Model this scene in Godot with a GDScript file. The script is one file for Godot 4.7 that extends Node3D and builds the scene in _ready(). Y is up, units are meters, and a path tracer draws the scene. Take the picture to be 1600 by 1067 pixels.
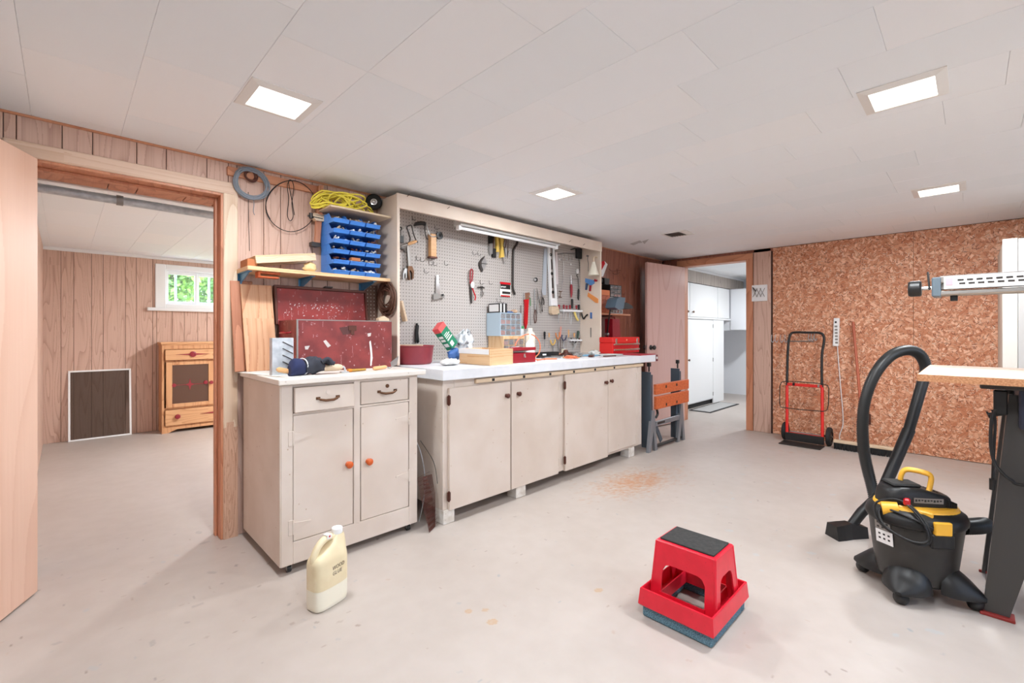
extends Node3D
# Basement workshop. x runs along the tool wall, -z points to the tool wall, y is up, metres.

const FPX := 710.0          # focal length in pixels of the 1600 x 1067 frame
const CX := 800.0
const HORIZON := 519.0
const EYE := 1.17
const CEIL := 2.145
const ZW := -2.98           # face of the tool wall
const XW := 5.825           # face of the chipboard wall
var yaw := atan2(700.0, 710.0)
var M := {}
var used := {}

# ---------- pixel -> place ----------
func ray(x: float, y: float) -> Vector3:
	var r := (x - CX) / FPX
	return Vector3(sin(yaw) + r * cos(yaw), (HORIZON - y) / FPX, -cos(yaw) + r * sin(yaw))
func at_z(x: float, y: float, z: float) -> Vector3:
	var d := ray(x, y)
	return Vector3(0, EYE, 0) + d * (z / d.z)
func at_x(x: float, y: float, v: float) -> Vector3:
	var d := ray(x, y)
	return Vector3(0, EYE, 0) + d * (v / d.x)
func at_y(x: float, y: float, v: float) -> Vector3:
	var d := ray(x, y)
	return Vector3(0, EYE, 0) + d * ((v - EYE) / d.y)

# ---------- shape collector ----------
class Sh:
	var v := PackedVector3Array()
	var n := PackedVector3Array()
	var u := PackedVector2Array()
	var t := Transform3D()
	func tri(a: Vector3, b: Vector3, c: Vector3, na: Vector3, nb: Vector3, nc: Vector3, ua := Vector2(), ub := Vector2(), uc := Vector2()) -> void:
		var A := t * a
		var B := t * b
		var C := t * c
		var NA := (t.basis * na).normalized()
		var NB := (t.basis * nb).normalized()
		var NC := (t.basis * nc).normalized()
		if (B - A).cross(C - A).dot(NA + NB + NC) > 0.0:
			v.append_array([A, C, B]); n.append_array([NA, NC, NB]); u.append_array([ua, uc, ub])
		else:
			v.append_array([A, B, C]); n.append_array([NA, NB, NC]); u.append_array([ua, ub, uc])
	func face(p: Array, nn: Vector3, uvs := []) -> void:    # convex flat polygon
		for k in range(1, p.size() - 1):
			if uvs.size():
				tri(p[0], p[k], p[k + 1], nn, nn, nn, uvs[0], uvs[k], uvs[k + 1])
			else:
				tri(p[0], p[k], p[k + 1], nn, nn, nn)
	func quad(a: Vector3, b: Vector3, c: Vector3, d: Vector3, out: Vector3) -> void:
		var nn := (b - a).cross(c - a)
		if nn.length() < 1e-12:
			nn = (c - a).cross(d - a)
		nn = nn.normalized()
		if nn.dot(out) < 0.0: nn = -nn
		tri(a, b, c, nn, nn, nn); tri(a, c, d, nn, nn, nn)
	func sheet(a: Vector3, b: Vector3, c: Vector3, d: Vector3, out: Vector3) -> void:   # with 0..1 uv: a top left, b top right, c bottom right, d bottom left
		tri(a, b, c, out, out, out, Vector2(0, 0), Vector2(1, 0), Vector2(1, 1)); tri(a, c, d, out, out, out, Vector2(0, 0), Vector2(1, 1), Vector2(0, 1))
	func box(c: Vector3, s: Vector3, b := 0.0, rot := Basis()) -> void:
		var keep := t
		t = t * Transform3D(rot, c)
		var h := s * 0.5
		b = minf(b, minf(h.x, minf(h.y, h.z)) * 0.9)
		for ax in 3:
			for sg in [-1.0, 1.0]:
				var i: int = (ax + 1) % 3
				var j: int = (ax + 2) % 3
				var p := []
				for q in [[-1, -1], [1, -1], [1, 1], [-1, 1]]:
					var w := Vector3()
					w[ax] = h[ax] * sg
					w[i] = (h[i] - b) * q[0]
					w[j] = (h[j] - b) * q[1]
					p.append(w)
				var nn := Vector3()
				nn[ax] = sg
				face(p, nn)
		if b > 0.0:
			for ax in 3:
				var i: int = (ax + 1) % 3
				var j: int = (ax + 2) % 3
				for q in [[-1.0, -1.0], [1.0, -1.0], [1.0, 1.0], [-1.0, 1.0]]:
					var p := []
					for w in [[0, -1.0], [0, 1.0], [1, 1.0], [1, -1.0]]:
						var m := Vector3()
						m[ax] = (h[ax] - b) * w[1]
						m[i] = (h[i] - (b if w[0] == 1 else 0.0)) * q[0]
						m[j] = (h[j] - (0.0 if w[0] == 1 else b)) * q[1]
						p.append(m)
					var nn := Vector3()
					nn[i] = q[0]; nn[j] = q[1]
					face(p, nn.normalized())
			for sx in [-1.0, 1.0]:
				for sy in [-1.0, 1.0]:
					for sz in [-1.0, 1.0]:
						var g := Vector3(sx, sy, sz)
						face([Vector3(h.x, h.y - b, h.z - b) * g, Vector3(h.x - b, h.y, h.z - b) * g, Vector3(h.x - b, h.y - b, h.z) * g], g.normalized())
		t = keep
	func bb(x0: float, x1: float, y0: float, y1: float, z0: float, z1: float, b := 0.0) -> void:
		box(Vector3((x0 + x1) / 2, (y0 + y1) / 2, (z0 + z1) / 2), Vector3(absf(x1 - x0), absf(y1 - y0), absf(z1 - z0)), b)
	func frm(x0: float, x1: float, y0: float, y1: float, wx: float, wl: float, wt: float, z0: float, z1: float, b := 0.0) -> void:   # four bars that abut
		bb(x0, x0 + wx, y0, y1, z0, z1, b); bb(x1 - wx, x1, y0, y1, z0, z1, b)
		bb(x0 + wx, x1 - wx, y0, y0 + wl, z0, z1, b); bb(x0 + wx, x1 - wx, y1 - wt, y1, z0, z1, b)
	func bar(a: Vector3, b: Vector3, w: float, d: float, bev := 0.0, up := Vector3.UP) -> void:   # rectangular bar from a to b
		var z := (b - a).normalized()
		var x := up.cross(z)
		if x.length() < 1e-4: x = Vector3.RIGHT.cross(z)
		x = x.normalized()
		box((a + b) / 2, Vector3(w, d, (b - a).length()), bev, Basis(x, z.cross(x), z))
	func frame_of(dir: Vector3) -> Basis:
		var z := dir.normalized()
		var x := Vector3.UP.cross(z)
		if x.length() < 1e-3: x = Vector3.RIGHT.cross(z)
		x = x.normalized()
		return Basis(x, z.cross(x), z)
	func cyl(a: Vector3, b: Vector3, r0: float, r1 := -1.0, seg := 14, caps := true) -> void:
		if r1 < 0.0: r1 = r0
		var f := frame_of(b - a)
		var slope := (r0 - r1) / (b - a).length()
		for k in seg:
			var a0 := TAU * k / seg
			var a1 := TAU * (k + 1) / seg
			var d0 := f.x * cos(a0) + f.y * sin(a0)
			var d1 := f.x * cos(a1) + f.y * sin(a1)
			var n0 := (d0 + f.z * slope).normalized()
			var n1 := (d1 + f.z * slope).normalized()
			if r0 > 0.0: tri(a + d0 * r0, a + d1 * r0, b + d1 * r1, n0, n1, n1)
			if r1 > 0.0: tri(a + d0 * r0, b + d1 * r1, b + d0 * r1, n0, n1, n0)
			if caps:
				if r0 > 0.0: tri(a, a + d0 * r0, a + d1 * r0, -f.z, -f.z, -f.z)
				if r1 > 0.0: tri(b, b + d0 * r1, b + d1 * r1, f.z, f.z, f.z)
	func tube(p: Array, r, seg := 8, closed := false, flat := 1.0) -> void:   # r a number or an array of radii; flat squeezes the local y
		var m := p.size()
		if m < 2: return
		var rings := []
		var up := Vector3()
		for k in m:
			var d: Vector3
			if closed: d = p[(k + 1) % m] - p[(k - 1 + m) % m]
			else: d = p[mini(k + 1, m - 1)] - p[maxi(k - 1, 0)]
			d = d.normalized()
			if k == 0:
				up = frame_of(d).y
			else:
				up = (up - d * up.dot(d)).normalized()
			var x := up.cross(d).normalized()
			var rr: float = r if not r is Array else r[k]
			var ring := []
			for s in seg:
				var a := TAU * s / seg
				var o := x * cos(a) + up * sin(a) * flat
				ring.append([p[k] + o * rr, (x * cos(a) * flat + up * sin(a)).normalized()])
			rings.append(ring)
		for k in (m if closed else m - 1):
			var A: Array = rings[k]
			var B: Array = rings[(k + 1) % m]
			var sh := 0
			if closed and k == m - 1:
				var best := 1e9
				for q in seg:
					var dd: float = (B[q][0] - A[0][0]).length()
					if dd < best: best = dd; sh = q
			for s in seg:
				var s1 := (s + 1) % seg
				tri(A[s][0], A[s1][0], B[(s1 + sh) % seg][0], A[s][1], A[s1][1], B[(s1 + sh) % seg][1])
				tri(A[s][0], B[(s1 + sh) % seg][0], B[(s + sh) % seg][0], A[s][1], B[(s1 + sh) % seg][1], B[(s + sh) % seg][1])
		if not closed:
			var d0: Vector3 = (p[0] - p[1]).normalized()
			var d1: Vector3 = (p[m - 1] - p[m - 2]).normalized()
			for s in seg:
				tri(p[0], rings[0][s][0], rings[0][(s + 1) % seg][0], d0, d0, d0)
				tri(p[m - 1], rings[m - 1][s][0], rings[m - 1][(s + 1) % seg][0], d1, d1, d1)
	func lathe(prof: Array, o := Vector3(), rot := Basis(), seg := 24, smooth := false, sx := 1.0, sz := 1.0) -> void:   # prof of Vector2(r, y)
		var keep := t
		t = t * Transform3D(rot, o)
		var m := prof.size()
		var ns := []
		for k in m - 1:
			var e: Vector2 = prof[k + 1] - prof[k]
			ns.append(Vector2(e.y, -e.x).normalized())
		var centre := 0.0
		for k in m:
			centre += prof[k].y / m
		for k in m - 1:
			var p0: Vector2 = prof[k]
			var p1: Vector2 = prof[k + 1]
			var m0: Vector2 = ns[k]
			var m1: Vector2 = ns[k]
			if smooth:
				if k > 0: m0 = (ns[k] + ns[k - 1]).normalized()
				if k < m - 2: m1 = (ns[k] + ns[k + 1]).normalized()
			for s in seg:
				var a0 := TAU * s / seg
				var a1 := TAU * (s + 1) / seg
				var c0 := Vector3(cos(a0) * sx, 0, sin(a0) * sz)
				var c1 := Vector3(cos(a1) * sx, 0, sin(a1) * sz)
				var q0 := Vector3(cos(a0) / sx, 0, sin(a0) / sz).normalized()
				var q1 := Vector3(cos(a1) / sx, 0, sin(a1) / sz).normalized()
				var A := c0 * p0.x + Vector3(0, p0.y, 0)
				var B := c1 * p0.x + Vector3(0, p0.y, 0)
				var C := c1 * p1.x + Vector3(0, p1.y, 0)
				var D := c0 * p1.x + Vector3(0, p1.y, 0)
				var nA := q0 * m0.x + Vector3(0, m0.y, 0)
				var nB := q1 * m0.x + Vector3(0, m0.y, 0)
				var nC := q1 * m1.x + Vector3(0, m1.y, 0)
				var nD := q0 * m1.x + Vector3(0, m1.y, 0)
				if p0.x > 1e-6: tri(A, B, C, nA, nB, nC)
				if p1.x > 1e-6: tri(A, C, D, nA, nC, nD)
		t = keep
	func prism(poly: PackedVector2Array, d: float, o := Vector3(), rot := Basis()) -> void:   # polygon in local xy, from z = 0 to z = d
		var keep := t
		t = t * Transform3D(rot, o)
		var idx := Geometry2D.triangulate_polygon(poly)
		for k in range(0, idx.size(), 3):
			var p := []
			for q in 3:
				p.append(Vector3(poly[idx[k + q]].x, poly[idx[k + q]].y, 0))
			face(p, Vector3(0, 0, -signf(d)))
			face([p[0] + Vector3(0, 0, d), p[1] + Vector3(0, 0, d), p[2] + Vector3(0, 0, d)], Vector3(0, 0, signf(d)))
		for k in poly.size():
			var a := poly[k]
			var b := poly[(k + 1) % poly.size()]
			var e := b - a
			var nn := Vector3(e.y, -e.x, 0).normalized()
			if Geometry2D.is_point_in_polygon((a + b) / 2 + Vector2(nn.x, nn.y) * 1e-4, poly): nn = -nn
			face([Vector3(a.x, a.y, 0), Vector3(b.x, b.y, 0), Vector3(b.x, b.y, d), Vector3(a.x, a.y, d)], nn)
		t = keep
	func ball(c: Vector3, r: Vector3, seg := 14, rings := 8) -> void:
		for i in rings:
			var p0 := PI * i / rings
			var p1 := PI * (i + 1) / rings
			for s in seg:
				var a0 := TAU * s / seg
				var a1 := TAU * (s + 1) / seg
				var q := []
				for w in [[p0, a0], [p0, a1], [p1, a1], [p1, a0]]:
					q.append(Vector3(sin(w[0]) * cos(w[1]), cos(w[0]), sin(w[0]) * sin(w[1])))
				var inv := Vector3(1 / r.x, 1 / r.y, 1 / r.z)
				if i > 0: tri(c + q[0] * r, c + q[1] * r, c + q[2] * r, q[0] * inv, q[1] * inv, q[2] * inv)
				if i < rings - 1: tri(c + q[0] * r, c + q[2] * r, c + q[3] * r, q[0] * inv, q[2] * inv, q[3] * inv)
	func ring(c: Vector3, r: float, w: float, nrm: Vector3, seg := 24, side := 6, squash := 1.0) -> void:
		var f := frame_of(nrm)
		var p := []
		for k in seg:
			p.append(c + f.x * cos(TAU * k / seg) * r + f.y * sin(TAU * k / seg) * r * squash)
		tube(p, w, side, true)
	func loft(rings: Array, cap0 := true, cap1 := true) -> void:   # rings of equally many points, closed around; smooth
		var m: int = rings[0].size()
		var nr := []
		for k in rings.size():
			var row := []
			var c := Vector3()
			for p in rings[k]: c += p / float(m)
			for s in m:
				var around: Vector3 = rings[k][(s + 1) % m] - rings[k][(s - 1 + m) % m]
				var along: Vector3 = rings[mini(k + 1, rings.size() - 1)][s] - rings[maxi(k - 1, 0)][s]
				var nn := around.cross(along).normalized()
				if nn.dot(rings[k][s] - c) < 0.0: nn = -nn
				row.append(nn)
			nr.append(row)
		for k in rings.size() - 1:
			for s in m:
				var s1 := (s + 1) % m
				tri(rings[k][s], rings[k][s1], rings[k + 1][s1], nr[k][s], nr[k][s1], nr[k + 1][s1])
				tri(rings[k][s], rings[k + 1][s1], rings[k + 1][s], nr[k][s], nr[k + 1][s1], nr[k + 1][s])
		for e in [[0, cap0], [rings.size() - 1, cap1]]:
			if not e[1]: continue
			var c := Vector3()
			for p in rings[e[0]]: c += p / float(m)
			var other := Vector3()
			var o: int = 1 if e[0] == 0 else rings.size() - 2
			for p in rings[o]: other += p / float(m)
			var nn: Vector3 = (rings[e[0]][1] - rings[e[0]][0]).cross(rings[e[0]][int(m / 2.0)] - rings[e[0]][0]).normalized()
			if nn.dot(c - other) < 0.0: nn = -nn
			for s in m:
				tri(c, rings[e[0]][s], rings[e[0]][(s + 1) % m], nn, nn, nn)
	func mesh(inv := Transform3D()) -> ArrayMesh:
		var a := []
		a.resize(Mesh.ARRAY_MAX)
		var w := PackedVector3Array()
		w.resize(v.size())
		for k in v.size(): w[k] = inv * v[k]
		var nn := n
		if inv.basis != Basis():
			nn = PackedVector3Array()
			nn.resize(n.size())
			for k in n.size(): nn[k] = (inv.basis * n[k]).normalized()
		a[Mesh.ARRAY_VERTEX] = w
		a[Mesh.ARRAY_NORMAL] = nn
		a[Mesh.ARRAY_TEX_UV] = u
		var m := ArrayMesh.new()
		m.add_surface_from_arrays(Mesh.PRIMITIVE_TRIANGLES, a)
		return m
	func bounds() -> AABB:
		var b := AABB(v[0], Vector3())
		for p in v: b = b.expand(p)
		return b

func S() -> Sh:
	return Sh.new()

# ---------- things and parts ----------
func numbered(called: String) -> String:
	used[called] = used.get(called, -1) + 1
	return called if used[called] == 0 else "%s_%03d" % [called, used[called]]
func tag(o: Node3D, label: String, category: String, group := "") -> void:
	o.set_meta("label", label)
	o.set_meta("category", category)
	if group: o.set_meta("group", group)
func thing(called: String, label: String, category: String, base: Vector3, group := "", turn := 0.0) -> Node3D:
	var o := Node3D.new()
	o.name = numbered(called)
	add_child(o)
	o.position = base
	o.rotation.y = turn
	tag(o, label, category, group)
	return o
func place_of(o: Node) -> Transform3D:
	var x := Transform3D()
	while o != self and o is Node3D:
		x = o.transform * x
		o = o.get_parent()
	return x
func part(called: String, s: Sh, m: Material, parent: Node3D) -> MeshInstance3D:   # s in world axes
	var o := MeshInstance3D.new()
	o.name = called
	o.mesh = s.mesh(place_of(parent).affine_inverse())
	o.material_override = m
	parent.add_child(o, true)
	return o
func solo(called: String, s: Sh, m: Material, label: String, category: String, group := "") -> MeshInstance3D:
	var b := s.bounds()
	var base := Vector3(b.position.x + b.size.x / 2, b.position.y, b.position.z + b.size.z / 2)
	var o := MeshInstance3D.new()
	o.name = numbered(called)
	o.mesh = s.mesh(Transform3D(Basis(), -base))
	o.material_override = m
	add_child(o)
	o.position = base
	tag(o, label, category, group)
	return o
func struct(called: String, s: Sh, m: Material) -> MeshInstance3D:
	var o := MeshInstance3D.new()
	o.name = numbered(called)
	o.mesh = s.mesh()
	o.material_override = m
	add_child(o)
	o.set_meta("kind", "structure")
	return o
func copy(o: Node3D, label := "") -> Node3D:
	var r: Node3D = o.duplicate()
	r.name = numbered(String(o.name).trim_suffix("_" + String(o.name).get_slice("_", String(o.name).get_slice_count("_") - 1)) if String(o.name).right(3).is_valid_int() else String(o.name))
	add_child(r)
	if label: r.set_meta("label", label)
	return r

# ---------- materials ----------
func c8(r: int, g: int, b: int) -> Color:
	return Color(r / 255.0, g / 255.0, b / 255.0)
func mt(col: Color, rough := 0.6, metal := 0.0, tex: Texture2D = null, scale := Vector3.ONE, offset := Vector3.ZERO) -> StandardMaterial3D:
	var m := StandardMaterial3D.new()
	m.albedo_color = col
	m.roughness = rough
	m.metallic = metal
	if tex:
		m.albedo_texture = tex
		m.uv1_triplanar = true
		m.uv1_world_triplanar = true
		m.uv1_triplanar_sharpness = 12.0
		m.uv1_scale = scale
		m.uv1_offset = offset
	return m
func noise(f: float, sd: int, oct := 3) -> FastNoiseLite:
	var q := FastNoiseLite.new()
	q.noise_type = FastNoiseLite.TYPE_SIMPLEX_SMOOTH
	q.frequency = f
	q.seed = sd
	q.fractal_octaves = oct
	return q
func tex_of(w: int, h: int, bytes: PackedByteArray) -> ImageTexture:
	return ImageTexture.create_from_image(Image.create_from_data(w, h, false, Image.FORMAT_RGB8, bytes))
func wood_tex(a: Color, b: Color, sd: int, w := 384, h := 512, rings := 5.0, fx := 0.006, fy := 0.0016, contrast := 1.0) -> ImageTexture:   # long grain along v
	var big := noise(1.0, sd, 2)
	var fine := noise(1.0, sd + 7, 2)
	var d := PackedByteArray()
	d.resize(w * h * 3)
	var k := 0
	for y in h:
		for x in w:
			var g := big.get_noise_2d(x * fx, y * fy) * rings + x * 0.004
			g = g - floorf(g)
			var line := pow(g, 5.0)
			var f := fine.get_noise_2d(x * 0.35, y * 0.012) * 0.5 + 0.5
			var m := clampf((line * 0.75 + f * 0.4 - 0.12) * contrast, 0.0, 1.0)
			d[k] = int(255 * lerpf(a.r, b.r, m)); d[k + 1] = int(255 * lerpf(a.g, b.g, m)); d[k + 2] = int(255 * lerpf(a.b, b.b, m))
			k += 3
	return tex_of(w, h, d)
func mottle_tex(a: Color, b: Color, sd: int, w := 256, f := 0.02, speck := 0.0, speck_col := Color.BLACK) -> ImageTexture:   # stains and flecks, no grain direction
	var big := noise(f, sd, 4).get_seamless_image(w, w).get_data()
	var rng := RandomNumberGenerator.new()
	rng.seed = sd
	var d := PackedByteArray()
	d.resize(w * w * 3)
	for k in w * w:
		var m := big[k] / 255.0
		m = m * m * (3.0 - 2.0 * m)
		var c := a.lerp(b, m)
		if speck > 0.0 and rng.randf() < speck: c = c.lerp(speck_col, rng.randf_range(0.4, 1.0))
		d[k * 3] = int(255 * c.r); d[k * 3 + 1] = int(255 * c.g); d[k * 3 + 2] = int(255 * c.b)
	return tex_of(w, w, d)

func _ready() -> void:
	# --- camera: level, 16 mm class wide lens, small upward shift ---
	var cam := Camera3D.new()
	cam.name = "camera"
	add_child(cam)
	cam.position = Vector3(0, EYE, 0)
	cam.rotation.y = -yaw
	cam.projection = Camera3D.PROJECTION_FRUSTUM
	cam.near = 0.05
	cam.far = 120.0
	cam.size = 1067.0 / FPX * cam.near
	cam.frustum_offset = Vector2(0, (HORIZON - 533.5) / FPX * cam.near)
	cam.current = true
	# --- sky and exposure ---
	var sky_mat := ProceduralSkyMaterial.new()
	sky_mat.sky_top_color = Color(0.62, 0.74, 0.92)
	sky_mat.sky_horizon_color = Color(0.9, 0.93, 0.97)
	sky_mat.ground_bottom_color = Color(0.35, 0.36, 0.3)
	sky_mat.ground_horizon_color = Color(0.7, 0.72, 0.7)
	sky_mat.sky_energy_multiplier = 3.4
	sky_mat.ground_energy_multiplier = 1.2
	var env := Environment.new()
	env.background_mode = Environment.BG_SKY
	env.sky = Sky.new()
	env.sky.sky_material = sky_mat
	env.tonemap_mode = Environment.TONE_MAPPER_LINEAR
	env.tonemap_exposure = 1.0
	env.sdfgi_enabled = true
	env.ssao_enabled = true
	env.ssil_enabled = true
	var we := WorldEnvironment.new()
	we.name = "world_environment"
	we.environment = env
	add_child(we)
	# --- sun on the garden, high and across the windows ---
	var sun := DirectionalLight3D.new()
	sun.name = "sun"
	add_child(sun)
	sun.look_at_from_position(Vector3(6, 9, -1.0), Vector3.ZERO)
	sun.light_color = Color(1.0, 0.97, 0.92)
	sun.light_energy = 11.0
	sun.light_angular_distance = 0.6
	sun.shadow_enabled = true
	# --- lamps of the place: [x, ceiling height, z, energy, label] ---
	materials()
	for l in LAMPS: ceiling_light(l)
	shell()
	left_room()
	right_room()
	furniture()
	shelf_corner()
	bench_top()
	tool_wall()
	right_corner()
	chipboard_wall()
	saw()
	vacuum()
	floor_things()

const LAMP_POWER := 2.4
var LAMPS := [
	[0.645, CEIL, -2.06, 0.85, "square recessed ceiling light above the doorway and grey cable coil"],
	[2.43, CEIL, -0.2, 1.0, "square recessed ceiling light over the open floor with a lifted corner of its trim"],
	[2.45, CEIL, -2.05, 0.85, "square recessed ceiling light in front of the pegboard"],
	[4.26, CEIL, -0.165, 1.25, "square recessed ceiling light before the chipboard wall"],
	[0.645, CEIL, -0.2, 1.0, "square recessed ceiling light overhead between the doorway and the open floor"],
	[2.43, CEIL, 1.65, 1.0, "square recessed ceiling light beyond the saw table"],
	[2.3, 2.07, -5.0, 3.4, "square recessed ceiling light in the panelled side room"],
	[7.4, 2.145, -1.7, 1.9, "square recessed ceiling light in the room of white cupboards"],
]
func ceiling_light(l: Array) -> void:
	var x: float = l[0]
	var y: float = l[1]
	var z: float = l[2]
	var o := thing("ceiling_light", l[4], "ceiling light", Vector3(x, y - 0.012, z), "recessed ceiling lights")
	var f := S()
	var a := 0.134
	var b := 0.1
	for k in 4:   # four mitred trim bars, sloping up to the lens
		var r := Basis(Vector3.UP, PI / 2 * k)
		f.t = Transform3D(r, Vector3(x, y, z))
		f.quad(Vector3(-a, -0.004, a), Vector3(a, -0.004, a), Vector3(b, -0.012, b), Vector3(-b, -0.012, b), Vector3.DOWN)
		f.quad(Vector3(-a, -0.004, a), Vector3(a, -0.004, a), Vector3(a, 0.002, a), Vector3(-a, 0.002, a), Vector3.BACK)
		f.quad(Vector3(-b, -0.012, b), Vector3(b, -0.012, b), Vector3(b, -0.003, b), Vector3(-b, -0.003, b), Vector3.FORWARD)
	part("trim_frame", f, M.lamp_trim, o)
	var e := S()
	e.bb(x - b, x + b, y - 0.008, y + 0.002, z - b, z + b)
	part("lens", e, M.lens, o)
	var g := AreaLight3D.new()
	g.name = "lamp"
	o.add_child(g)
	g.rotation.x = -PI / 2
	g.position = Vector3(0, -0.003, 0)
	g.area_size = Vector2(0.2, 0.2)
	g.light_color = Color(0.965, 0.985, 1.0)
	g.light_energy = LAMP_POWER * float(l[3])
	g.area_range = 12.0
	g.shadow_enabled = true

func materials() -> void:
	M.lamp_trim = mt(c8(236, 234, 230), 0.45)
	M.lens = mt(c8(250, 250, 246), 0.3)
	M.lens.emission_enabled = true
	M.lens.emission = Color(1.0, 0.985, 0.95)
	M.lens.emission_energy_multiplier = 2.2
	# panelling: one grain picture, five offsets
	var pan := wood_tex(c8(216, 182, 164), c8(162, 120, 102), 11, 384, 512, 4.0, 0.011, 0.0022, 0.62)
	for k in 5:
		M["panel%d" % k] = mt(Color.WHITE, 0.45, 0.0, pan, Vector3(1.25, 0.42, 1.25), Vector3(k * 0.37, k * 0.21, k * 0.53))
	var pan2 := wood_tex(c8(160, 102, 82), c8(112, 66, 52), 31)   # redder sheet right of the tool wall
	for k in 3:
		M["redpanel%d" % k] = mt(Color.WHITE, 0.4, 0.0, pan2, Vector3(1.25, 0.42, 1.25), Vector3(k * 0.37, k * 0.21, k * 0.53))
	M.groove = mt(c8(70, 46, 38), 0.8)
	M.wall_white = mt(c8(236, 238, 242), 0.6)
	M.wall_plain = mt(c8(236, 230, 222), 0.8)
	M.ceil_back = mt(c8(200, 200, 200), 0.8)
	for k in 3:
		M["tile%d" % k] = mt([c8(246, 249, 252), c8(243, 247, 250), c8(247, 249, 251)][k], 0.75)
	var pine := wood_tex(c8(232, 196, 152), c8(206, 152, 100), 51, 256, 384, 4.0)
	M.pine = mt(Color.WHITE, 0.5, 0.0, pine, Vector3(1.6, 0.6, 1.6))
	M.pine_h = mt(Color.WHITE, 0.5, 0.0, wood_tex_h(c8(232, 196, 152), c8(206, 152, 100), 53), Vector3(0.8, 2.2, 0.8))
	M.birch = mt(Color.WHITE, 0.42, 0.0, wood_tex(c8(226, 188, 166), c8(210, 164, 138), 61, 256, 384, 3.0, 0.006, 0.0016, 0.6), Vector3(1.0, 0.45, 1.0))
	M.casing = mt(Color.WHITE, 0.5, 0.0, wood_tex(c8(228, 206, 182), c8(205, 172, 142), 71, 256, 384, 3.0), Vector3(1.6, 0.5, 1.6))
	M.casing_top = mt(Color.WHITE, 0.5, 0.0, wood_tex_h(c8(222, 194, 172), c8(206, 170, 142), 73), Vector3(0.6, 2.0, 0.6))
	M.redwood = mt(Color.WHITE, 0.45, 0.0, wood_tex(c8(206, 142, 108), c8(170, 106, 76), 81, 256, 384, 3.0), Vector3(1.6, 0.6, 1.6))
	M.redwood_h = mt(Color.WHITE, 0.45, 0.0, wood_tex_h(c8(208, 146, 110), c8(176, 110, 78), 83), Vector3(0.8, 2.2, 0.8))
	M.doorpink = mt(Color.WHITE, 0.22, 0.0, wood_tex(c8(220, 182, 172), c8(204, 162, 150), 91, 256, 384, 3.0), Vector3(1.0, 0.4, 1.0))
	M.cream = mt(Color.WHITE, 0.5, 0.0, mottle_tex(c8(222, 209, 198), c8(212, 197, 184), 5, 256, 0.012, 0.0008, c8(150, 110, 80)), Vector3(0.9, 0.9, 0.9))
	M.cream_door = mt(Color.WHITE, 0.5, 0.0, mottle_tex(c8(222, 209, 198), c8(212, 196, 182), 6, 256, 0.01, 0.0006, c8(150, 110, 80)), Vector3(0.8, 0.8, 0.8))
	M.foot_white = mt(Color.WHITE, 0.6, 0.0, mottle_tex(c8(236, 232, 226), c8(205, 196, 184), 8, 128, 0.03, 0.004, c8(120, 90, 70)), Vector3(3, 3, 3))
	M.shell = mt(Color.WHITE, 0.5, 0.0, mottle_tex(c8(232, 215, 199), c8(224, 204, 186), 9, 256, 0.01), Vector3(0.8, 0.8, 0.8))
	M.peg = mt(Color.WHITE, 0.55, 0.0, peg_tex(c8(184, 177, 172), c8(78, 72, 70)), Vector3(5.0, 5.0, 5.0))
	M.peg_brown = mt(Color.WHITE, 0.55, 0.0, peg_tex(c8(128, 98, 84), c8(235, 228, 220)), Vector3(5.0, 5.0, 5.0))
	M.counter = mt(Color.WHITE, 0.35, 0.0, mottle_tex(c8(236, 238, 242), c8(226, 229, 234), 12, 256, 0.02, 0.001, c8(150, 150, 150)), Vector3(1.2, 1.2, 1.2))
	M.steel = mt(c8(178, 178, 178), 0.32, 0.9)
	M.chrome = mt(c8(222, 222, 224), 0.14, 1.0)
	M.dull_steel = mt(c8(150, 146, 142), 0.5, 0.75)
	M.dark_steel = mt(c8(74, 70, 68), 0.45, 0.7)
	M.galv = mt(Color.WHITE, 0.4, 0.35, mottle_tex(c8(210, 214, 218), c8(178, 184, 190), 13, 128, 0.05), Vector3(3, 3, 3))
	M.brown_metal = mt(c8(92, 52, 42), 0.45, 0.4)
	M.bronze = mt(c8(106, 74, 52), 0.38, 0.6)
	M.black = mt(c8(26, 26, 27), 0.45)
	M.black_matte = mt(c8(34, 34, 34), 0.75)
	M.vac_black = mt(Color.WHITE, 0.36, 0.0, mottle_tex(c8(40, 38, 36), c8(52, 48, 44), 14, 128, 0.02), Vector3(2, 2, 2))
	M.hose = mt(c8(46, 47, 47), 0.42)
	M.yellow = mt(c8(246, 184, 58), 0.42)
	M.rope = mt(c8(238, 220, 78), 0.6)
	M.blue_bin = mt(c8(72, 140, 228), 0.4)
	M.bracket = mt(c8(82, 146, 190), 0.4, 0.3)
	M.red_tool = mt(c8(196, 22, 34), 0.25)
	M.red_dark = mt(c8(150, 20, 36), 0.3)
	M.red_bright = mt(c8(226, 44, 40), 0.25)
	M.maroon = mt(Color.WHITE, 0.4, 0.0, mottle_tex(c8(146, 54, 62), c8(132, 46, 56), 15, 128, 0.02), Vector3(3, 3, 3))
	M.maroon_in = mt(c8(168, 34, 44), 0.35)
	M.stool_red = mt(Color.WHITE, 0.32, 0.0, mottle_tex(c8(232, 34, 58), c8(220, 30, 52), 16, 128, 0.02, 0.002, c8(150, 20, 40)), Vector3(4, 4, 4))
	M.rubber_pad = mt(Color.WHITE, 0.8, 0.0, mottle_tex(c8(42, 42, 42), c8(58, 57, 55), 17, 128, 0.06, 0.01, c8(110, 110, 105)), Vector3(5, 5, 5))
	M.rubber_blue = mt(Color.WHITE, 0.9, 0.0, mottle_tex(c8(72, 106, 124), c8(132, 168, 182), 18, 128, 0.25, 0.16, c8(24, 32, 42)), Vector3(6, 6, 6))
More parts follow.
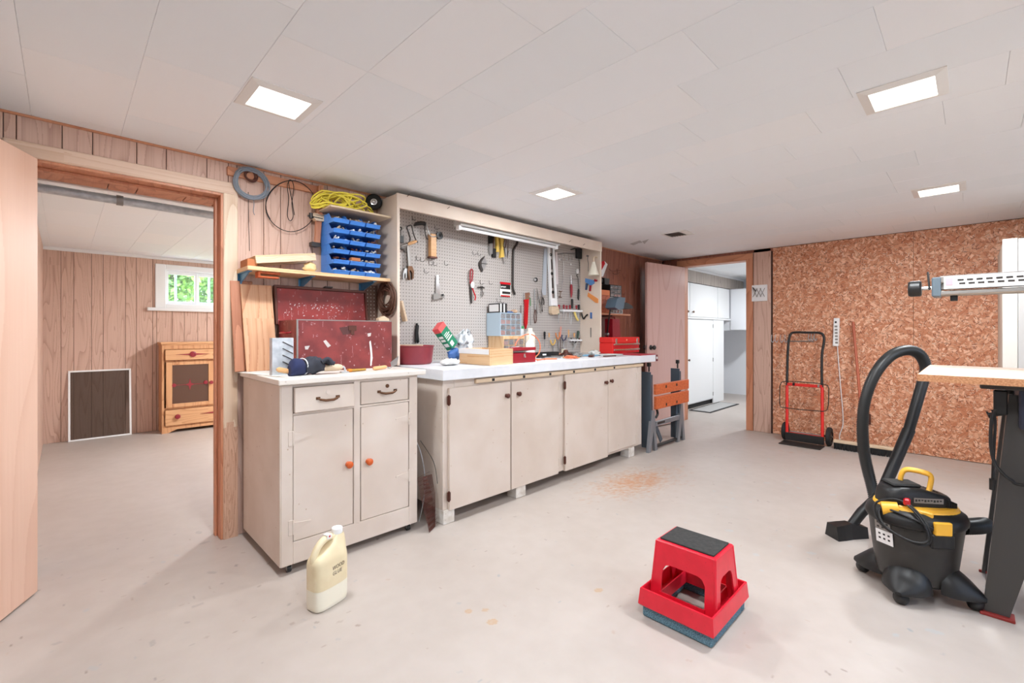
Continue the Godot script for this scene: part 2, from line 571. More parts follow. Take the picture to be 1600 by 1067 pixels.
	M.jug = mt(Color.WHITE, 0.4, 0.0, mottle_tex(c8(238, 224, 188), c8(230, 213, 174), 19, 128, 0.02), Vector3(3, 3, 3))
	M.jug.backlight_enabled = true
	M.jug.backlight = Color(0.25, 0.21, 0.13)
	M.glue = mt(c8(238, 232, 212), 0.4)
	M.white_plastic = mt(c8(244, 244, 244), 0.35)
	M.white = mt(c8(240, 240, 240), 0.5)
	M.paper = mt(c8(238, 236, 230), 0.7)
	M.ink = mt(c8(60, 40, 34), 0.7)
	M.ink_white = mt(c8(240, 240, 236), 0.6)
	M.cardboard = mt(c8(222, 186, 148), 0.75)
	M.kraft = mt(c8(186, 116, 72), 0.75)
	M.cloth_dark = mt(c8(54, 56, 66), 0.9)
	M.cloth_navy = mt(c8(34, 42, 80), 0.9)
	M.handle_wood = mt(Color.WHITE, 0.4, 0.0, wood_tex_h(c8(226, 176, 122), c8(198, 140, 88), 101), Vector3(2, 6, 2))
	M.handle_pale = mt(Color.WHITE, 0.5, 0.0, wood_tex_h(c8(222, 200, 172), c8(198, 170, 136), 103), Vector3(2, 6, 2))
	M.knob_wood = mt(c8(206, 92, 34), 0.3)
	M.chest = mt(Color.WHITE, 0.5, 0.0, scuff_tex(c8(142, 56, 54), c8(112, 40, 40), 111, 330), Vector3(1.1, 1.1, 1.1))
	M.chest_lid = mt(Color.WHITE, 0.45, 0.0, scuff_tex(c8(156, 38, 32), c8(124, 26, 24), 113, 420), Vector3(1.1, 1.1, 1.1), Vector3(0.2, 0.1, 0.3))
	M.ply_old = mt(Color.WHITE, 0.55, 0.0, wood_tex(c8(226, 178, 140), c8(190, 124, 84), 121, 256, 384, 4.0, 0.01), Vector3(1.6, 0.8, 1.6))
	M.orange_board = mt(Color.WHITE, 0.55, 0.0, mottle_tex(c8(216, 112, 62), c8(196, 92, 48), 20, 128, 0.05, 0.02, c8(150, 70, 40)), Vector3(5, 5, 5))
	M.workmate_blue = mt(c8(88, 100, 112), 0.4, 0.5)
	M.workmate_grey = mt(c8(150, 154, 160), 0.38, 0.6)
	M.cab_grey = mt(c8(176, 170, 158), 0.4, 0.2)
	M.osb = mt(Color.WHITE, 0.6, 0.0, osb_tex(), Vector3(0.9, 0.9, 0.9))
	M.clear_drawer = mt(Color(0.82, 0.84, 0.86, 0.16), 0.1)
	M.clear_drawer.transparency = BaseMaterial3D.TRANSPARENCY_ALPHA
	M.glass = mt(Color(0.9, 0.95, 0.95, 0.08), 0.02)
	M.glass.transparency = BaseMaterial3D.TRANSPARENCY_ALPHA
	M.grey_blue = mt(c8(186, 206, 220), 0.45)
	M.pvc_bag = mt(Color(0.93, 0.95, 0.97, 0.55), 0.3)
	M.pvc_bag.transparency = BaseMaterial3D.TRANSPARENCY_ALPHA
	var gp := wood_tex(c8(186, 174, 164), c8(140, 126, 116), 33, 256, 256)
	for k in 3:
		M["greypanel%d" % k] = mt(Color.WHITE, 0.5, 0.0, gp, Vector3(1.6, 0.6, 1.6), Vector3(k * 0.3, k * 0.2, 0))
	M.leaf0 = mt(c8(150, 182, 84), 0.6)
	M.leaf1 = mt(c8(92, 132, 54), 0.6)
	for q in 2:
		M["leaf%d" % q].backlight_enabled = true
		M["leaf%d" % q].backlight = Color(0.35, 0.45, 0.12)
		M["leaf%d" % q].cull_mode = BaseMaterial3D.CULL_DISABLED
	M.worn = mt(Color.WHITE, 0.6, 0.0, wood_tex(c8(212, 172, 146), c8(166, 120, 94), 151, 192, 384, 5.0, 0.02, 0.004), Vector3(3, 0.9, 3))
	M.screen_mesh = mt(Color(0.3, 0.24, 0.2, 0.42), 0.7)
	M.screen_mesh.transparency = BaseMaterial3D.TRANSPARENCY_ALPHA
	M.cup_wood = mt(Color.WHITE, 0.45, 0.0, wood_tex(c8(222, 168, 122), c8(186, 124, 82), 55, 256, 384, 4.0), Vector3(1.6, 0.6, 1.6))
	M.cup_wood_h = mt(Color.WHITE, 0.45, 0.0, wood_tex_h(c8(226, 174, 128), c8(192, 132, 88), 57), Vector3(0.8, 2.2, 0.8))
	M.top_white = mt(Color.WHITE, 0.45, 0.0, mottle_tex(c8(236, 230, 222), c8(226, 217, 206), 28, 128, 0.02, 0.002, c8(150, 130, 115)), Vector3(1.5, 1.5, 1.5))
	M.red_carved = mt(c8(150, 40, 52), 0.4)
	M.smoked = mt(c8(96, 66, 52), 0.15)
	M.floor = mt(Color.WHITE, 0.42)
	M.floor.albedo_texture = floor_tex()

func wood_tex_h(a: Color, b: Color, sd: int) -> ImageTexture:   # long grain along u
	var im := wood_tex(a, b, sd, 256, 384, 4.0).get_image()
	im.rotate_90(CLOCKWISE)
	return ImageTexture.create_from_image(im)
func peg_tex(a: Color, hole: Color) -> ImageTexture:   # 8 x 8 drilled holes at 25 mm on a 200 mm square
	var im := Image.create(256, 256, false, Image.FORMAT_RGB8)
	im.fill(a)
	for y in 256:
		for x in 256:
			var d := Vector2(fmod(x, 32.0) - 15.5, fmod(y, 32.0) - 15.5).length()
			if d < 5.2: im.set_pixel(x, y, hole.lerp(a, clampf(d - 4.2, 0.0, 1.0)))
	return ImageTexture.create_from_image(im)
func scuff_tex(a: Color, b: Color, sd: int, many: int) -> ImageTexture:   # old paint with drips, spatter and chipped white marks
	var im := mottle_tex(a, b, sd, 512, 0.012, 0.004, c8(60, 20, 20)).get_image()
	var rng := RandomNumberGenerator.new()
	rng.seed = sd
	for k in many:
		var x := rng.randi_range(4, 500)
		var y := rng.randi_range(4, 480)
		var c := c8(205, 200, 200).lerp(a, rng.randf_range(0.0, 0.6))
		if k % 4 == 0:
			for q in rng.randi_range(6, 26): im.set_pixel(x + rng.randi_range(0, 1), mini(511, y + q), c)
		else:
			var r := rng.randi_range(1, 3)
			for q in 14: im.set_pixel(clampi(x + rng.randi_range(-r, r), 0, 511), clampi(y + rng.randi_range(-r, r), 0, 511), c)
	return ImageTexture.create_from_image(im)
func osb_tex() -> ImageTexture:   # pressed wood flakes
	var w := 1024
	var rng := RandomNumberGenerator.new()
	rng.seed = 77
	var d := PackedByteArray()
	d.resize(w * w * 3)
	for k in w * w:
		d[k * 3] = 206; d[k * 3 + 1] = 142; d[k * 3 + 2] = 110
	for i in 8200:
		var c := Vector2(rng.randf() * w, rng.randf() * w)
		var ang := rng.randf() * PI
		var L := rng.randf_range(9.0, 28.0)
		var B := L * rng.randf_range(0.25, 0.55)
		var tone := rng.randf()
		var col := c8(204, 128, 90).lerp(c8(252, 204, 172), tone * tone * 0.6 + tone * 0.4)
		if i > 6800:   # thin dark and pale slivers on top
			L = rng.randf_range(7.0, 17.0)
			B = rng.randf_range(1.0, 2.6)
			col = c8(146, 80, 52) if i % 3 else c8(254, 220, 194)
		var e := Vector2(cos(ang), sin(ang))
		var f := Vector2(-e.y, e.x)
		var skew := rng.randf_range(-0.5, 0.5)
		var R := int(L + 2)
		for y in range(-R, R + 1):
			for x in range(-R, R + 1):
				var q := Vector2(x, y)
				var p := q.dot(e)
				var s := q.dot(f) + p * skew * 0.3
				if absf(p) < L * (1.0 - 0.25 * absf(s) / B) and absf(s) < B:
					var px := (int(c.x) + x + w) % w
					var py := (int(c.y) + y + w) % w
					var k := (py * w + px) * 3
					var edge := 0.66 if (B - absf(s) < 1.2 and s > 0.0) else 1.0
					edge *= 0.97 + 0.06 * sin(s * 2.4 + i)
					d[k] = clampi(int(255 * col.r * edge), 0, 255); d[k + 1] = clampi(int(255 * col.g * edge), 0, 255); d[k + 2] = clampi(int(255 * col.b * edge), 0, 255)
	return tex_of(w, w, d)

const FLOOR_X0 := -2.5
const FLOOR_Z0 := -7.5
const FLOOR_SIDE := 12.5
func floor_tex() -> ImageTexture:   # painted concrete: wear patches, scuffs, chips, paint drops, sawdust stain
	var w := 2048
	var per := w / FLOOR_SIDE
	var a := noise(0.006, 3, 4).get_image(w, w).get_data()
	var b := noise(0.05, 4, 3).get_image(w, w).get_data()
	var d := PackedByteArray()
	d.resize(w * w * 3)
	for k in w * w:
		var m := a[k] / 255.0
		var q := b[k] / 255.0
		var t := (m - 0.5) * 10.0 + (q - 0.5) * 6.0
		d[k * 3] = int(188 + t); d[k * 3 + 1] = int(177 + t * 1.1); d[k * 3 + 2] = int(169 + t * 1.2)
	var rng := RandomNumberGenerator.new()
	rng.seed = 21
	var dot := func(x: float, z: float, r: float, c: Color, s := 1.0, ang := 0.0, strength := 1.0):
		var cx := (x - FLOOR_X0) * per
		var cz := (z - FLOOR_Z0) * per
		var R := int(ceil(r * per * maxf(s, 1.0))) + 1
		for yy in range(-R, R + 1):
			for xx in range(-R, R + 1):
				var u := Vector2(xx, yy).rotated(-ang)
				if Vector2(u.x / s, u.y).length() > r * per + 0.3: continue
				var X := int(cx) + xx
				var Y := int(cz) + yy
				if X < 0 or Y < 0 or X >= w or Y >= w: continue
				var k := (Y * w + X) * 3
				var f := strength * rng.randf_range(0.55, 1.0)
				d[k] = int(lerpf(d[k], c.r * 255, f)); d[k + 1] = int(lerpf(d[k + 1], c.g * 255, f)); d[k + 2] = int(lerpf(d[k + 2], c.b * 255, f))
	for i in 700:   # chips and grit
		var z := rng.randf_range(-2.9, 1.0)
		var x := rng.randf_range(-0.6, 5.7)
		dot.call(x, z, rng.randf_range(0.0018, 0.004), [c8(96, 78, 66), c8(150, 130, 118), c8(178, 150, 132), c8(140, 150, 160)][i % 4], rng.randf_range(1.0, 2.5), rng.randf() * PI, rng.randf_range(0.2, 0.6))
	for i in 70:   # worn doorway and the strip behind it
		dot.call(rng.randf_range(-0.1, 0.9), rng.randf_range(-3.6, -1.4), rng.randf_range(0.002, 0.006), [c8(120, 110, 108), c8(165, 162, 164), c8(140, 120, 108)][i % 3], rng.randf_range(1.0, 2.4), rng.randf() * PI, rng.randf_range(0.2, 0.6))
	for i in 60:   # blue-grey paint drops
		dot.call(rng.randf_range(2.2, 5.0), rng.randf_range(-1.4, 0.2), rng.randf_range(0.004, 0.014), c8(178, 188, 194), rng.randf_range(1.0, 2.0), rng.randf() * PI, 0.5)
	for i in 1700:   # sawdust stain before the cupboards
		var g := Vector2(rng.randfn(0.0, 0.2), rng.randfn(0.0, 0.085))
		dot.call(3.18 + g.x + g.y * 0.8, -1.86 + g.y * 1.2 - g.x * 0.12, rng.randf_range(0.003, 0.011), c8(188, 126, 84), rng.randf_range(1.0, 2.5), 0.3, 0.16)
	for i in 220:   # dusty band along the chipboard wall
		dot.call(rng.randf_range(5.0, 5.75), rng.randf_range(-1.5, 0.3), rng.randf_range(0.006, 0.02), c8(194, 160, 138), rng.randf_range(1.0, 3.0), rng.randf() * PI, 0.2)
	for q in [[732, 955, 0.012], [770, 972, 0.016], [757, 953, 0.01], [935, 922, 0.014]]:   # rusty drops
		var p := at_y(q[0], q[1], 0.0)
		dot.call(p.x, p.z, q[2], c8(188, 146, 104), 1.3, 0.4, 0.6)
	for q in [[310, 832], [320, 848], [275, 868], [255, 878], [330, 895], [308, 946], [238, 1005], [135, 953], [90, 1005], [145, 1045]]:
		var p := at_y(q[0], q[1], 0.0)
		dot.call(p.x, p.z, rng.randf_range(0.006, 0.012), [c8(150, 144, 142), c8(170, 174, 178)][int(q[0]) % 2], 2.0, rng.randf() * PI, 0.5)
	return tex_of(w, w, d)

# ---------- the shell of the room ----------
const PATTERN := [0.138, 0.098, 0.142, 0.095, 0.19, 0.097, 0.15, 0.12]
func planks_z(parent: Node3D, x0: float, x1: float, y0: float, y1: float, z: float, out: float, kind := "panel", start := 0) -> void:   # boards on a wall of constant z
	var n := 5 if kind == "panel" else 3
	var x := x0
	var k := start
	while x < x1 - 0.02:
		var w: float = minf(PATTERN[k % 8], x1 - x)
		var s := S()
		s.bb(x + 0.0015, x + w - 0.0015, y0, y1, z, z - out * 0.009, 0.0025)
		part("plank", s, M["%s%d" % [kind, (k * 3 + 1) % n]], parent)
		x += w
		k += 1
func planks_x(parent: Node3D, z0: float, z1: float, y0: float, y1: float, x: float, out: float, kind := "panel", start := 0) -> void:
	var n := 5 if kind == "panel" else 3
	var z := z0
	var k := start
	while z < z1 - 0.02:
		var w: float = minf(PATTERN[k % 8], z1 - z)
		var s := S()
		s.bb(x, x - out * 0.009, y0, y1, z + 0.0015, z + w - 0.0015, 0.0025)
		part("plank", s, M["%s%d" % [kind, (k * 3 + 1) % n]], parent)
		z += w
		k += 1

func tiles(parent: Node3D, x0: float, x1: float, z0: float, z1: float, y: float, sd: int) -> void:   # 1 x 2 foot tiles in rows along z
	var rng := RandomNumberGenerator.new()
	rng.seed = sd
	var row := 0
	var x := 0.2 - 0.305 * 12
	while x < x1:
		var joint: float = [-0.83, -0.98, -0.37, -0.82, -0.66, -0.82, -0.35, -0.52, -0.7, -0.45][int(round((x - 0.2) / 0.305) + 30) % 10]
		var z := joint - 0.61 * 12
		while z < z1:
			var xa := maxf(x, x0)
			var xb := minf(x + 0.305, x1)
			var za := maxf(z, z0)
			var zb := minf(z + 0.61, z1)
			if xb - xa > 0.02 and zb - za > 0.02:
				var s := S()
				var dy := rng.randf_range(0.0, 0.0012)
				s.bb(xa + 0.0003, xb - 0.0003, y - dy * 0.5, y + 0.012, za + 0.0003, zb - 0.0003, 0.0012)
				part("tile", s, M["tile%d" % (rng.randi() % 3)], parent)
			z += 0.61
		x += 0.305
		row += 1

func shell() -> void:
	# floor of all three rooms
	var s := S()
	var fx1 := FLOOR_X0 + FLOOR_SIDE
	var fz1 := FLOOR_Z0 + FLOOR_SIDE
	s.sheet(Vector3(FLOOR_X0, 0, FLOOR_Z0), Vector3(fx1, 0, FLOOR_Z0), Vector3(fx1, 0, fz1), Vector3(FLOOR_X0, 0, fz1), Vector3.UP)
	s.bb(FLOOR_X0, fx1, -0.2, -0.001, FLOOR_Z0, fz1)
	struct("floor", s, M.floor)
	# ceiling of the workshop
	s = S()
	s.bb(-2.0, 5.95, CEIL + 0.0115, CEIL + 0.2, -3.1, 3.2)
	var c := struct("ceiling", s, M.ceil_back)
	tiles(c, -1.98, XW, ZW, 3.0, CEIL, 5)
	# tool wall with its doorway
	s = S()
	s.bb(-2.0, -0.115, 0, CEIL + 0.02, ZW - 0.012, -3.1)
	s.bb(0.645, 5.95, 0, CEIL + 0.02, ZW - 0.012, -3.1)
	s.bb(-0.115, 0.645, 1.965, CEIL + 0.02, ZW - 0.012, -3.1)
	var w := struct("wall_left", s, M.groove)
	planks_z(w, -2.0, -0.19, 0, CEIL, ZW - 0.011, -1)
	var xs := [-0.19]   # boards above the doorway where the grooves show
	for p in [25.3, 97.0, 144.8, 213.7, 260.0, 323.4, 357.0]:
		xs.append(at_z(p, 230, ZW).x)
	xs.append(0.71)
	for k in xs.size() - 1:
		s = S()
		s.bb(xs[k] + 0.0015, xs[k + 1] - 0.0015, 2.02, CEIL, ZW - 0.011, ZW - 0.002, 0.0025)
		part("plank", s, M["panel%d" % (k % 5)], w)
	planks_z(w, 0.71, 1.6, 0, CEIL, ZW - 0.011, -1, "panel", 2)
	planks_z(w, 1.6, 3.96, 1.5, CEIL, ZW - 0.011, -1, "panel", 1)
	planks_z(w, 3.96, XW, 0, CEIL, ZW - 0.011, -1, "redpanel", 2)
	s = S()
	s.bb(-2.0, XW, CEIL - 0.012, CEIL, ZW - 0.002, ZW + 0.006, 0.002)
	struct("trim_1", s, M.redwood_h)
	# doorway casing and jambs
	s = S()
	s.bb(0.64, 0.712, 0, 2.02, ZW - 0.002, ZW + 0.016, 0.004)
	s.bb(-0.19, -0.12, 0, 2.02, ZW - 0.002, ZW + 0.016, 0.004)
	var cas := struct("trim_2", s, M.casing)
	s = S()
	s.bb(0.6405, 0.7115, 0, 0.63, ZW + 0.0155, ZW + 0.0172, 0.0005)
	s.bb(0.655, 0.69, 0.63, 0.66, ZW + 0.0155, ZW + 0.0172, 0.0005)
	part("worn_wood", s, M.worn, cas)
	s = S()
	s.bb(-0.19, 0.712, 1.953, 2.021, ZW - 0.002, ZW + 0.018, 0.004)
	struct("trim_3", s, M.casing_top)
	s = S()
	s.bb(0.628, 0.646, 0, 1.955, -3.115, ZW + 0.008, 0.002)
	s.bb(-0.125, -0.105, 0, 1.955, -3.115, ZW + 0.008, 0.002)
	s.bb(-0.105, 0.628, 1.94, 1.955, -3.115, ZW + 0.008, 0.002)
	s.bb(0.616, 0.628, 0, 1.94, -3.09, -3.05, 0.002)
	s.bb(-0.105, 0.616, 1.926, 1.94, -3.09, -3.05, 0.002)
	struct("trim_4", s, M.redwood)
	# chipboard wall with the second doorway
	s = S()
	s.bb(XW + 0.012, 5.95, 0, CEIL + 0.02, -3.1, -2.7)
	s.bb(XW + 0.012, 5.95, 0, CEIL + 0.02, -1.89, 3.1)
	s.bb(XW + 0.012, 5.95, 2.04, CEIL + 0.02, -2.7, -1.89)
	w = struct("wall_back", s, M.groove)
	planks_x(w, -2.97, -2.77, 0, CEIL, XW + 0.011, 1, "redpanel", 1)
	s = S()
	s.bb(XW + 0.011, XW + 0.002, 2.11, CEIL, -2.77, -1.62, 0.002)
	part("plank", s, M.redpanel1, w)
	planks_x(w, -1.83, -1.62, 0, CEIL, XW + 0.011, 1, "panel", 4)
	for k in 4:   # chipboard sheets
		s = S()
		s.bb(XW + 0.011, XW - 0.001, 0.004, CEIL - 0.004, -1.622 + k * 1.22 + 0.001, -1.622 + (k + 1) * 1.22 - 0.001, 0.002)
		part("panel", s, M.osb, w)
	s = S()
	s.bb(XW - 0.012, XW + 0.004, 0, 2.112, -1.9, -1.832, 0.004)
	s.bb(XW - 0.012, XW + 0.004, 0, 2.112, -2.77, -2.7, 0.004)
	s.bb(5.81, 5.965, 0, 2.045, -1.905, -1.887, 0.002)
	s.bb(5.81, 5.965, 0, 2.045, -2.703, -2.685, 0.002)
	struct("trim_5", s, M.redwood)
	s = S()
	s.bb(XW - 0.014, XW + 0.004, 2.04, 2.112, -2.77, -1.832, 0.004)
	s.bb(5.811, 5.964, 2.03, 2.045, -2.685, -1.905, 0.002)
	struct("trim_6", s, M.redwood_h)
	# walls behind the camera
	s = S()
	s.bb(-2.12, -2.0, 0, CEIL + 0.2, -3.1, 3.2)
	struct("wall_side", s, M.wall_plain)
	s = S()
	s.bb(-2.12, 5.95, 0, 1.42, 3.1, 3.3)
	s.bb(-2.12, 5.95, 1.98, CEIL + 0.2, 3.1, 3.3)
	for q in [[-2.12, -0.6], [1.2, 2.4], [4.2, 5.95]]: s.bb(q[0], q[1], 1.42, 1.98, 3.1, 3.3)
	struct("wall_right", s, M.wall_plain)
	for q in [-0.6, 2.4]:   # two unseen high windows added behind the camera to let in daylight
		s = S()
		s.frm(q - 0.06, q + 1.86, 1.37, 2.04, 0.07, 0.06, 0.07, 3.07, 3.1, 0.004)
		s.frm(q + 0.001, q + 1.799, 1.421, 1.979, 0.04, 0.04, 0.04, 3.18, 3.22, 0.004)
		s.bb(q + 0.88, q + 0.92, 1.461, 1.939, 3.18, 3.22, 0.004)
		var wi := struct("window_2" if q < 0 else "window_3", s, M.white_plastic)
		for e in [[0.041, 0.88], [0.92, 1.759]]:
			s = S()
			s.bb(q + e[0], q + e[1], 1.461, 1.939, 3.197, 3.201)
			part("pane", s, M.glass, wi)
	s = S()
	s.bb(-8, 14, 0.9, 1.3, 3.32, 20)  # pale ground added outside the unseen windows, bounces sunlight up to the ceiling
	struct("garden_path", s, mt(c8(206, 200, 190), 0.9))
	# open door by the first doorway
	var h := Vector3(-0.1, 0, -2.955)
	var dir := Vector3(-0.435, 0, 0.9).normalized()
	var d := S()
	var f := Basis(dir, Vector3.UP, dir.cross(Vector3.UP))
	d.box(h + dir * 0.37 + Vector3(0, 0.978, 0), Vector3(0.74, 1.94, 0.036), 0.002, f)
	var dn := struct("door_1", d, M.birch)
	for yy in [0.25, 1.7]:
		d = S()
		d.cyl(h + Vector3(0.0, yy - 0.04, 0.0) - dir * 0.004, h + Vector3(0.0, yy + 0.04, 0.0) - dir * 0.004, 0.006)
		part("hinge", d, M.bronze, dn)
	for sg in [-1.0, 1.0]:
		d = S()
		d.lathe([Vector2(0, 0), Vector2(0.028, 0), Vector2(0.028, 0.006), Vector2(0.012, 0.012), Vector2(0.012, 0.03), Vector2(0.026, 0.038), Vector2(0.028, 0.052), Vector2(0.016, 0.062), Vector2(0, 0.063)], h + dir * 0.68 + Vector3(0, 0.95, 0) + f.z * 0.018 * sg, Basis(dir, f.z * sg, dir.cross(f.z * sg)), 16, true)
		part("door_knob", d, M.bronze, dn)
	# mauve door standing open before the corner
	h = Vector3(5.79, 0, -2.665)
	var free := Vector3(5.015, 0, -2.775)
	dir = (free - h).normalized()
	f = Basis(dir, Vector3.UP, dir.cross(Vector3.UP))
	d = S()
	d.box((h + free) / 2 + Vector3(0, 1.015, 0), Vector3((free - h).length(), 2.005, 0.036), 0.003, f)
	dn = struct("door_2", d, M.doorpink)
	for sg in [-1.0, 1.0]:
		d = S()
		d.lathe([Vector2(0, 0), Vector2(0.03, 0), Vector2(0.03, 0.006), Vector2(0.012, 0.012), Vector2(0.012, 0.034), Vector2(0.026, 0.042), Vector2(0.029, 0.056), Vector2(0.016, 0.068), Vector2(0, 0.069)], free - dir * 0.065 + Vector3(0, 0.985, 0) + f.z * 0.018 * sg, Basis(dir, f.z * sg, dir.cross(f.z * sg)), 16, true)
		part("door_knob", d, M.dark_steel, dn)
	d = S()
	d.box(free + Vector3(0, 0.985, 0) + dir * 0.0005, Vector3(0.003, 0.06, 0.024), 0.0, f)
	part("latch_plate", d, M.steel, dn)
	# torn paint flap on the ceiling by the corner
	for q in [[[984, 381], [1000, 375.5], [1004, 377], [990, 381]], [[1003, 377], [1014, 373.5], [1007, 379]]]:
		s = S()
		var fp := []
		for e in q: fp.append(at_y(e[0], e[1], CEIL - 0.001))
		for k in range(1, fp.size() - 1):
			s.face([fp[0], fp[k], fp[k + 1] + Vector3(0, -0.016, 0)], Vector3.DOWN)
		part("torn_flap", s, M.ceil_back, c)
	# ceiling vent
	var o := thing("ceiling_vent", "small metal air vent flush in the ceiling tiles near the corner", "vent", Vector3(4.32, CEIL - 0.008, -2.05))
	d = S()
	for q in [[4.2, 4.225, -2.18, -1.92], [4.415, 4.44, -2.18, -1.92], [4.225, 4.415, -2.18, -2.155], [4.225, 4.415, -1.945, -1.92]]:
		d.bb(q[0], q[1], CEIL - 0.008, CEIL + 0.001, q[2], q[3], 0.002)
	part("frame", d, M.lamp_trim, o)
	d = S()
	d.bb(4.22, 4.42, CEIL - 0.002, CEIL + 0.001, -2.16, -2.0)
	part("duct", d, M.dark_steel, o)
	d = S()
	d.bb(4.22, 4.42, CEIL - 0.004, CEIL + 0.001, -2.0, -1.94)
	part("closed_plate", d, M.lamp_trim, o)
	for k in 6:
		d = S()
		d.box(Vector3(4.32, CEIL - 0.004, -2.15 + k * 0.027), Vector3(0.2, 0.002, 0.016), 0.0, Basis(Vector3.RIGHT, 0.6))
		part("slat", d, M.dull_steel, o)

func left_room() -> void:
	var zf := -6.83
	var cy := 2.07
	var s := S()
	s.bb(-0.3, 0.86, 0, 2.3, zf, zf - 0.15)
	s.bb(1.66, 3.3, 0, 2.3, zf, zf - 0.15)
	s.bb(0.86, 1.66, 0, 1.5, zf, zf - 0.15)
	s.bb(0.86, 1.66, 1.93, 2.3, zf, zf - 0.15)
	var w := struct("wall_far", s, M.groove)
	planks_z(w, -0.162, 0.785, 0, cy, zf, -1)
	planks_z(w, 0.785, 1.74, 0, 1.43, zf, -1, "panel", 6)
	planks_z(w, 1.74, 3.2, 0, cy, zf, -1, "panel", 3)
	s = S()
	s.bb(0.785, 1.74, 1.985, cy, zf, zf + 0.009)
	part("plank", s, M.panel2, w)
	s = S()
	s.bb(-0.28, -0.165, 0, 2.3, zf, -3.1)
	w = struct("wall_side_room", s, M.groove)
	planks_x(w, zf + 0.01, -3.3, 0, cy, -0.165, -1, "panel", 2)
	s = S()
	s.bb(3.2, 3.32, 0, 2.3, zf, -3.1)
	struct("wall_side_room", s, M.wall_plain)
	s = S()
	s.bb(0.66, 3.2, 0, 1.96, -3.115, -3.1005)
	struct("wall_side_room", s, M.wall_plain)
	s = S()
	s.bb(-0.3, 3.3, cy + 0.0115, cy + 0.25, zf - 0.15, -3.1)
	w = struct("ceiling_side_room", s, M.ceil_back)
	tiles(w, -0.16, 3.2, zf, -3.1, cy, 8)
	s = S()
	s.bb(-0.16, 3.2, cy - 0.034, cy, zf + 0.009, zf + 0.03, 0.004)
	struct("trim_7", s, M.white)
	# boxed beam on the far side of the doorway, boarded underneath
	s = S()
	s.bb(-0.16, 3.2, 1.972, cy, -3.38, -3.11)
	w = struct("soffit", s, M.groove)
	var x := -0.16
	var k := 0
	while x < 3.2:
		var wd: float = minf([0.33, 0.12, 0.22, 0.15, 0.19][k % 5], 3.2 - x)
		s = S()
		s.bb(x + 0.002, x + wd - 0.002, 1.962, 1.973, -3.372, -3.112, 0.002)
		part("plank", s, M.redwood, w)
		x += wd
		k += 1
	s = S()
	s.bb(-0.16, 3.2, 1.953, 1.995, -3.392, -3.37, 0.002)
	part("edge_strip", s, M.white, w)
	var o := thing("overhead_pipe", "tape-wrapped grey pipe running overhead just past the doorway", "pipe", Vector3(1.5, 1.9, -3.47))
	s = S()
	s.cyl(Vector3(-0.16, 1.935, -3.47), Vector3(3.2, 1.915, -3.47), 0.024, 0.024, 18)
	part("pipe", s, M.galv, o)
	s = S()
	s.cyl(Vector3(0.215, 1.933, -3.47), Vector3(0.245, 1.933, -3.47), 0.029, 0.029, 18)
	part("coupling", s, M.dull_steel, o)
	# window
	s = S()
	var zo := zf + 0.032
	s.frm(0.77, 1.75, 1.46, 1.985, 0.1, 0.05, 0.06, zf, zo, 0.005)
	s.frm(0.8605, 1.6595, 1.5005, 1.9295, 0.015, 0.015, 0.01, zf - 0.148, zf + 0.02)
	var wn := struct("window_1", s, M.white_plastic)
	for q in [[0.875, 1.2, 0.0], [1.19, 1.645, -0.03]]:   # two sliding sashes
		s = S()
		var z: float = zf - 0.05 + q[2]
		s.frm(q[0], q[1], 1.515, 1.92, 0.03, 0.035, 0.045, z - 0.012, z + 0.012, 0.003)
		var sash := part("sash", s, M.white_plastic, wn)
		s = S()
		s.bb(q[0] + 0.028, q[1] - 0.028, 1.548, 1.877, z - 0.002, z + 0.002)
		part("pane", s, M.glass, sash)
	for q in [0.985, 1.335]:
		s = S()
		s.bb(q - 0.012, q + 0.012, 1.53, 1.9, zf - 0.115, zf - 0.1, 0.003)
		part("mullion", s, M.galv, wn)
	s = S()
	s.bb(0.695, 1.82, 1.425, 1.462, zf, zf + 0.06, 0.004)
	part("window_sill", s, M.white, wn)
	# garden beyond the window
	s = S()
	s.bb(-8, 12, 1.0, 1.36, -22, -7.2)
	struct("garden_ground", s, mt(c8(120, 140, 84), 0.9))
	var rng := RandomNumberGenerator.new()
	rng.seed = 9
	for b in [[1.1, 0.95, "light green leafy shrub outside the basement window, the smaller one"], [2.35, 1.05, "fuller green leafy shrub outside the basement window"]]:
		var base := Vector3(b[0], 1.36, -9.6 if b[0] < 2.0 else -10.95)
		o = thing("garden_shrub", b[2], "shrub", base, "shrubs outside the window")
		s = S()
		for i in 7:
			var tip := base + Vector3(rng.randfn(0, 0.35), rng.randf_range(0.7, 1.5), rng.randfn(0, 0.25))
			s.tube([base + Vector3(rng.randfn(0, 0.03), -0.02, rng.randfn(0, 0.03)), (base + tip) / 2 + Vector3(0, 0.12, 0), tip], [0.02, 0.014, 0.006], 5)
		part("stems", s, M.brown_metal, o)
		for tone in 2:
			s = S()
			for i in 2600:
				var dir := Vector3(rng.randfn(), rng.randfn(), rng.randfn()).normalized() * pow(rng.randf(), 0.4)
				var c: Vector3 = base + Vector3(0, 1.05, 0) + dir * Vector3(0.72, 1.02, 0.5) * b[1]
				var a := Vector3(rng.randfn(), rng.randfn(), rng.randfn()).normalized() * 0.06
				var e := a.cross(Vector3(rng.randfn(), rng.randfn(), rng.randfn())).normalized() * 0.032
				s.quad(c - a, c + e, c + a, c - e, Vector3.UP)
			var lf := part("foliage", s, M["leaf%d" % tone], o)
			lf.set_meta("kind", "stuff")
	# pine cupboard
	pine_cupboard()
	# window screen leaning on the panelling
	o = thing("window_screen", "white framed insect screen leaning on the panelling below the window", "screen", Vector3(0.29, 0, -6.74))
	var f := Transform3D(Basis(Vector3.RIGHT, -0.105), Vector3(0.03, 0.003, -6.735))
	s = S()
	s.t = f
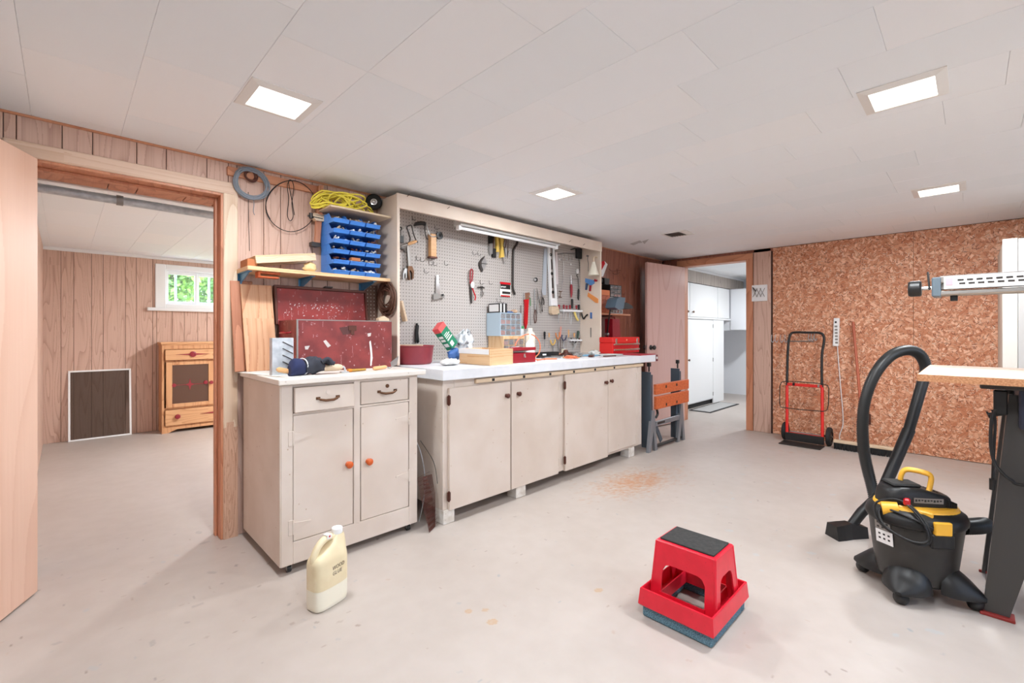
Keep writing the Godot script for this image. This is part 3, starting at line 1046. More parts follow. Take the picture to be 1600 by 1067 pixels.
	s.frm(0, 0.52, 0, 0.755, 0.018, 0.018, 0.018, -0.008, 0, 0.002)
	part("frame", s, M.white_plastic, o)
	s = S()
	s.t = f
	s.bb(0.012, 0.508, 0.012, 0.743, -0.005, -0.0035)
	part("mesh", s, M.screen_mesh, o)

func pine_cupboard() -> void:
	var z := -6.55
	var x0 := 0.8
	var x1 := 1.46
	var o := thing("pine_cupboard", "low pine cupboard with dark glass door and carved red pulls under the window", "cupboard", Vector3(1.13, 0, -6.67))
	var s := S()
	s.bb(x0, x0 + 0.025, 0, 1.03, z - 0.24, z, 0.003)
	s.bb(x1 - 0.025, x1, 0, 1.03, z - 0.24, z, 0.003)
	s.bb(x0 + 0.02, x1 - 0.02, 0.02, 1.03, z - 0.24, z - 0.225)
	s.bb(x0 + 0.02, x1 - 0.02, 0.06, 0.08, z - 0.23, z - 0.005)
	s.bb(x0 + 0.02, x1 - 0.02, 0.27, 0.29, z - 0.23, z - 0.005)
	s.bb(x0 + 0.02, x1 - 0.02, 0.825, 0.84, z - 0.23, z - 0.005)
	s.bb(x0 + 0.025, x1 - 0.025, 0.97, 1.03, z - 0.23, z - 0.001, 0.003)
	s.prism(PackedVector2Array([Vector2(x0, 0), Vector2(x0 + 0.06, 0), Vector2(x0 + 0.14, 0.035), Vector2(x1 - 0.14, 0.035), Vector2(x1 - 0.06, 0), Vector2(x1, 0), Vector2(x1, 0.065), Vector2(x0, 0.065)]), 0.018, Vector3(0, 0, z - 0.01))
	s.bb(1.315, 1.335, 0.29, 0.83, z - 0.02, z, 0.002)
	part("body", s, M.cup_wood, o)
	s = S()
	s.bb(x0 - 0.012, x1 + 0.012, 1.03, 1.055, z - 0.25, z + 0.015, 0.005)
	s.bb(x0 - 0.004, x1 + 0.004, 1.015, 1.03, z - 0.245, z + 0.007, 0.003)
	part("top", s, M.cup_wood_h, o)
	# top drawer with a rosette pull
	s = S()
	s.bb(x0 + 0.03, 1.34, 0.845, 0.965, z - 0.02, z + 0.022, 0.003)
	var d := part("drawer", s, M.cup_wood_h, o)
	s = S()
	s.prism(PackedVector2Array([Vector2(0.92, 0.908), Vector2(1.06, 0.899), Vector2(1.13, 0.899), Vector2(1.27, 0.908), Vector2(1.13, 0.917), Vector2(1.06, 0.917)]), 0.006, Vector3(0, 0, z + 0.022))
	s.lathe([Vector2(0.034, 0), Vector2(0.034, 0.01), Vector2(0.022, 0.014), Vector2(0.02, 0.008), Vector2(0, 0.01)], Vector3(1.095, 0.908, z + 0.022), Basis(Vector3.RIGHT, PI / 2), 18)
	part("pull", s, M.red_carved, d)
	# glazed door
	s = S()
	s.frm(0.838, 1.31, 0.292, 0.822, 0.058, 0.043, 0.037, z - 0.002, z + 0.02, 0.003)
	d = part("door", s, M.cup_wood, o)
	s = S()
	s.bb(0.89, 1.25, 0.33, 0.79, z + 0.004, z + 0.008)
	part("glass", s, M.smoked, d)
	s = S()
	s.bb(0.895, 1.245, 0.547, 0.553, z + 0.008, z + 0.012)
	s.prism(PackedVector2Array([Vector2(1.02, 0.55), Vector2(1.055, 0.565), Vector2(1.067, 0.62), Vector2(1.079, 0.565), Vector2(1.115, 0.55), Vector2(1.079, 0.535), Vector2(1.067, 0.48), Vector2(1.055, 0.535)]), 0.005, Vector3(0, 0, z + 0.008))
	s.lathe([Vector2(0.024, 0), Vector2(0.02, 0.01), Vector2(0, 0.011)], Vector3(0.912, 0.55, z + 0.01), Basis(Vector3.RIGHT, PI / 2), 12)
	s.lathe([Vector2(0.024, 0), Vector2(0.02, 0.01), Vector2(0, 0.011)], Vector3(1.225, 0.562, z + 0.01), Basis(Vector3.RIGHT, PI / 2), 12)
	part("ornament", s, M.red_carved, d)
	s = S()
	s.lathe([Vector2(0.012, 0), Vector2(0.012, 0.012), Vector2(0.022, 0.02), Vector2(0.02, 0.032), Vector2(0, 0.034)], Vector3(1.278, 0.56, z + 0.018), Basis(Vector3.RIGHT, PI / 2), 12)
	part("knob", s, M.red_carved, d)
	s = S()
	s.bb(1.338, 1.43, 0.292, 0.822, z - 0.01, z + 0.012, 0.003)
	part("side_panel", s, M.cup_wood, o)
	# bottom drawer
	s = S()
	s.bb(x0 + 0.03, 1.43, 0.085, 0.265, z - 0.02, z + 0.02, 0.003)
	d = part("drawer", s, M.cup_wood_h, o)
	s = S()
	s.lathe([Vector2(0.012, 0), Vector2(0.012, 0.012), Vector2(0.028, 0.018), Vector2(0.024, 0.032), Vector2(0, 0.034)], Vector3(0.945, 0.185, z + 0.02), Basis(Vector3.RIGHT, PI / 2), 14)
	part("knob", s, M.red_carved, d)
	s = S()
	s.prism(PackedVector2Array([Vector2(1.17, 0.19), Vector2(1.3, 0.182), Vector2(1.36, 0.182), Vector2(1.36, 0.2), Vector2(1.3, 0.2)]), 0.006, Vector3(0, 0, z + 0.02))
	part("pull", s, M.red_carved, d)

func right_room() -> void:
	var zc := -3.0
	var s := S()
	s.bb(5.95, 9.3, CEIL + 0.0115, CEIL + 0.2, -3.75, 0.6)
	var w := struct("ceiling_cupboard_room", s, M.ceil_back)
	tiles(w, 5.97, 9.1, -3.65, 0.5, CEIL, 12)
	s = S()
	s.bb(5.95, 9.3, 0, CEIL + 0.1, -3.75, -3.65)
	struct("wall_cupboard_room", s, M.wall_white)
	s = S()
	s.bb(9.05, 9.3, 0, CEIL + 0.1, -3.75, 0.6)
	struct("wall_cupboard_room", s, M.wall_white)
	s = S()
	s.bb(5.95, 9.3, 0, CEIL + 0.1, 0.5, 0.6)
	struct("wall_cupboard_room", s, M.wall_white)
	s = S()
	s.bb(5.952, 5.97, 0, CEIL, -3.65, -2.72)
	s.bb(5.952, 5.97, 0, CEIL, -1.87, 0.5)
	struct("wall_cupboard_room", s, M.wall_white)
	# boarded bulkhead over the cupboards
	s = S()
	s.bb(5.97, 9.02, 1.93, CEIL, -3.65, zc - 0.012)
	w = struct("bulkhead", s, M.groove)
	var x := 5.97
	var k := 0
	while x < 9.0:
		var wd: float = minf([0.14, 0.1, 0.2, 0.12][k % 4], 9.02 - x)
		s = S()
		s.bb(x + 0.002, x + wd - 0.002, 1.93, CEIL - 0.035, zc - 0.012, zc, 0.002)
		part("plank", s, M["greypanel%d" % (k % 3)], w)
		x += wd
		k += 1
	s = S()
	s.bb(5.97, 9.02, CEIL - 0.035, CEIL, zc - 0.01, zc + 0.012, 0.003)
	part("crown", s, M.white, w)
	# wall cupboards
	var o := thing("wall_cupboard", "white wall cupboard hung under the boarded bulkhead", "cupboard", Vector3(7.15, 1.4, zc - 0.3))
	s = S()
	s.bb(6.05, 8.32, 1.4, 1.925, -3.6, zc - 0.02, 0.002)
	s.bb(6.03, 8.34, 1.375, 1.4, -3.6, zc + 0.01, 0.003)
	part("body", s, M.white, o)
	for q in [[6.06, 6.72], [6.73, 7.79], [7.8, 8.31]]:
		s = S()
		s.bb(q[0] + 0.004, q[1] - 0.004, 1.408, 1.92, zc - 0.02, zc, 0.003)
		var d := part("door", s, M.white, o)
		if q[1] < 8.0:
			s = S()
			var kx: float = q[1] - 0.09 if q[0] < 6.5 else q[0] + 0.09
			s.lathe([Vector2(0.008, 0), Vector2(0.008, 0.012), Vector2(0.018, 0.018), Vector2(0.015, 0.028), Vector2(0, 0.03)], Vector3(kx, 1.48, zc), Basis(Vector3.RIGHT, PI / 2), 10)
			part("knob", s, M.bronze, d)
	# tall cupboard
	o = thing("tall_cupboard", "tall white two-door cupboard standing behind the far doorway", "cupboard", Vector3(7.1, 0, zc - 0.3))
	s = S()
	s.bb(6.05, 8.06, 0.07, 1.372, -3.6, zc - 0.02, 0.002)
	part("body", s, M.white, o)
	s = S()
	s.bb(6.05, 8.0, 0, 0.07, -3.6, zc - 0.04)
	part("plinth", s, M.black_matte, o)
	for q in [[6.06, 6.58], [6.59, 7.6]]:
		s = S()
		s.bb(q[0] + 0.004, q[1] - 0.004, 0.085, 1.365, zc - 0.02, zc, 0.003)
		var d := part("door", s, M.white, o)
		s = S()
		s.lathe([Vector2(0.008, 0), Vector2(0.008, 0.012), Vector2(0.018, 0.018), Vector2(0.015, 0.028), Vector2(0, 0.03)], Vector3(q[1] - 0.06 if q[0] < 6.5 else q[0] + 0.08, 0.75, zc), Basis(Vector3.RIGHT, PI / 2), 10)
		part("knob", s, M.bronze, d)
		for y in [0.16, 0.72, 1.27]:
			s = S()
			s.bb(q[1] - 0.012, q[1] + 0.008, y - 0.03, y + 0.03, zc, zc + 0.004)
			part("hinge", s, M.dull_steel, d)
	s = S()
	s.bb(7.61, 8.06, 0.0, 1.37, zc - 0.02, zc, 0.003)
	part("end_panel", s, M.white, o)
	# second run in the far corner
	o = thing("corner_wall_cupboard", "pale blue-white wall cupboard in the far corner beside the tall cupboard", "cupboard", Vector3(8.7, 1.15, -3.3))
	s = S()
	s.bb(8.35, 9.04, 1.2, 1.925, -3.6, -2.6, 0.003)
	part("body", s, M.wall_white, o)
	for q in [[-2.99, -2.62]]:
		s = S()
		s.bb(8.335, 8.35, 1.21, 1.915, q[0], q[1], 0.003)
		part("door", s, M.wall_white, o)
	o = thing("floor_mat", "thin grey mat with dark edging on the floor before the tall white cupboard", "mat", Vector3(7.3, 0, -2.8))
	s = S()
	s.bb(6.65, 7.8, 0.001, 0.008, -2.98, -2.66, 0.002)
	part("edging", s, M.black_matte, o)
	s = S()
	s.bb(6.69, 7.76, 0.006, 0.011, -2.95, -2.69, 0.002)
	part("pile", s, mt(c8(176, 174, 172), 0.95), o)

const ROT_OUT := Basis(Vector3.RIGHT, Vector3.BACK, Vector3.DOWN)   # a lathe whose axis points to +z
func knob_z(called: String, p: Vector3, r: float, m: Material, parent: Node3D) -> void:
	var s := S()
	s.lathe([Vector2(r * 0.75, 0), Vector2(r * 0.75, r * 0.15), Vector2(r * 0.45, r * 0.3), Vector2(r * 0.45, r * 0.7), Vector2(r * 0.95, r * 1.0), Vector2(r, r * 1.35), Vector2(r * 0.7, r * 1.65), Vector2(0, r * 1.7)], p, ROT_OUT, 16, true)
	part(called, s, m, parent)

func furniture() -> void:
	painted_cabinet()
	workbench()
	peg_case()

func painted_cabinet() -> void:
	var x0 := 0.735
	var x1 := 1.492
	var zf := -2.312
	var zb := -2.93
	var o := thing("painted_cabinet", "cream painted wooden cabinet on castors with two drawers above two doors", "cabinet", Vector3(1.11, 0, -2.62))
	var s := S()
	s.bb(x0 + 0.002, x1, 0.045, 0.915, zb, zf - 0.02, 0.002)
	s.bb(x0, x0 + 0.055, 0.045, 0.915, zf - 0.02, zf, 0.003)   # face frame
	s.bb(x1 - 0.055, x1, 0.045, 0.915, zf - 0.02, zf, 0.003)
	s.bb(1.098, 1.134, 0.15, 0.915, zf - 0.02, zf, 0.002)
	s.bb(x0 + 0.055, x1 - 0.055, 0.045, 0.152, zf - 0.02, zf - 0.0008, 0.002)
	s.bb(x0 + 0.055, x1 - 0.055, 0.766, 0.776, zf - 0.02, zf - 0.0008, 0.001)
	s.bb(x0 + 0.055, x1 - 0.055, 0.903, 0.915, zf - 0.02, zf - 0.0008, 0.001)
	part("body", s, M.cream, o)
	s = S()
	s.bb(x0 - 0.004, x0 + 0.003, 0.047, 0.913, zb, zf - 0.003, 0.001)
	part("side_panel", s, M.cream, o)
	s = S()
	s.bb(x0 - 0.018, 1.535, 0.918, 0.947, zb - 0.02, zf + 0.028, 0.004)
	part("worktop", s, M.top_white, o)
	# drawers
	for q in [[0.79, 1.096, 0.018, 0.0], [1.137, 1.434, -0.002, 0.0]]:
		s = S()
		s.bb(q[0] + 0.003, q[1] - 0.003, 0.779, 0.9, zf - 0.3, zf + q[2], 0.003)
		var d := part("drawer", s, M.cream_door, o)
		var c := Vector3((q[0] + q[1]) / 2 + 0.01, 0.838, zf + q[2])
		s = S()
		s.tube([c + Vector3(-0.055, 0.004, 0.002), c + Vector3(-0.042, -0.004, 0.012), c + Vector3(-0.02, -0.009, 0.02), c + Vector3(0.02, -0.009, 0.02), c + Vector3(0.042, -0.004, 0.012), c + Vector3(0.055, 0.004, 0.002)], [0.003, 0.006, 0.007, 0.007, 0.006, 0.003], 8)
		s.box(c + Vector3(-0.05, 0.002, 0.001), Vector3(0.022, 0.014, 0.003), 0.001)
		s.box(c + Vector3(0.05, 0.002, 0.001), Vector3(0.022, 0.014, 0.003), 0.001)
		part("pull", s, M.bronze, d)
		s = S()
		s.cyl(c + Vector3(0, 0.03, -0.001), c + Vector3(0, 0.03, 0.003), 0.011)
		part("lock", s, M.cream if q[2] > 0 else M.bronze, d)
	# doors with strap hinges
	for q in [[0.79, 1.096, true], [1.137, 1.434, false]]:
		s = S()
		s.bb(q[0] + 0.002, q[1] - 0.002, 0.155, 0.764, zf - 0.018, zf - 0.001, 0.002)
		var d := part("door", s, M.cream_door, o)
		knob_z("knob", Vector3(q[1] - 0.03 if q[2] else q[0] + 0.042, 0.475 if q[2] else 0.468, zf - 0.001), 0.019, M.knob_wood, d)
		for y in ([0.655, 0.225] if q[2] else [0.665, 0.335]):
			var hx: float = q[0] if q[2] else q[1]
			var sg := 1.0 if q[2] else -1.0
			s = S()
			s.bb(hx - sg * 0.022, hx + sg * 0.002, y - 0.036, y + 0.036, zf - 0.001, zf + 0.003, 0.001)
			s.cyl(Vector3(hx, y - 0.034, zf + 0.002), Vector3(hx, y + 0.034, zf + 0.002), 0.0045, 0.0045, 8)
			s.prism(PackedVector2Array([Vector2(hx, y - 0.02), Vector2(hx + sg * 0.085, y + 0.004), Vector2(hx + sg * 0.085, y + 0.012), Vector2(hx, y + 0.022)]), 0.003, Vector3(0, 0, zf - 0.001))
			part("hinge", s, M.cream, d)
	for q in [[x0 + 0.045, zf - 0.035], [x1 - 0.045, zf - 0.035], [x0 + 0.045, zb + 0.04], [x1 - 0.045, zb + 0.04]]:
		s = S()
		s.cyl(Vector3(q[0] - 0.009, 0.018, q[1]), Vector3(q[0] + 0.009, 0.018, q[1]), 0.018, 0.018, 16)
		var c := part("castor", s, M.black, o)
		s = S()
		s.bb(q[0] - 0.013, q[0] - 0.01, 0.015, 0.046, q[1] - 0.012, q[1] + 0.012)
		s.bb(q[0] + 0.01, q[0] + 0.013, 0.015, 0.046, q[1] - 0.012, q[1] + 0.012)
		s.bb(q[0] - 0.016, q[0] + 0.016, 0.041, 0.046, q[1] - 0.016, q[1] + 0.016)
		part("fork", s, M.dull_steel, c)

func workbench() -> void:
	var zf := -2.258
	var x0 := 1.637
	var x1 := 3.99
	var o := thing("workbench", "long cream workbench with four doors and white block feet", "workbench", Vector3(2.8, 0, -2.6))
	var s := S()
	s.bb(x0 + 0.001, x0 + 0.02, 0.086, 0.877, -2.94, zf - 0.02, 0.001)
	s.bb(x1 - 0.02, x1 - 0.001, 0.086, 0.877, -2.94, zf - 0.02, 0.001)
	s.bb(x0 + 0.02, x1 - 0.02, 0.0865, 0.105, -2.94, zf - 0.02)
	s.bb(x0, x1, 0.086, 0.877, -2.955, -2.94)
	s.bb(x0, x0 + 0.085, 0.086, 0.877, zf - 0.02, zf, 0.003)
	s.bb(x0 + 0.085, x1 - 0.06, 0.82, 0.877, zf - 0.02, zf - 0.001, 0.001)
	s.bb(x0 + 0.085, x1 - 0.06, 0.0862, 0.13, zf - 0.02, zf - 0.001, 0.001)
	s.bb(2.6, 2.98, 0.13, 0.82, zf - 0.02, zf - 0.0015, 0.001)
	s.bb(x1 - 0.06, x1, 0.086, 0.877, zf - 0.02, zf, 0.003)
	s.bb(x1 - 0.2, x1 - 0.06, 0.13, 0.82, zf - 0.02, zf - 0.0015, 0.001)
	part("carcass", s, M.cream, o)
	# counter with a butt joint and a white front edge
	var j := at_z(909, 560, -2.215).x
	var ct := thing("countertop", "long white painted countertop over workbench and steel cabinet", "countertop", Vector3(2.9, 0.879, -2.6))
	for q in [[1.605, j], [j, 4.19]]:
		s = S()
		s.bb(q[0] + 0.0008, q[1] - 0.0008, 0.8795, 0.946, -2.968, -2.213, 0.003)
		part("slab", s, M.counter, ct)
	# slotted rail below the counter
	var rx0 := at_z(744, 596, -2.24).x
	s = S()
	s.bb(rx0, x1, 0.842, 0.868, zf - 0.002, -2.236, 0.002)
	var rail := part("slotted_rail", s, M.handle_pale, o)
	for p in [771.0, 819.0, 860.0, 897.0, 930.0, 960.0]:
		var c := at_z(p, 590, -2.235).x
		s = S()
		s.bb(c - 0.011, c + 0.011, 0.846, 0.864, -2.24, -2.2345)
		part("slot", s, M.black_matte, rail)
	# doors: [left px, right px, knob px, hinge side]
	for q in [[702.5, 798.0, 791.0, 618.0, -1], [799.5, 873.0, 809.0, 615.0, 1], [883.5, 950.0, 945.5, 597.5, -1], [950.5, 994.0, 954.0, 595.0, 1]]:
		var a := at_z(q[0], 600, -2.236).x
		var b := at_z(q[1], 600, -2.236).x
		var low := 0.082 if q[0] < 940 else 0.112
		s = S()
		s.bb(a, b, low, 0.828 if q[0] < 880 else 0.838, zf - 0.001, -2.236, 0.003)
		var d := part("door", s, M.cream_door, o)
		var kp := at_z(q[2], q[3], -2.236)
		knob_z("knob", kp, 0.017, M.brown_metal, d)
		for y in [0.17, 0.755]:
			var hx: float = a - 0.004 if q[4] < 0 else b + 0.004
			s = S()
			s.prism(PackedVector2Array([Vector2(hx - 0.012, y - 0.024), Vector2(hx, y - 0.034), Vector2(hx + 0.012, y - 0.024), Vector2(hx + 0.012, y + 0.024), Vector2(hx, y + 0.034), Vector2(hx - 0.012, y + 0.024)]), 0.006, Vector3(0, 0, -2.241))
			s.cyl(Vector3(hx, y - 0.028, -2.234), Vector3(hx, y + 0.028, -2.234), 0.005, 0.005, 8)
			part("hinge", s, M.brown_metal if q[4] < 0 else M.cream, d)
	for q in [[1.638, 1.722], [2.262, 2.36], [3.75, 3.85]]:
		for z in [[-2.345, -2.252], [-2.94, -2.85]]:
			s = S()
			s.bb(q[0], q[1], 0, 0.0855, z[0], z[1], 0.003)
			part("foot", s, M.foot_white, o)

func peg_case() -> void:
	var o := thing("tool_case", "cream tool case with a pegboard back and deep top fascia standing on the workbench", "tool board", Vector3(2.77, 0.946, -2.84))
	var s := S()
	s.bb(1.585, 1.607, 0.9465, 2.1, -2.968, -2.7, 0.003)
	part("side_panel", s, M.shell, o)
	s = S()
	s.bb(3.945, 3.967, 0.9465, 2.1, -2.968, -2.7, 0.003)
	part("side_panel", s, M.shell, o)
	s = S()
	s.bb(1.582, 3.97, 2.004, 2.103, -2.718, -2.697, 0.003)
	var f := part("fascia", s, M.shell, o)
	for p in [[636.0, 307.0, 0.012], [699.0, 326.0, 0.012], [889.0, 378.0, 0.012], [911.0, 383.0, 0.014]]:
		var c := at_z(p[0], p[1], -2.697)
		s = S()
		s.cyl(c, c + Vector3(0.008, 0.012, 0.018), 0.0018, 0.0018, 6)
		part("nail", s, M.brown_metal, f)
	s = S()
	s.bb(1.607, 3.945, 2.08, 2.1, -2.968, -2.718)
	part("top_board", s, M.shell, o)
	s = S()
	s.bb(1.607, 3.945, 0.9465, 2.09, -2.968, -2.958)
	part("pegboard", s, M.peg, o)
	# strip light hung inside the fascia
	var a := at_z(714.5, 352, -2.78)
	var b := at_z(870, 385, -2.78)
	var l := thing("strip_light", "unlit white fluorescent strip light under the fascia of the tool case", "light", Vector3((a.x + b.x) / 2, a.y, -2.78))
	s = S()
	s.prism(PackedVector2Array([Vector2(-0.045, 0.0), Vector2(0.045, 0.0), Vector2(0.03, 0.045), Vector2(-0.03, 0.045)]), b.x - a.x, Vector3(a.x, a.y, -2.78), Basis(Vector3.BACK, Vector3.UP, Vector3.RIGHT))
	s.bb(a.x + 0.1, a.x + 0.12, a.y + 0.04, 2.082, -2.79, -2.77)
	s.bb(b.x - 0.12, b.x - 0.1, a.y + 0.04, 2.082, -2.79, -2.77)
	part("housing", s, mt(c8(214, 214, 211), 0.5), l)
	s = S()
	s.cyl(Vector3(a.x + 0.03, a.y - 0.016, -2.78), Vector3(b.x - 0.03, a.y - 0.016, -2.78), 0.013, 0.013, 12)
	part("tube", s, M.white_plastic, l)
	for x in [a.x + 0.015, b.x - 0.015]:
		s = S()
		s.bb(x - 0.014, x + 0.014, a.y - 0.034, a.y + 0.004, -2.8, -2.76, 0.003)
		part("lamp_holder", s, M.white_plastic, l)

func coil(s: Sh, c: Vector3, nrm: Vector3, r: float, w: float, turns: int, spread: float, sd: int, squash := 1.0) -> void:   # a hank of wire
	var rng := RandomNumberGenerator.new()
	rng.seed = sd
	var f := s.frame_of(nrm)
	var p := []
	var per := 22
	for k in turns * per:
		var a := TAU * k / per
		var rr := r + spread * sin(k * 0.37 + sd) * 0.5 + spread * 0.5 * sin(k * 0.11)
		p.append(c + f.x * cos(a) * rr + f.y * sin(a) * rr * squash + f.z * (spread * 0.4 * sin(k * 0.23 + 1.0)))
	s.tube(p, w, 5)
func spline(pts: Array, n := 8) -> Array:
	var out := []
	for k in pts.size() - 1:
		var a: Vector3 = pts[maxi(k - 1, 0)]
		var b: Vector3 = pts[k]
		var c: Vector3 = pts[k + 1]
		var d: Vector3 = pts[mini(k + 2, pts.size() - 1)]
		for i in n:
			out.append(b.cubic_interpolate(c, a, d, float(i) / n))
	out.append(pts[pts.size() - 1])
	return out
func wz(list: Array, z: float) -> Array:   # pixels -> points on the plane z
	var out := []
	for q in list: out.append(at_z(q[0], q[1], q[2] if q.size() > 2 else z))
	return out
func poly_z(list: Array, z: float) -> PackedVector2Array:
	var out := PackedVector2Array()
	for q in list:
		var p := at_z(q[0], q[1], z)
		out.append(Vector2(p.x, p.y))
	return out
func cut(list: Array, z: float, d: float) -> Sh:   # outline in pixels on plane z, given thickness towards the room
	var s := S()
	s.prism(poly_z(list, z), d, Vector3(0, 0, z))
	return s

func shelf_corner() -> void:
	var s := S()
	var a := at_z(354, 262, ZW)
	var b := at_z(500, 295, ZW)
	s.bb(a.x, b.x, 2.062, 2.112, ZW - 0.002, ZW + 0.018, 0.003)
	solo("hanging_rail", s, M.redwood_h, "orange wooden hanging rail nailed to the panelling under the ceiling", "rail")
	# bar clamp
	var zc := -2.935
	var o := thing("bar_clamp", "wooden bar clamp hanging upright between wire loop and blue bins", "clamp", at_z(496, 386, zc))
	part("bar", cut([[496, 291], [503, 291], [501, 338], [497, 386], [490, 386], [492, 345]], zc - 0.012, 0.026), M.redwood, o)
	s = cut([[483, 336], [488, 334], [507, 341], [507, 348], [490, 346]], zc - 0.015, 0.04)
	part("upper_jaw", s, M.handle_pale, o)
	s = S()
	s.cyl(at_z(481, 337, zc + 0.02), at_z(504, 342, zc + 0.02), 0.006)
	s.cyl(at_z(486, 333, zc + 0.02), at_z(486, 341, zc + 0.02), 0.012)
	part("screw", s, M.dark_steel, o)
	part("lower_jaw", cut([[483, 379], [497, 381], [497, 387], [491, 387], [483, 385]], zc - 0.015, 0.045), M.dark_steel, o)
	# hanks
	s = S()
	coil(s, at_z(393.5, 287, ZW + 0.035), Vector3.BACK, 0.083, 0.0042, 9, 0.013, 3)
	s.tube(spline(wz([[395, 306], [397, 318], [396, 330], [398, 336]], ZW + 0.02), 5), 0.002, 5)
	solo("cable_coil", s, mt(c8(132, 140, 150), 0.5), "coiled grey cable hanging from the wooden rail by the door casing", "cable")
	s = S()
	coil(s, at_z(392, 274, ZW + 0.03), Vector3.BACK, 0.03, 0.004, 5, 0.008, 7)
	solo("wire_coil", s, M.brown_metal, "small dark wire coil hanging inside the grey cable coil", "wire")
	s = S()
	var ring := []
	for k in 60:
		var t := TAU * k / 44.0 + 2.6
		ring.append(at_z(455 + cos(t) * (38 + 2 * sin(k * 0.3)), 322 + sin(t) * 40, ZW + 0.024 + 0.003 * sin(k * 0.2)))
	s.tube(ring, 0.0026, 5)
	solo("wire_loop", s, M.black_matte, "large thin black wire loop hanging on the panelling", "wire")
	s = S()
	s.tube(spline(wz([[453, 281], [449, 290], [451, 312], [449, 335], [453, 345], [458, 338], [456, 318], [459, 295], [457, 284], [453, 281], [451, 286], [456, 312], [460, 336]], ZW + 0.03), 6), 0.0022, 5)
	solo("cord_loop", s, M.black_matte, "narrow hanging loop of dark cord inside the large wire loop", "cord")
	s = S()
	s.tube(spline(wz([[388, 300], [388.5, 340], [390, 392]], ZW + 0.006), 6), 0.0016, 5)
	solo("hanging_string", s, M.black_matte, "thin dark string hanging down the panelling below the grey coil", "string")
	# shelf on blue brackets
	var y := 1.53
	o = thing("wall_shelf", "pale plank shelf on three blue steel brackets above the red chest", "shelf", Vector3(1.15, y, -2.85))
	s = S()
	s.bb(0.705, 1.56, y - 0.022, y, ZW, -2.745, 0.002)
	part("board", s, M.pine_h, o)
	for px in [372.0, 468.0, 562.0]:
		var x := at_z(px, 440, ZW).x + 0.008
		s = S()
		s.bb(x - 0.014, x + 0.014, y - 0.1, y - 0.022, ZW - 0.002, ZW + 0.004)
		s.bb(x - 0.012, x + 0.012, y - 0.026, y - 0.022, ZW, -2.78)
		s.bb(x - 0.003, x + 0.003, y - 0.09, y - 0.024, ZW, ZW + 0.03)
		s.prism(PackedVector2Array([Vector2(0, y - 0.085), Vector2(0.19, y - 0.03), Vector2(0.19, y - 0.024), Vector2(0, y - 0.024)]), 0.005, Vector3(x + 0.0025, 0, ZW), Basis(Vector3.BACK, Vector3.UP, Vector3.LEFT))
		part("bracket", s, M.bracket, o)
	# blue bins
	bins(y)
	# board laid on the bins
	s = S()
	s.bb(1.155, 1.566, 1.937, 1.949, -2.955, -2.745, 0.002)
	solo("thin_board", s, M.handle_pale, "thin bare board lying across the top row of blue bins", "board")
	# rope
	var rng := RandomNumberGenerator.new()
	rng.seed = 4
	var p := []
	var c := Vector3(1.26, 2.0, -2.84)
	for k in 300:
		var t := k * 0.27
		var lob := 0.5 + 0.5 * sin(k * 0.071)
		var q := c + Vector3(cos(t) * (0.1 + 0.035 * sin(k * 0.31)) + 0.03 * sin(k * 0.043), 0, sin(t * 1.04) * 0.055)
		q.y += sin(t + 0.7 * sin(k * 0.05)) * (0.03 + 0.03 * lob)
		q.x -= 0.04 * (1 - lob)
		if q.x < 1.15: q.y -= (1.15 - q.x) * 0.55
		q.y = maxf(q.y, 1.9565 if q.x > 1.14 else 1.83)
		p.append(q)
	for q in [[1.4, 2.02], [1.46, 2.0], [1.48, 1.975], [1.42, 1.96], [1.44, 1.99], [1.5, 1.9565]]:
		p.append(Vector3(q[0], q[1], -2.83))
	s = S()
	s.tube(p, 0.0052, 6)
	solo("yellow_rope", s, M.rope, "tangled hank of yellow rope lying on top of the blue bins", "rope")
	# small wheel
	var wc := Vector3(1.535, 2.075, -2.925)
	var wax := Vector3(-0.55, 0, 0.83).normalized()
	var wrot := Basis(Vector3.UP, wax, Vector3.UP.cross(wax))
	o = thing("barrow_tyre", "small black rubber wheel with steel hub hanging on a nail beside the tool case", "wheel", wc - Vector3(0, 0.055, 0))
	s = S()
	s.lathe([Vector2(0.024, -0.014), Vector2(0.046, -0.016), Vector2(0.055, -0.008), Vector2(0.055, 0.008), Vector2(0.046, 0.016), Vector2(0.024, 0.014)], wc, wrot, 24)
	part("tyre", s, M.black_matte, o)
	s = S()
	s.lathe([Vector2(0, -0.01), Vector2(0.023, -0.01), Vector2(0.023, 0.01), Vector2(0.016, 0.011), Vector2(0.012, 0.006), Vector2(0.007, 0.013), Vector2(0, 0.013)], wc, wrot, 18)
	part("hub", s, M.chrome, o)
	s = S()
	s.cyl(wc, wc - wax * 0.05 + Vector3(0.02, 0, -0.01), 0.003, 0.003, 6)
	part("axle_pin", s, M.dark_steel, o)
	# tilted tray and bits on the shelf
	var z0 := -2.765
	o = thing("wooden_tray", "upturned pale shallow wooden tray tilted on the shelf", "tray", Vector3(0.93, y, -2.83))
	var f := Basis(Vector3.BACK, 0.16)
	var org := at_z(401, 410, z0) 
	org.y = y + 0.012
	s = S()
	s.t = Transform3D(f, org)
	s.bb(0, 0.33, 0.04, 0.05, -0.17, 0, 0.002)
	part("base", s, M.cardboard, o)
	s = S()
	s.t = Transform3D(f, org)
	s.bb(0, 0.33, 0.006, 0.042, -0.012, 0, 0.002)
	part("side", s, M.handle_pale, o)
	s = S()
	s.t = Transform3D(f, org)
	s.bb(0, 0.33, 0.006, 0.042, -0.17, -0.158, 0.002)
	part("side", s, M.handle_pale, o)
	s = S()
	s.t = Transform3D(f, org)
	s.bb(0, 0.012, 0.006, 0.042, -0.16, -0.01, 0.002)
	part("side", s, M.cardboard, o)
	s = S()
	s.bb(0.715, 0.765, y + 0.0005, y + 0.045, -2.93, -2.79, 0.002)
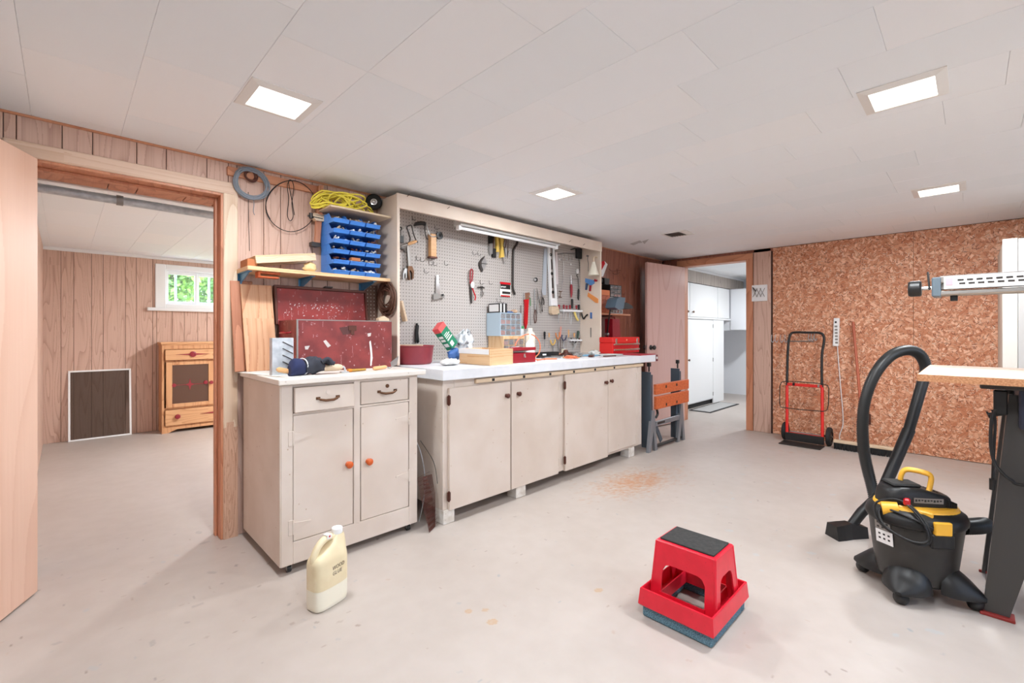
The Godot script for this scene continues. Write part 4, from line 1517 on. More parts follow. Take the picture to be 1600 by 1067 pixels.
	solo("small_wood_box", s, M.kraft, "small orange wooden box at the shelf end by the door casing", "box")
	s = S()
	var pts := []
	rng.seed = 12
	for k in 7:
		var r := []
		for i in 10:
			var t := TAU * i / 10
			var w: float = [0.02, 0.036, 0.04, 0.035, 0.038, 0.025, 0.008][k]
			r.append(Vector3(1.055 + cos(t) * w * rng.randf_range(0.7, 1.2), y + 0.001 + k * 0.0105, -2.8 + sin(t) * w * 0.8 * rng.randf_range(0.7, 1.2)))
		pts.append(r)
	s.loft(pts)
	solo("crumpled_cloth", s, mt(c8(236, 206, 152), 0.85), "crumpled pale cloth wedged under the tilted tray", "cloth")
	s = S()
	var hz := -2.8
	s.bb(at_z(401, 425, hz).x, at_z(436, 427, hz).x, y - 0.034, y - 0.0225, hz - 0.03, hz + 0.025, 0.002)
	s.bb(at_z(401, 425, hz).x, at_z(405, 425, hz).x, y - 0.055, y - 0.03, hz - 0.03, hz + 0.025, 0.002)
	s.bb(at_z(405, 425, hz).x, at_z(434, 427, hz).x, y - 0.055, y - 0.046, hz - 0.03, hz + 0.025, 0.002)
	solo("wooden_bracket", s, M.orange_board, "small orange wooden holder fixed beneath the shelf board", "holder")
	cabinet_top()

func bins(y: float) -> void:
	var w := 0.1
	var h := 0.064
	var proto := thing("stacking_bin", "blue plastic stacking bin in the stack on the wall shelf", "bin", Vector3.ZERO, "blue stacking bins on the shelf")
	var side := PackedVector2Array([Vector2(-0.2, 0.003), Vector2(-0.01, 0.003), Vector2(0.0, 0.023), Vector2(-0.045, 0.029), Vector2(-0.08, 0.066), Vector2(-0.2, 0.066)])
	var s := S()
	var rot := Basis(Vector3.BACK, Vector3.UP, Vector3.LEFT)
	for sx in [-w / 2 + 0.0025, w / 2 - 0.0005]:
		s.prism(side, 0.002, Vector3(sx, 0, 0), rot)
	s.bb(-w / 2 + 0.001, w / 2 - 0.001, 0.003, 0.005, -0.2, -0.012)
	s.bb(-w / 2 + 0.001, w / 2 - 0.001, 0.003, 0.066, -0.2, -0.198)
	s.quad(Vector3(-w / 2 + 0.001, 0.003, -0.01), Vector3(w / 2 - 0.001, 0.003, -0.01), Vector3(w / 2 - 0.001, 0.023, 0), Vector3(-w / 2 + 0.001, 0.023, 0), Vector3.BACK)
	s.quad(Vector3(-w / 2 + 0.001, 0.004, -0.0125), Vector3(w / 2 - 0.001, 0.004, -0.0125), Vector3(w / 2 - 0.001, 0.023, -0.0025), Vector3(-w / 2 + 0.001, 0.023, -0.0025), Vector3.FORWARD)
	part("shell", s, M.blue_bin, proto)
	s = S()
	s.bb(-w / 2, w / 2, 0.021, 0.026, -0.006, 0.003, 0.001)
	part("lip", s, M.blue_bin, proto)
	s = S()
	s.bb(-w / 2 - 0.0005, -w / 2 + 0.001, 0.02, 0.05, -0.15, -0.1, 0.0004)
	part("side_rib", s, M.blue_bin, proto)
	s = S()
	var rng := RandomNumberGenerator.new()
	rng.seed = 40
	var tones := [mt(c8(206, 200, 190), 0.4, 0.4), M.dull_steel, mt(c8(168, 150, 130), 0.6), M.brown_metal, M.white]
	for r in 6:
		for c in 3:
			var b: Node3D = proto if r == 0 and c == 0 else copy(proto)
			var at := Vector3(1.182 + w / 2 + c * 0.1065, y + 0.0005 + r * h, -2.757)
			b.position = at
			b.set_meta("label", "blue stacking bin, %s, %s" % [["lowest row on the wall shelf", "second row above the shelf", "third row above the shelf", "fourth row above the shelf", "fifth row above the shelf", "top row under the thin board"][r], ["below the yellow rope end", "middle of its row", "next to the tool case"][c]])
			s = S()
			s.bb(at.x - 0.045, at.x + 0.045, at.y + 0.0055, at.y + 0.014, at.z - 0.18, at.z - 0.02)
			for k in 9:
				var q := at + Vector3(rng.randf_range(-0.036, 0.036), rng.randf_range(0.018, 0.026) + 0.009 * float(k % 3), rng.randf_range(-0.055, -0.02))
				var ax := Vector3(rng.randfn(), rng.randfn() * 0.5, rng.randfn()).normalized()
				var L := rng.randf_range(0.006, 0.016)
				if k % 3 == 0: s.box(q, Vector3(0.016, 0.012, 0.024), 0.001, s.frame_of(ax))
				else: s.cyl(q - ax * L, q + ax * L, rng.randf_range(0.003, 0.008), -1.0, 7)
			var hw := solo("loose_hardware", s, tones[(r * 3 + c * 2) % 5], "loose screws, plugs and fittings lying in a blue stacking bin", "hardware", "loose hardware in the blue bins")
			hw.set_meta("kind", "stuff")
	s = S()
	var at2 := Vector3(1.18 + w * 1.5, y + h + 0.03, -2.78)
	s.bb(at2.x - 0.03, at2.x + 0.03, at2.y, at2.y + 0.022, at2.z - 0.03, at2.z + 0.012, 0.002)
	solo("small_carton", s, M.kraft, "small brown carton standing in a blue bin of the second row", "carton")

func rng_marks(lid: Node3D, x0: float, zb: float) -> void:   # flaking white paint in a band across the lid
	var rng := RandomNumberGenerator.new()
	rng.seed = 66
	var s := S()
	for k in 70:
		var x := x0 + 0.06 + rng.randf() * 0.34
		var y := 0.115 + rng.randfn(0.0, 0.008)
		if k > 46:
			x = x0 + 0.03 + rng.randf() * 0.46
			y = rng.randf_range(0.05, 0.1)
		var w := rng.randf_range(0.002, 0.008)
		s.t = Transform3D(Basis(Vector3.RIGHT, -0.13), Vector3(0, 1.215, zb + 0.008)) * Transform3D(Basis(Vector3.BACK, rng.randf()), Vector3(x, y, 0.0002))
		s.box(Vector3(), Vector3(w, w * 0.6, 0.0008))
	var o := part("paint_flecks", s, mt(c8(214, 206, 204), 0.6), lid)
	o.set_meta("kind", "stuff")

func cabinet_top() -> void:
	var yt := 0.947
	var s := S()
	# leaning boards
	s = S()
	var tl := at_z(362, 438, -2.955)
	s.bar(Vector3(tl.x + 0.06, yt + 0.002, -2.9), Vector3(tl.x + 0.05, tl.y, -2.966), 0.115, 0.01, 0.002, Vector3.BACK)
	solo("narrow_board", s, M.redwood, "narrow reddish board leaning behind the plywood sheet by the door casing", "board")
	s = S()
	s.bar(Vector3(0.808, yt + 0.002, -2.85), Vector3(0.8, 1.447, -2.945), 0.165, 0.01, 0.002, Vector3.BACK)
	solo("plywood_sheet", s, M.ply_old, "stained plywood sheet leaning on the panelling beside the red chest", "board")
	# red chest
	var x0 := 0.915
	var x1 := 1.5
	var zf := -2.62
	var zb := -2.915
	var o := thing("tool_chest", "old red wooden tool chest, scuffed, its lid open against the wall", "chest", Vector3((x0 + x1) / 2, yt, (zf + zb) / 2))
	s = S()
	s.bb(x0, x1, yt, 1.24, zf - 0.014, zf, 0.003)
	s.bb(x0, x1, yt, 1.24, zb, zb + 0.014, 0.003)
	s.bb(x0 + 0.0005, x0 + 0.014, yt + 0.001, 1.239, zb + 0.014, zf - 0.014)
	s.bb(x1 - 0.014, x1 - 0.0005, yt + 0.001, 1.239, zb + 0.014, zf - 0.014)
	s.bb(x0 + 0.014, x1 - 0.014, yt + 0.001, yt + 0.014, zb + 0.014, zf - 0.014)
	part("box", s, M.chest, o)
	s = S()
	s.bb(x0 - 0.0015, x0 + 0.008, yt + 0.001, 1.242, zf - 0.006, zf + 0.0015, 0.001)
	s.bb(x0 + 0.006, x1 - 0.004, 1.236, 1.242, zf - 0.014, zf + 0.001, 0.001)
	part("edge_strip", s, M.dull_steel, o)
	s = cut([[577, 534], [579, 532], [581, 545], [582, 560], [580, 572], [578.5, 571], [579, 555]], zf, 0.0012)
	part("paint_streak", s, M.ink_white, o)
	for q in [[[574, 521], [580, 520], [579, 525], [575, 526]], [[476, 541], [484, 540], [481, 546], [477, 546]], [[505, 533], [509, 531], [517, 540], [512, 543]], [[530, 512], [548, 509], [552, 514], [546, 522], [536, 523]]]:
		s = cut(q, zf, 0.001)
		part("paint_chip", s, mt(c8(206, 198, 194) if q[0][1] != 512 else c8(84, 44, 42), 0.6), o)
	s = S()
	s.box(Vector3(1.235, 1.195, zf + 0.002), Vector3(0.05, 0.03, 0.004), 0.001)
	s.box(Vector3(1.235, 1.17, zf + 0.003), Vector3(0.022, 0.03, 0.004), 0.001)
	part("hasp", s, M.brown_metal, o)
	s = S()
	s.tube([Vector3(x0, 1.17, zf - 0.09), Vector3(x0 - 0.025, 1.165, zf - 0.09), Vector3(x0 - 0.025, 1.165, zf - 0.2), Vector3(x0, 1.17, zf - 0.2)], 0.005, 8)
	part("handle", s, M.red_dark, o)
	s = S()
	s.t = Transform3D(Basis(Vector3.RIGHT, -0.13), Vector3(0, 1.215, zb + 0.008))
	s.bb(x0 - 0.018, x1 - 0.022, 0.0, 0.235, -0.012, 0, 0.002)
	var lid := part("lid", s, M.chest_lid, o)
	s = S()
	s.t = Transform3D(Basis(Vector3.RIGHT, -0.13), Vector3(0, 1.215, zb + 0.008))
	s.bb(x0 - 0.022, x1 - 0.018, 0.223, 0.24, -0.014, 0.012, 0.002)
	s.bb(x0 - 0.022, x0 - 0.008, 0.0, 0.24, -0.014, 0.012, 0.002)
	s.bb(x1 - 0.032, x1 - 0.018, 0.0, 0.24, -0.014, 0.012, 0.002)
	part("rim", s, M.brown_metal, lid)
	rng_marks(lid, x0, zb)
	s = S()
	s.t = Transform3D(Basis(Vector3.RIGHT, -0.13), Vector3(0, 1.215, zb + 0.008))
	s.bb(1.19, 1.24, 0.24, 0.248, -0.012, 0.03, 0.001)
	part("catch", s, M.dark_steel, lid)
	s = S()
	s.prism(PackedVector2Array([Vector2(0, 0), Vector2(0.07, 0), Vector2(0.07, 0.012), Vector2(0.035, 0.03), Vector2(0, 0.014)]), 0.04, Vector3(1.41, 1.243, -2.66))
	solo("wood_offcut", s, M.handle_pale, "small pale wood offcut lying on the right end of the red chest", "offcut")
	# louvred metal sheet
	var p0 := at_z(425, 528, -2.5)
	var p1 := at_z(459, 528, -2.5)
	o = thing("louvred_vent", "galvanised metal vent box with slanted louvres standing on the cream cabinet", "vent", Vector3((p0.x + p1.x) / 2, yt, -2.52))
	s = S()
	s.bb(p0.x, p1.x, yt + 0.0005, p0.y, -2.54, -2.5, 0.002)
	part("box", s, M.galv, o)
	for k in 5:
		var y := p0.y - 0.02 - k * 0.034
		s = S()
		s.bar(Vector3(p1.x - 0.055, y, -2.4985), Vector3(p1.x - 0.004, y - 0.028, -2.4985), 0.004, 0.007, 0.001, Vector3.BACK)
		part("louvre", s, M.dark_steel, o)
	# glove pair
	o = thing("work_gloves", "pair of navy and black work gloves lying on the cream cabinet", "gloves", Vector3(0.97, yt, -2.42))
	var g := at_y(480, 583, yt + 0.001)
	var zc := -2.4
	var cx := at_z(468, 575, zc).x
	var rings := []
	for k in 8:   # navy cuff, lying
		var r := []
		var rad: float = [0.026, 0.04, 0.044, 0.045, 0.044, 0.043, 0.04, 0.03][k]
		for i in 14:
			var t := TAU * i / 14
			r.append(Vector3(cx - 0.05 + k * 0.012, yt + 0.002 + maxf(0.0, rad * 1.0 + sin(t) * rad), zc + cos(t) * rad * 1.15 - k * 0.004))
		rings.append(r)
	s = S()
	s.loft(rings)
	part("cuff", s, M.cloth_navy, o)
	s = S()
	s.ring(Vector3(cx + 0.024, yt + 0.045, zc - 0.025), 0.0435, 0.003, Vector3(1, 0, -0.3), 20, 5)
	part("piping", s, M.white, o)
	rings = []
	for k in 9:
		var r := []
		var rad: float = [0.036, 0.045, 0.044, 0.048, 0.042, 0.04, 0.036, 0.03, 0.016][k]
		for i in 14:
			var t := TAU * i / 14
			var wob := 1.0 + 0.16 * sin(i * 2.0 + k * 1.3)
			r.append(Vector3(cx + 0.03 + k * 0.014, yt + 0.002 + maxf(0.0, rad * 0.95 + sin(t) * rad * wob + 0.0022 * k), zc - 0.02 - k * 0.002 + cos(t) * rad * wob))
		rings.append(r)
	s = S()
	s.loft(rings)
	part("palm", s, M.cloth_dark, o)
	for k in 4:
		s = S()
		var b := Vector3(cx + 0.11, yt + 0.04 + k * 0.009, zc - 0.06 + k * 0.022)
		s.tube(spline([b, b + Vector3(0.03, 0.016, 0.004), b + Vector3(0.05, 0.02 - k * 0.008, 0.012), b + Vector3(0.062, 0.008 - k * 0.006, 0.016)], 4), 0.011, 7)
		part("finger", s, M.cloth_dark, o)
	# handles and small tools in front of the chest
	o = thing("wooden_mallet", "mallet with a pale wooden handle sticking out left of the gloves", "mallet", Vector3(0.83, yt, -2.42))
	s = S()
	var q0 := at_z(432, 563, -2.42)
	var q1 := at_z(459, 575, -2.42)
	s.tube([Vector3(q0.x, yt + 0.04, -2.42), Vector3(q0.x + 0.01, yt + 0.037, -2.42), Vector3(q1.x, yt + 0.02, -2.42), Vector3(q1.x + 0.05, yt + 0.014, -2.42)], [0.006, 0.0135, 0.013, 0.011], 10)
	part("handle", s, M.handle_wood, o)
	q0 = at_z(507, 573, -2.4)
	q1 = at_z(538, 571, -2.4)
	o = thing("paint_scraper", "scraper with a fat pale wooden grip and bent steel shank right of the gloves", "scraper", Vector3(q0.x, yt, -2.43))
	s = S()
	s.tube([Vector3(q0.x, yt + 0.03, -2.43), Vector3(q0.x + 0.01, yt + 0.031, -2.43), Vector3(q1.x - 0.02, yt + 0.032, -2.43), Vector3(q1.x, yt + 0.032, -2.43)], [0.01, 0.017, 0.018, 0.012], 12)
	part("grip", s, M.handle_pale, o)
	s = S()
	s.tube(spline([Vector3(q1.x, yt + 0.032, -2.43), Vector3(q1.x + 0.014, yt + 0.028, -2.43), Vector3(q1.x + 0.018, yt + 0.006, -2.43)], 5), 0.005, 7)
	s.box(Vector3(q1.x + 0.014, yt + 0.004, -2.43), Vector3(0.04, 0.005, 0.03), 0.001)
	part("blade", s, M.galv, o)
	q0 = at_z(546, 580, -2.44)
	o = thing("brass_chisel", "short chisel with a brass ferrule lying before the red chest", "chisel", Vector3(q0.x, yt, -2.44))
	s = S()
	s.cyl(Vector3(q0.x + 0.012, yt + 0.0095, -2.44), Vector3(q0.x + 0.1, yt + 0.0095, -2.45), 0.009, 0.007, 10)
	part("handle", s, mt(c8(176, 138, 62), 0.35, 0.5), o)
	s = S()
	s.cyl(Vector3(q0.x - 0.01, yt + 0.0095, -2.44), Vector3(q0.x + 0.012, yt + 0.0095, -2.44), 0.012, 0.01, 10)
	s.bb(q0.x - 0.05, q0.x - 0.01, yt + 0.001, yt + 0.006, -2.447, -2.433, 0.001)
	part("ferrule", s, mt(c8(206, 132, 50), 0.35, 0.5), o)
	q0 = at_z(583, 579, -2.45)
	q1 = at_z(605, 575, -2.45)
	o = thing("pointing_trowel", "small trowel with an orange wooden handle and raised steel blade", "trowel", Vector3(q0.x, yt, -2.45))
	s = S()
	s.tube([Vector3(q0.x, yt + 0.012, -2.45), Vector3(q0.x + 0.01, yt + 0.012, -2.45), Vector3(q1.x - 0.01, yt + 0.016, -2.46), Vector3(q1.x, yt + 0.017, -2.46)], [0.008, 0.012, 0.011, 0.008], 10)
	part("handle", s, M.handle_wood, o)
	s = S()
	s.tube(spline([Vector3(q1.x, yt + 0.017, -2.46), Vector3(q1.x + 0.02, yt + 0.008, -2.463), Vector3(q1.x + 0.035, yt + 0.012, -2.466), Vector3(q1.x + 0.045, yt + 0.022, -2.468)], 4), 0.0035, 6)
	part("shank", s, M.steel, o)
	s = S()
	s.prism(PackedVector2Array([Vector2(0, -0.005), Vector2(0.02, -0.026), Vector2(0.075, 0), Vector2(0.02, 0.026), Vector2(0, 0.005)]), 0.002, Vector3(q1.x + 0.04, yt + 0.018, -2.468), Basis(Vector3(0.6, 0.75, 0).normalized(), Vector3(0.3, -0.25, 0.9).normalized(), Vector3(0.6, 0.75, 0).normalized().cross(Vector3(0.3, -0.25, 0.9).normalized())))
	part("blade", s, M.steel, o)
	s = S()
	s.t = Transform3D(Basis(Vector3.UP, 0.2), Vector3(0.8, yt + 0.002, -2.6))
	s.box(Vector3(0, 0, 0), Vector3(0.15, 0.0015, 0.5), 0.0)
	solo("paper_sheet", s, M.paper, "white paper sheet lying on the left of the cream cabinet top", "paper")
	# rusty band coil on the case side
	o = null
	s = S()
	var cc := at_x(604, 465, 1.558)
	coil(s, cc, Vector3.LEFT, 0.095, 0.006, 8, 0.026, 5)
	coil(s, cc, Vector3.LEFT, 0.06, 0.005, 4, 0.03, 8)
	solo("strap_coil", s, mt(c8(104, 72, 58), 0.5, 0.3), "coil of brown strapping hung on the side panel of the tool case", "strap")
	s = S()
	s.bb(1.49, 1.584, 1.245, 1.5, ZW, ZW + 0.006)
	solo("pegboard_strip", s, M.peg_brown, "narrow strip of brown pegboard on the wall between red lid and tool case", "pegboard")
	# mesh and wires in the gap between cabinet and workbench
	o = null
	s = S()
	var up := at_z(671, 762, -2.3)
	var foot := at_y(668, 828, 0.002)
	for k in 16:
		var t := k / 15.0
		for dx in [-1.0, 1.0]:
			var a := foot + Vector3(-0.035 + 0.07 * t, 0, 0)
			s.tube([Vector3(1.515 + 0.075 * t, 0.003, -2.22 - 0.05 * t), Vector3(1.515 + 0.075 * t + dx * 0.012, 0.19, -2.29), Vector3(1.525 + 0.06 * t + dx * 0.02, 0.3, -2.33)], 0.0012, 4)
	for k in 14:
		var y := 0.01 + k * 0.022
		s.tube([Vector3(1.512, y, -2.22 - y * 0.4), Vector3(1.61, y + 0.012, -2.27 - y * 0.3)], 0.0012, 4)
	solo("wire_mesh_scrap", s, M.brown_metal, "rusty wire mesh scrap curling out between cream cabinet and workbench", "mesh")
	s = S()
	s.tube(spline([Vector3(1.56, 0.56, -2.5), Vector3(1.585, 0.42, -2.42), Vector3(1.597, 0.25, -2.39), Vector3(1.58, 0.1, -2.39), Vector3(1.56, 0.003, -2.4)], 6), 0.003, 6)
	solo("bent_rod", s, M.galv, "bent grey metal rod standing in the gap beside the workbench", "rod")
	s = S()
	s.tube(spline([Vector3(1.57, 0.5, -2.4), Vector3(1.605, 0.38, -2.31), Vector3(1.617, 0.25, -2.285)], 6), 0.002, 5)
	solo("thin_wire", s, M.dark_steel, "thin dark wire leaning against the left side of the workbench", "wire")

const ZT := -2.944   # plane in which things hang just before the pegboard (its face is at -2.958)
func hung(called: String, label: String, cat: String, px: float, py: float, group := "") -> Node3D:
	return thing(called, label, cat, at_z(px, py, ZT), group)
func rod(list: Array, r, z := ZT, seg := 7) -> Sh:
	var s := S()
	s.tube(wz(list, z), r, seg)
	return s
func bent(list: Array, r, z := ZT, n := 5) -> Sh:
	var s := S()
	s.tube(spline(wz(list, z), n), r, 7)
	return s
func driver(label: String, h0: Array, h1: Array, tip: Array, m: Material, r := 0.011, blade: Material = null) -> void:   # screwdriver
	var o := hung("screwdriver", label, "screwdriver", tip[0], tip[1], "screwdrivers in the racks")
	var a := at_z(h0[0], h0[1], ZT + 0.018)
	var b := at_z(h1[0], h1[1], ZT + 0.018)
	var c := at_z(tip[0], tip[1], ZT + 0.018)
	var s := S()
	s.tube([a, a.lerp(b, 0.08), a.lerp(b, 0.5), a.lerp(b, 0.85), b], [r * 0.6, r, r * 0.95, r * 0.75, r * 0.8], 9)
	part("handle", s, m, o)
	s = S()
	s.cyl(b, c, 0.0035, 0.003, 7)
	part("shaft", s, blade if blade else M.steel, o)
func pliers(label: String, pivot: Array, jaw: Array, l: Array, r: Array, m: Material, w := 0.006) -> void:
	var o := hung("pliers", label, "pliers", l[l.size() - 1][0], l[l.size() - 1][1], "pliers on the pegboard")
	var s := S()
	var p := at_z(pivot[0], pivot[1], ZT + 0.01)
	var j := at_z(jaw[0], jaw[1], ZT + 0.01)
	s.tube([p, p.lerp(j, 0.5), j], [0.011, 0.009, 0.003], 8, false, 0.6)
	s.cyl(p - Vector3(0, 0, 0.008), p + Vector3(0, 0, 0.008), 0.009)
	part("jaws", s, M.steel, o)
	for q in [l, r]:
		var list: Array = [pivot] + q
		s = bent(list, w, ZT + 0.01, 4)
		part("handle", s, m, o)

func tool_wall() -> void:
	var s: Sh
	var o: Node3D
	# brace with a wooden grip
	o = hung("hand_brace", "steel hand brace with a wooden grip hanging by the left panel", "brace", 640, 395)
	part("crank", bent([[629, 384], [636, 381], [641, 374], [638, 362], [636, 355], [639, 352.5], [643, 353], [646, 365], [650, 375], [653, 379]], 0.0045, ZT + 0.02), M.dark_steel, o)
	part("grip", rod([[637, 381.5], [640, 380.5], [647, 378], [651, 376.5]], [0.008, 0.012, 0.012, 0.007], ZT + 0.02, 10), M.handle_wood, o)
	part("chuck", rod([[626, 385], [630, 384], [636, 382]], [0.007, 0.012, 0.009], ZT + 0.02, 10), M.dull_steel, o)
	# spanners
	o = hung("ring_spanner", "small black spanner hanging in the top corner by the left panel", "spanner", 626, 380)
	s = S()
	s.ring(at_z(625.7, 357, ZT), 0.011, 0.0035, Vector3.BACK, 14, 6)
	part("ring", s, M.black, o)
	part("shank", rod([[625.8, 360], [626.2, 370]], 0.0035), M.black, o)
	part("head", cut([[623.4, 369], [629, 369], [629, 380], [623.4, 379]], ZT - 0.01, 0.018), M.black, o)
	o = hung("open_wrench", "long steel open-ended wrench hanging below the brace", "wrench", 641, 438)
	part("shank", cut([[635, 385], [638, 384.5], [640.5, 417], [637, 417]], ZT - 0.005, 0.01), M.dull_steel, o)
	part("jaw", cut([[636, 416], [642, 416], [645, 424], [644.5, 435], [642, 437], [642.5, 427], [639.5, 422], [637.5, 424], [639, 436], [637.5, 438], [635, 424]], ZT - 0.008, 0.018), M.bronze, o)
	o = hung("thin_wrench", "thin grey wrench with forked jaw beside the open-ended wrench", "wrench", 631, 437)
	part("shank", rod([[633, 394], [633, 420]], 0.0042), M.dull_steel, o)
	part("jaw", cut([[631.5, 419], [634.5, 420], [634, 434], [632.6, 434], [632, 426], [630, 430], [629.6, 437], [628, 436], [628.6, 426]], ZT - 0.007, 0.014), M.steel, o)
	part("head", rod([[624.5, 388], [631, 390], [633, 395]], [0.006, 0.009, 0.005], ZT), M.dark_steel, o)
	# eggbeater drill
	o = hung("hand_drill", "hand drill with pale wooden body, black grip and black gear wheel", "drill", 674, 403)
	s = S()
	s.bb(at_z(670, 380, ZT).x, at_z(679, 380, ZT).x, at_z(674, 402, ZT).y, at_z(674, 366, ZT).y, ZT - 0.01, ZT + 0.03, 0.004)
	part("body", s, M.handle_wood, o)
	s = S()
	var g := at_z(686.5, 368, ZT + 0.03)
	s.lathe([Vector2(0.0, -0.007), Vector2(0.03, -0.007), Vector2(0.03, 0.007), Vector2(0.012, 0.008), Vector2(0, 0.014)], g, ROT_OUT, 22)
	part("gear", s, M.black, o)
	part("grip", rod([[647, 352.5], [650, 350], [657, 348.5], [663, 349], [665, 352]], [0.006, 0.014, 0.016, 0.015, 0.009], ZT + 0.022, 10), M.black, o)
	part("frame", bent([[664, 350], [664, 362], [666, 371], [669, 374]], 0.0045, ZT + 0.02), M.dark_steel, o)
	part("crank", bent([[666, 350], [668, 357], [671, 366], [676, 370], [683, 369]], 0.0045, ZT + 0.03), M.steel, o)
	s = S()
	s.bb(at_z(668.5, 401, ZT).x, at_z(680, 401, ZT).x, at_z(674, 404, ZT).y, at_z(674, 401.5, ZT).y, ZT - 0.008, ZT + 0.034, 0.002)
	part("end_cap", s, M.brown_metal, o)
	# empty hooks
	for q in [[650.4, 400], [657, 402], [670, 407], [677, 408], [694.5, 408], [663, 420], [679.5, 352], [644, 337], [738.5, 392], [746, 393], [750, 438], [764, 438], [776, 466], [782, 467]]:
		var a := at_z(q[0], q[1], ZT - 0.012)
		s = S()
		s.tube([a, a + Vector3(0.0, -0.03, 0.004), a + Vector3(0.008, -0.036, 0.022), a + Vector3(0.014, -0.028, 0.034)], 0.0018, 5)
		solo("peg_hook", s, M.dark_steel, "small empty wire hook plugged into the pegboard", "hook", "empty pegboard hooks")
	# combination square
	o = hung("combination_square", "steel combination square hanging above the maroon basin", "square", 685, 468)
	part("blade", cut([[681.5, 430], [684.5, 430], [688, 459], [680.5, 459]], ZT - 0.003, 0.004), M.chrome, o)
	part("stock", cut([[676, 460], [682, 458], [693, 462], [693, 465.5], [687, 466], [676, 469]], ZT - 0.005, 0.014), M.dull_steel, o)
	s = S()
	s.cyl(at_z(690, 461, ZT), at_z(690, 461, ZT) + Vector3(0, 0, 0.02), 0.008)
	part("knob", s, M.black, o)
	# tin snips
	o = hung("tin_snips", "red handled tin snips hanging upside down on the pegboard", "snips", 738, 474)
	part("handle", bent([[735, 443], [734.5, 430], [736, 421], [738.5, 423], [738, 433], [737, 442]], 0.0062, ZT + 0.01), M.red_dark, o)
	part("handle", bent([[738, 450], [741, 458], [743, 464], [742, 469]], 0.0058, ZT + 0.01), M.red_tool, o)
	s = S()
	s.lathe([Vector2(0.0, -0.008), Vector2(0.022, -0.008), Vector2(0.022, 0.006), Vector2(0.012, 0.01), Vector2(0, 0.01)], at_z(738, 445, ZT + 0.01), ROT_OUT, 14, false, 0.8, 1.25)
	part("pivot", s, M.white_plastic, o)
	part("blade", cut([[733.5, 441], [736.5, 450], [737, 474], [735.5, 474], [734, 455]], ZT - 0.004, 0.008), M.dark_steel, o)
	# bevel gauge, marking gauge
	o = hung("protractor", "dark curved protractor gauge hanging mid pegboard", "gauge", 752, 428)
	part("arc", cut([[757, 400], [751.5, 404], [748, 411], [749, 419], [752.5, 425], [754.5, 422], [751.6, 415], [751.6, 409], [755, 404]], ZT - 0.004, 0.008), M.dark_steel, o)
	part("plate", cut([[757, 400], [760.5, 410], [758, 418], [752.5, 424], [751, 415], [752, 408]], ZT - 0.006, 0.003), M.steel, o)
	part("arm", rod([[750, 411], [762, 412.5]], 0.002), M.dark_steel, o)
	o = hung("corkscrew_tool", "small dark T-handled tool hanging under the protractor", "tool", 753, 463)
	part("handle", rod([[746, 449], [753, 448.5], [757, 450]], [0.005, 0.008, 0.005]), M.dark_steel, o)
	part("shank", rod([[752, 449], [753.5, 455]], 0.004), M.dark_steel, o)
	s = S()
	s.ring(at_z(753.7, 459, ZT), 0.014, 0.0045, Vector3.BACK, 14, 6, 1.25)
	part("ring", s, M.dull_steel, o)
	# hand tools hung behind the strip light
	o = hung("utility_knife", "grey utility knife hanging in a black sheath under the strip light", "knife", 765, 399)
	part("sheath", cut([[762.5, 366], [769, 367], [768, 381], [763, 381]], ZT - 0.01, 0.02), M.black, o)
	part("body", cut([[763, 381], [768, 380], [767.5, 397], [764, 398.5], [762.5, 392]], ZT - 0.008, 0.018), M.steel, o)
	o = hung("leather_pouch", "small black pouch hanging between grey knife and yellow handles", "pouch", 771, 402)
	s = S()
	s.bb(at_z(769, 395, ZT).x, at_z(774.5, 395, ZT).x, at_z(770, 402, ZT).y, at_z(770, 388, ZT).y, ZT - 0.01, ZT + 0.012, 0.004)
	part("pouch", s, M.black_matte, o)
	part("loop", cut([[768.5, 368], [772, 368], [771, 389], [769, 389]], ZT - 0.008, 0.004), M.brown_metal, o)
	for q in [[[773, 370], [776.5, 370], [777.5, 394], [772.5, 394], [774, 382]], [[779, 371], [785, 372], [783.5, 384], [785.5, 402], [779.5, 403], [781, 386]]]:
		o = hung("yellow_trowel" if q[0][0] < 775 else "yellow_chisel", "slim yellow handled putty knife hanging under the strip light" if q[0][0] < 775 else "broad yellow handled chisel hanging under the strip light", "hand tool", q[3][0], q[3][1])
		part("handle", cut(q, ZT - 0.008, 0.022), mt(c8(232, 196, 96), 0.45), o)
		part("blade", cut([[q[3][0] + 1, q[3][1]], [q[2][0] - 1.2 if q[0][0] < 775 else q[3][0] - 3.0, q[2][1]], [q[3][0] + 1.5, q[3][1] + 10], [q[3][0] + 3.2, q[3][1] + 10]], ZT - 0.003, 0.003), M.steel, o)
	pliers("thin dark pliers hanging right of the yellow handles", [789, 389], [791, 402], [[786, 383], [788, 376], [787, 372]], [[790, 384], [791, 377], [790, 372]], M.brown_metal, 0.004)
	o = hung("thin_file", "thin dark file hanging left of the pry bar", "file", 793, 403)
	part("handle", rod([[794, 374], [794, 392]], 0.003), M.brown_metal, o)
	part("blade", rod([[794, 392], [793, 403]], [0.006, 0.002]), M.dark_steel, o)
	# pry bar
	o = hung("pry_bar", "long dark steel pry bar with hooked top hanging on the pegboard", "pry bar", 803, 461)
	part("bar", bent([[804, 372], [808, 375], [808, 381], [803.5, 388], [802, 398], [801.5, 440], [802, 452], [804.5, 460]], 0.0105, ZT + 0.006), M.dark_steel, o)
	# carded part
	var p0 := at_z(781.5, 440, ZT)
	var p1 := at_z(798, 464, ZT)
	o = hung("blister_pack", "red and white carded blister pack hanging beside the pry bar", "package", 790, 464)
	s = S()
	s.bb(p0.x, p1.x, p1.y, p0.y, ZT - 0.004, ZT - 0.002)
	part("card", s, M.paper, o)
	s = S()
	s.bb(p0.x, p1.x, p0.y - 0.02, p0.y, ZT - 0.002, ZT - 0.001)
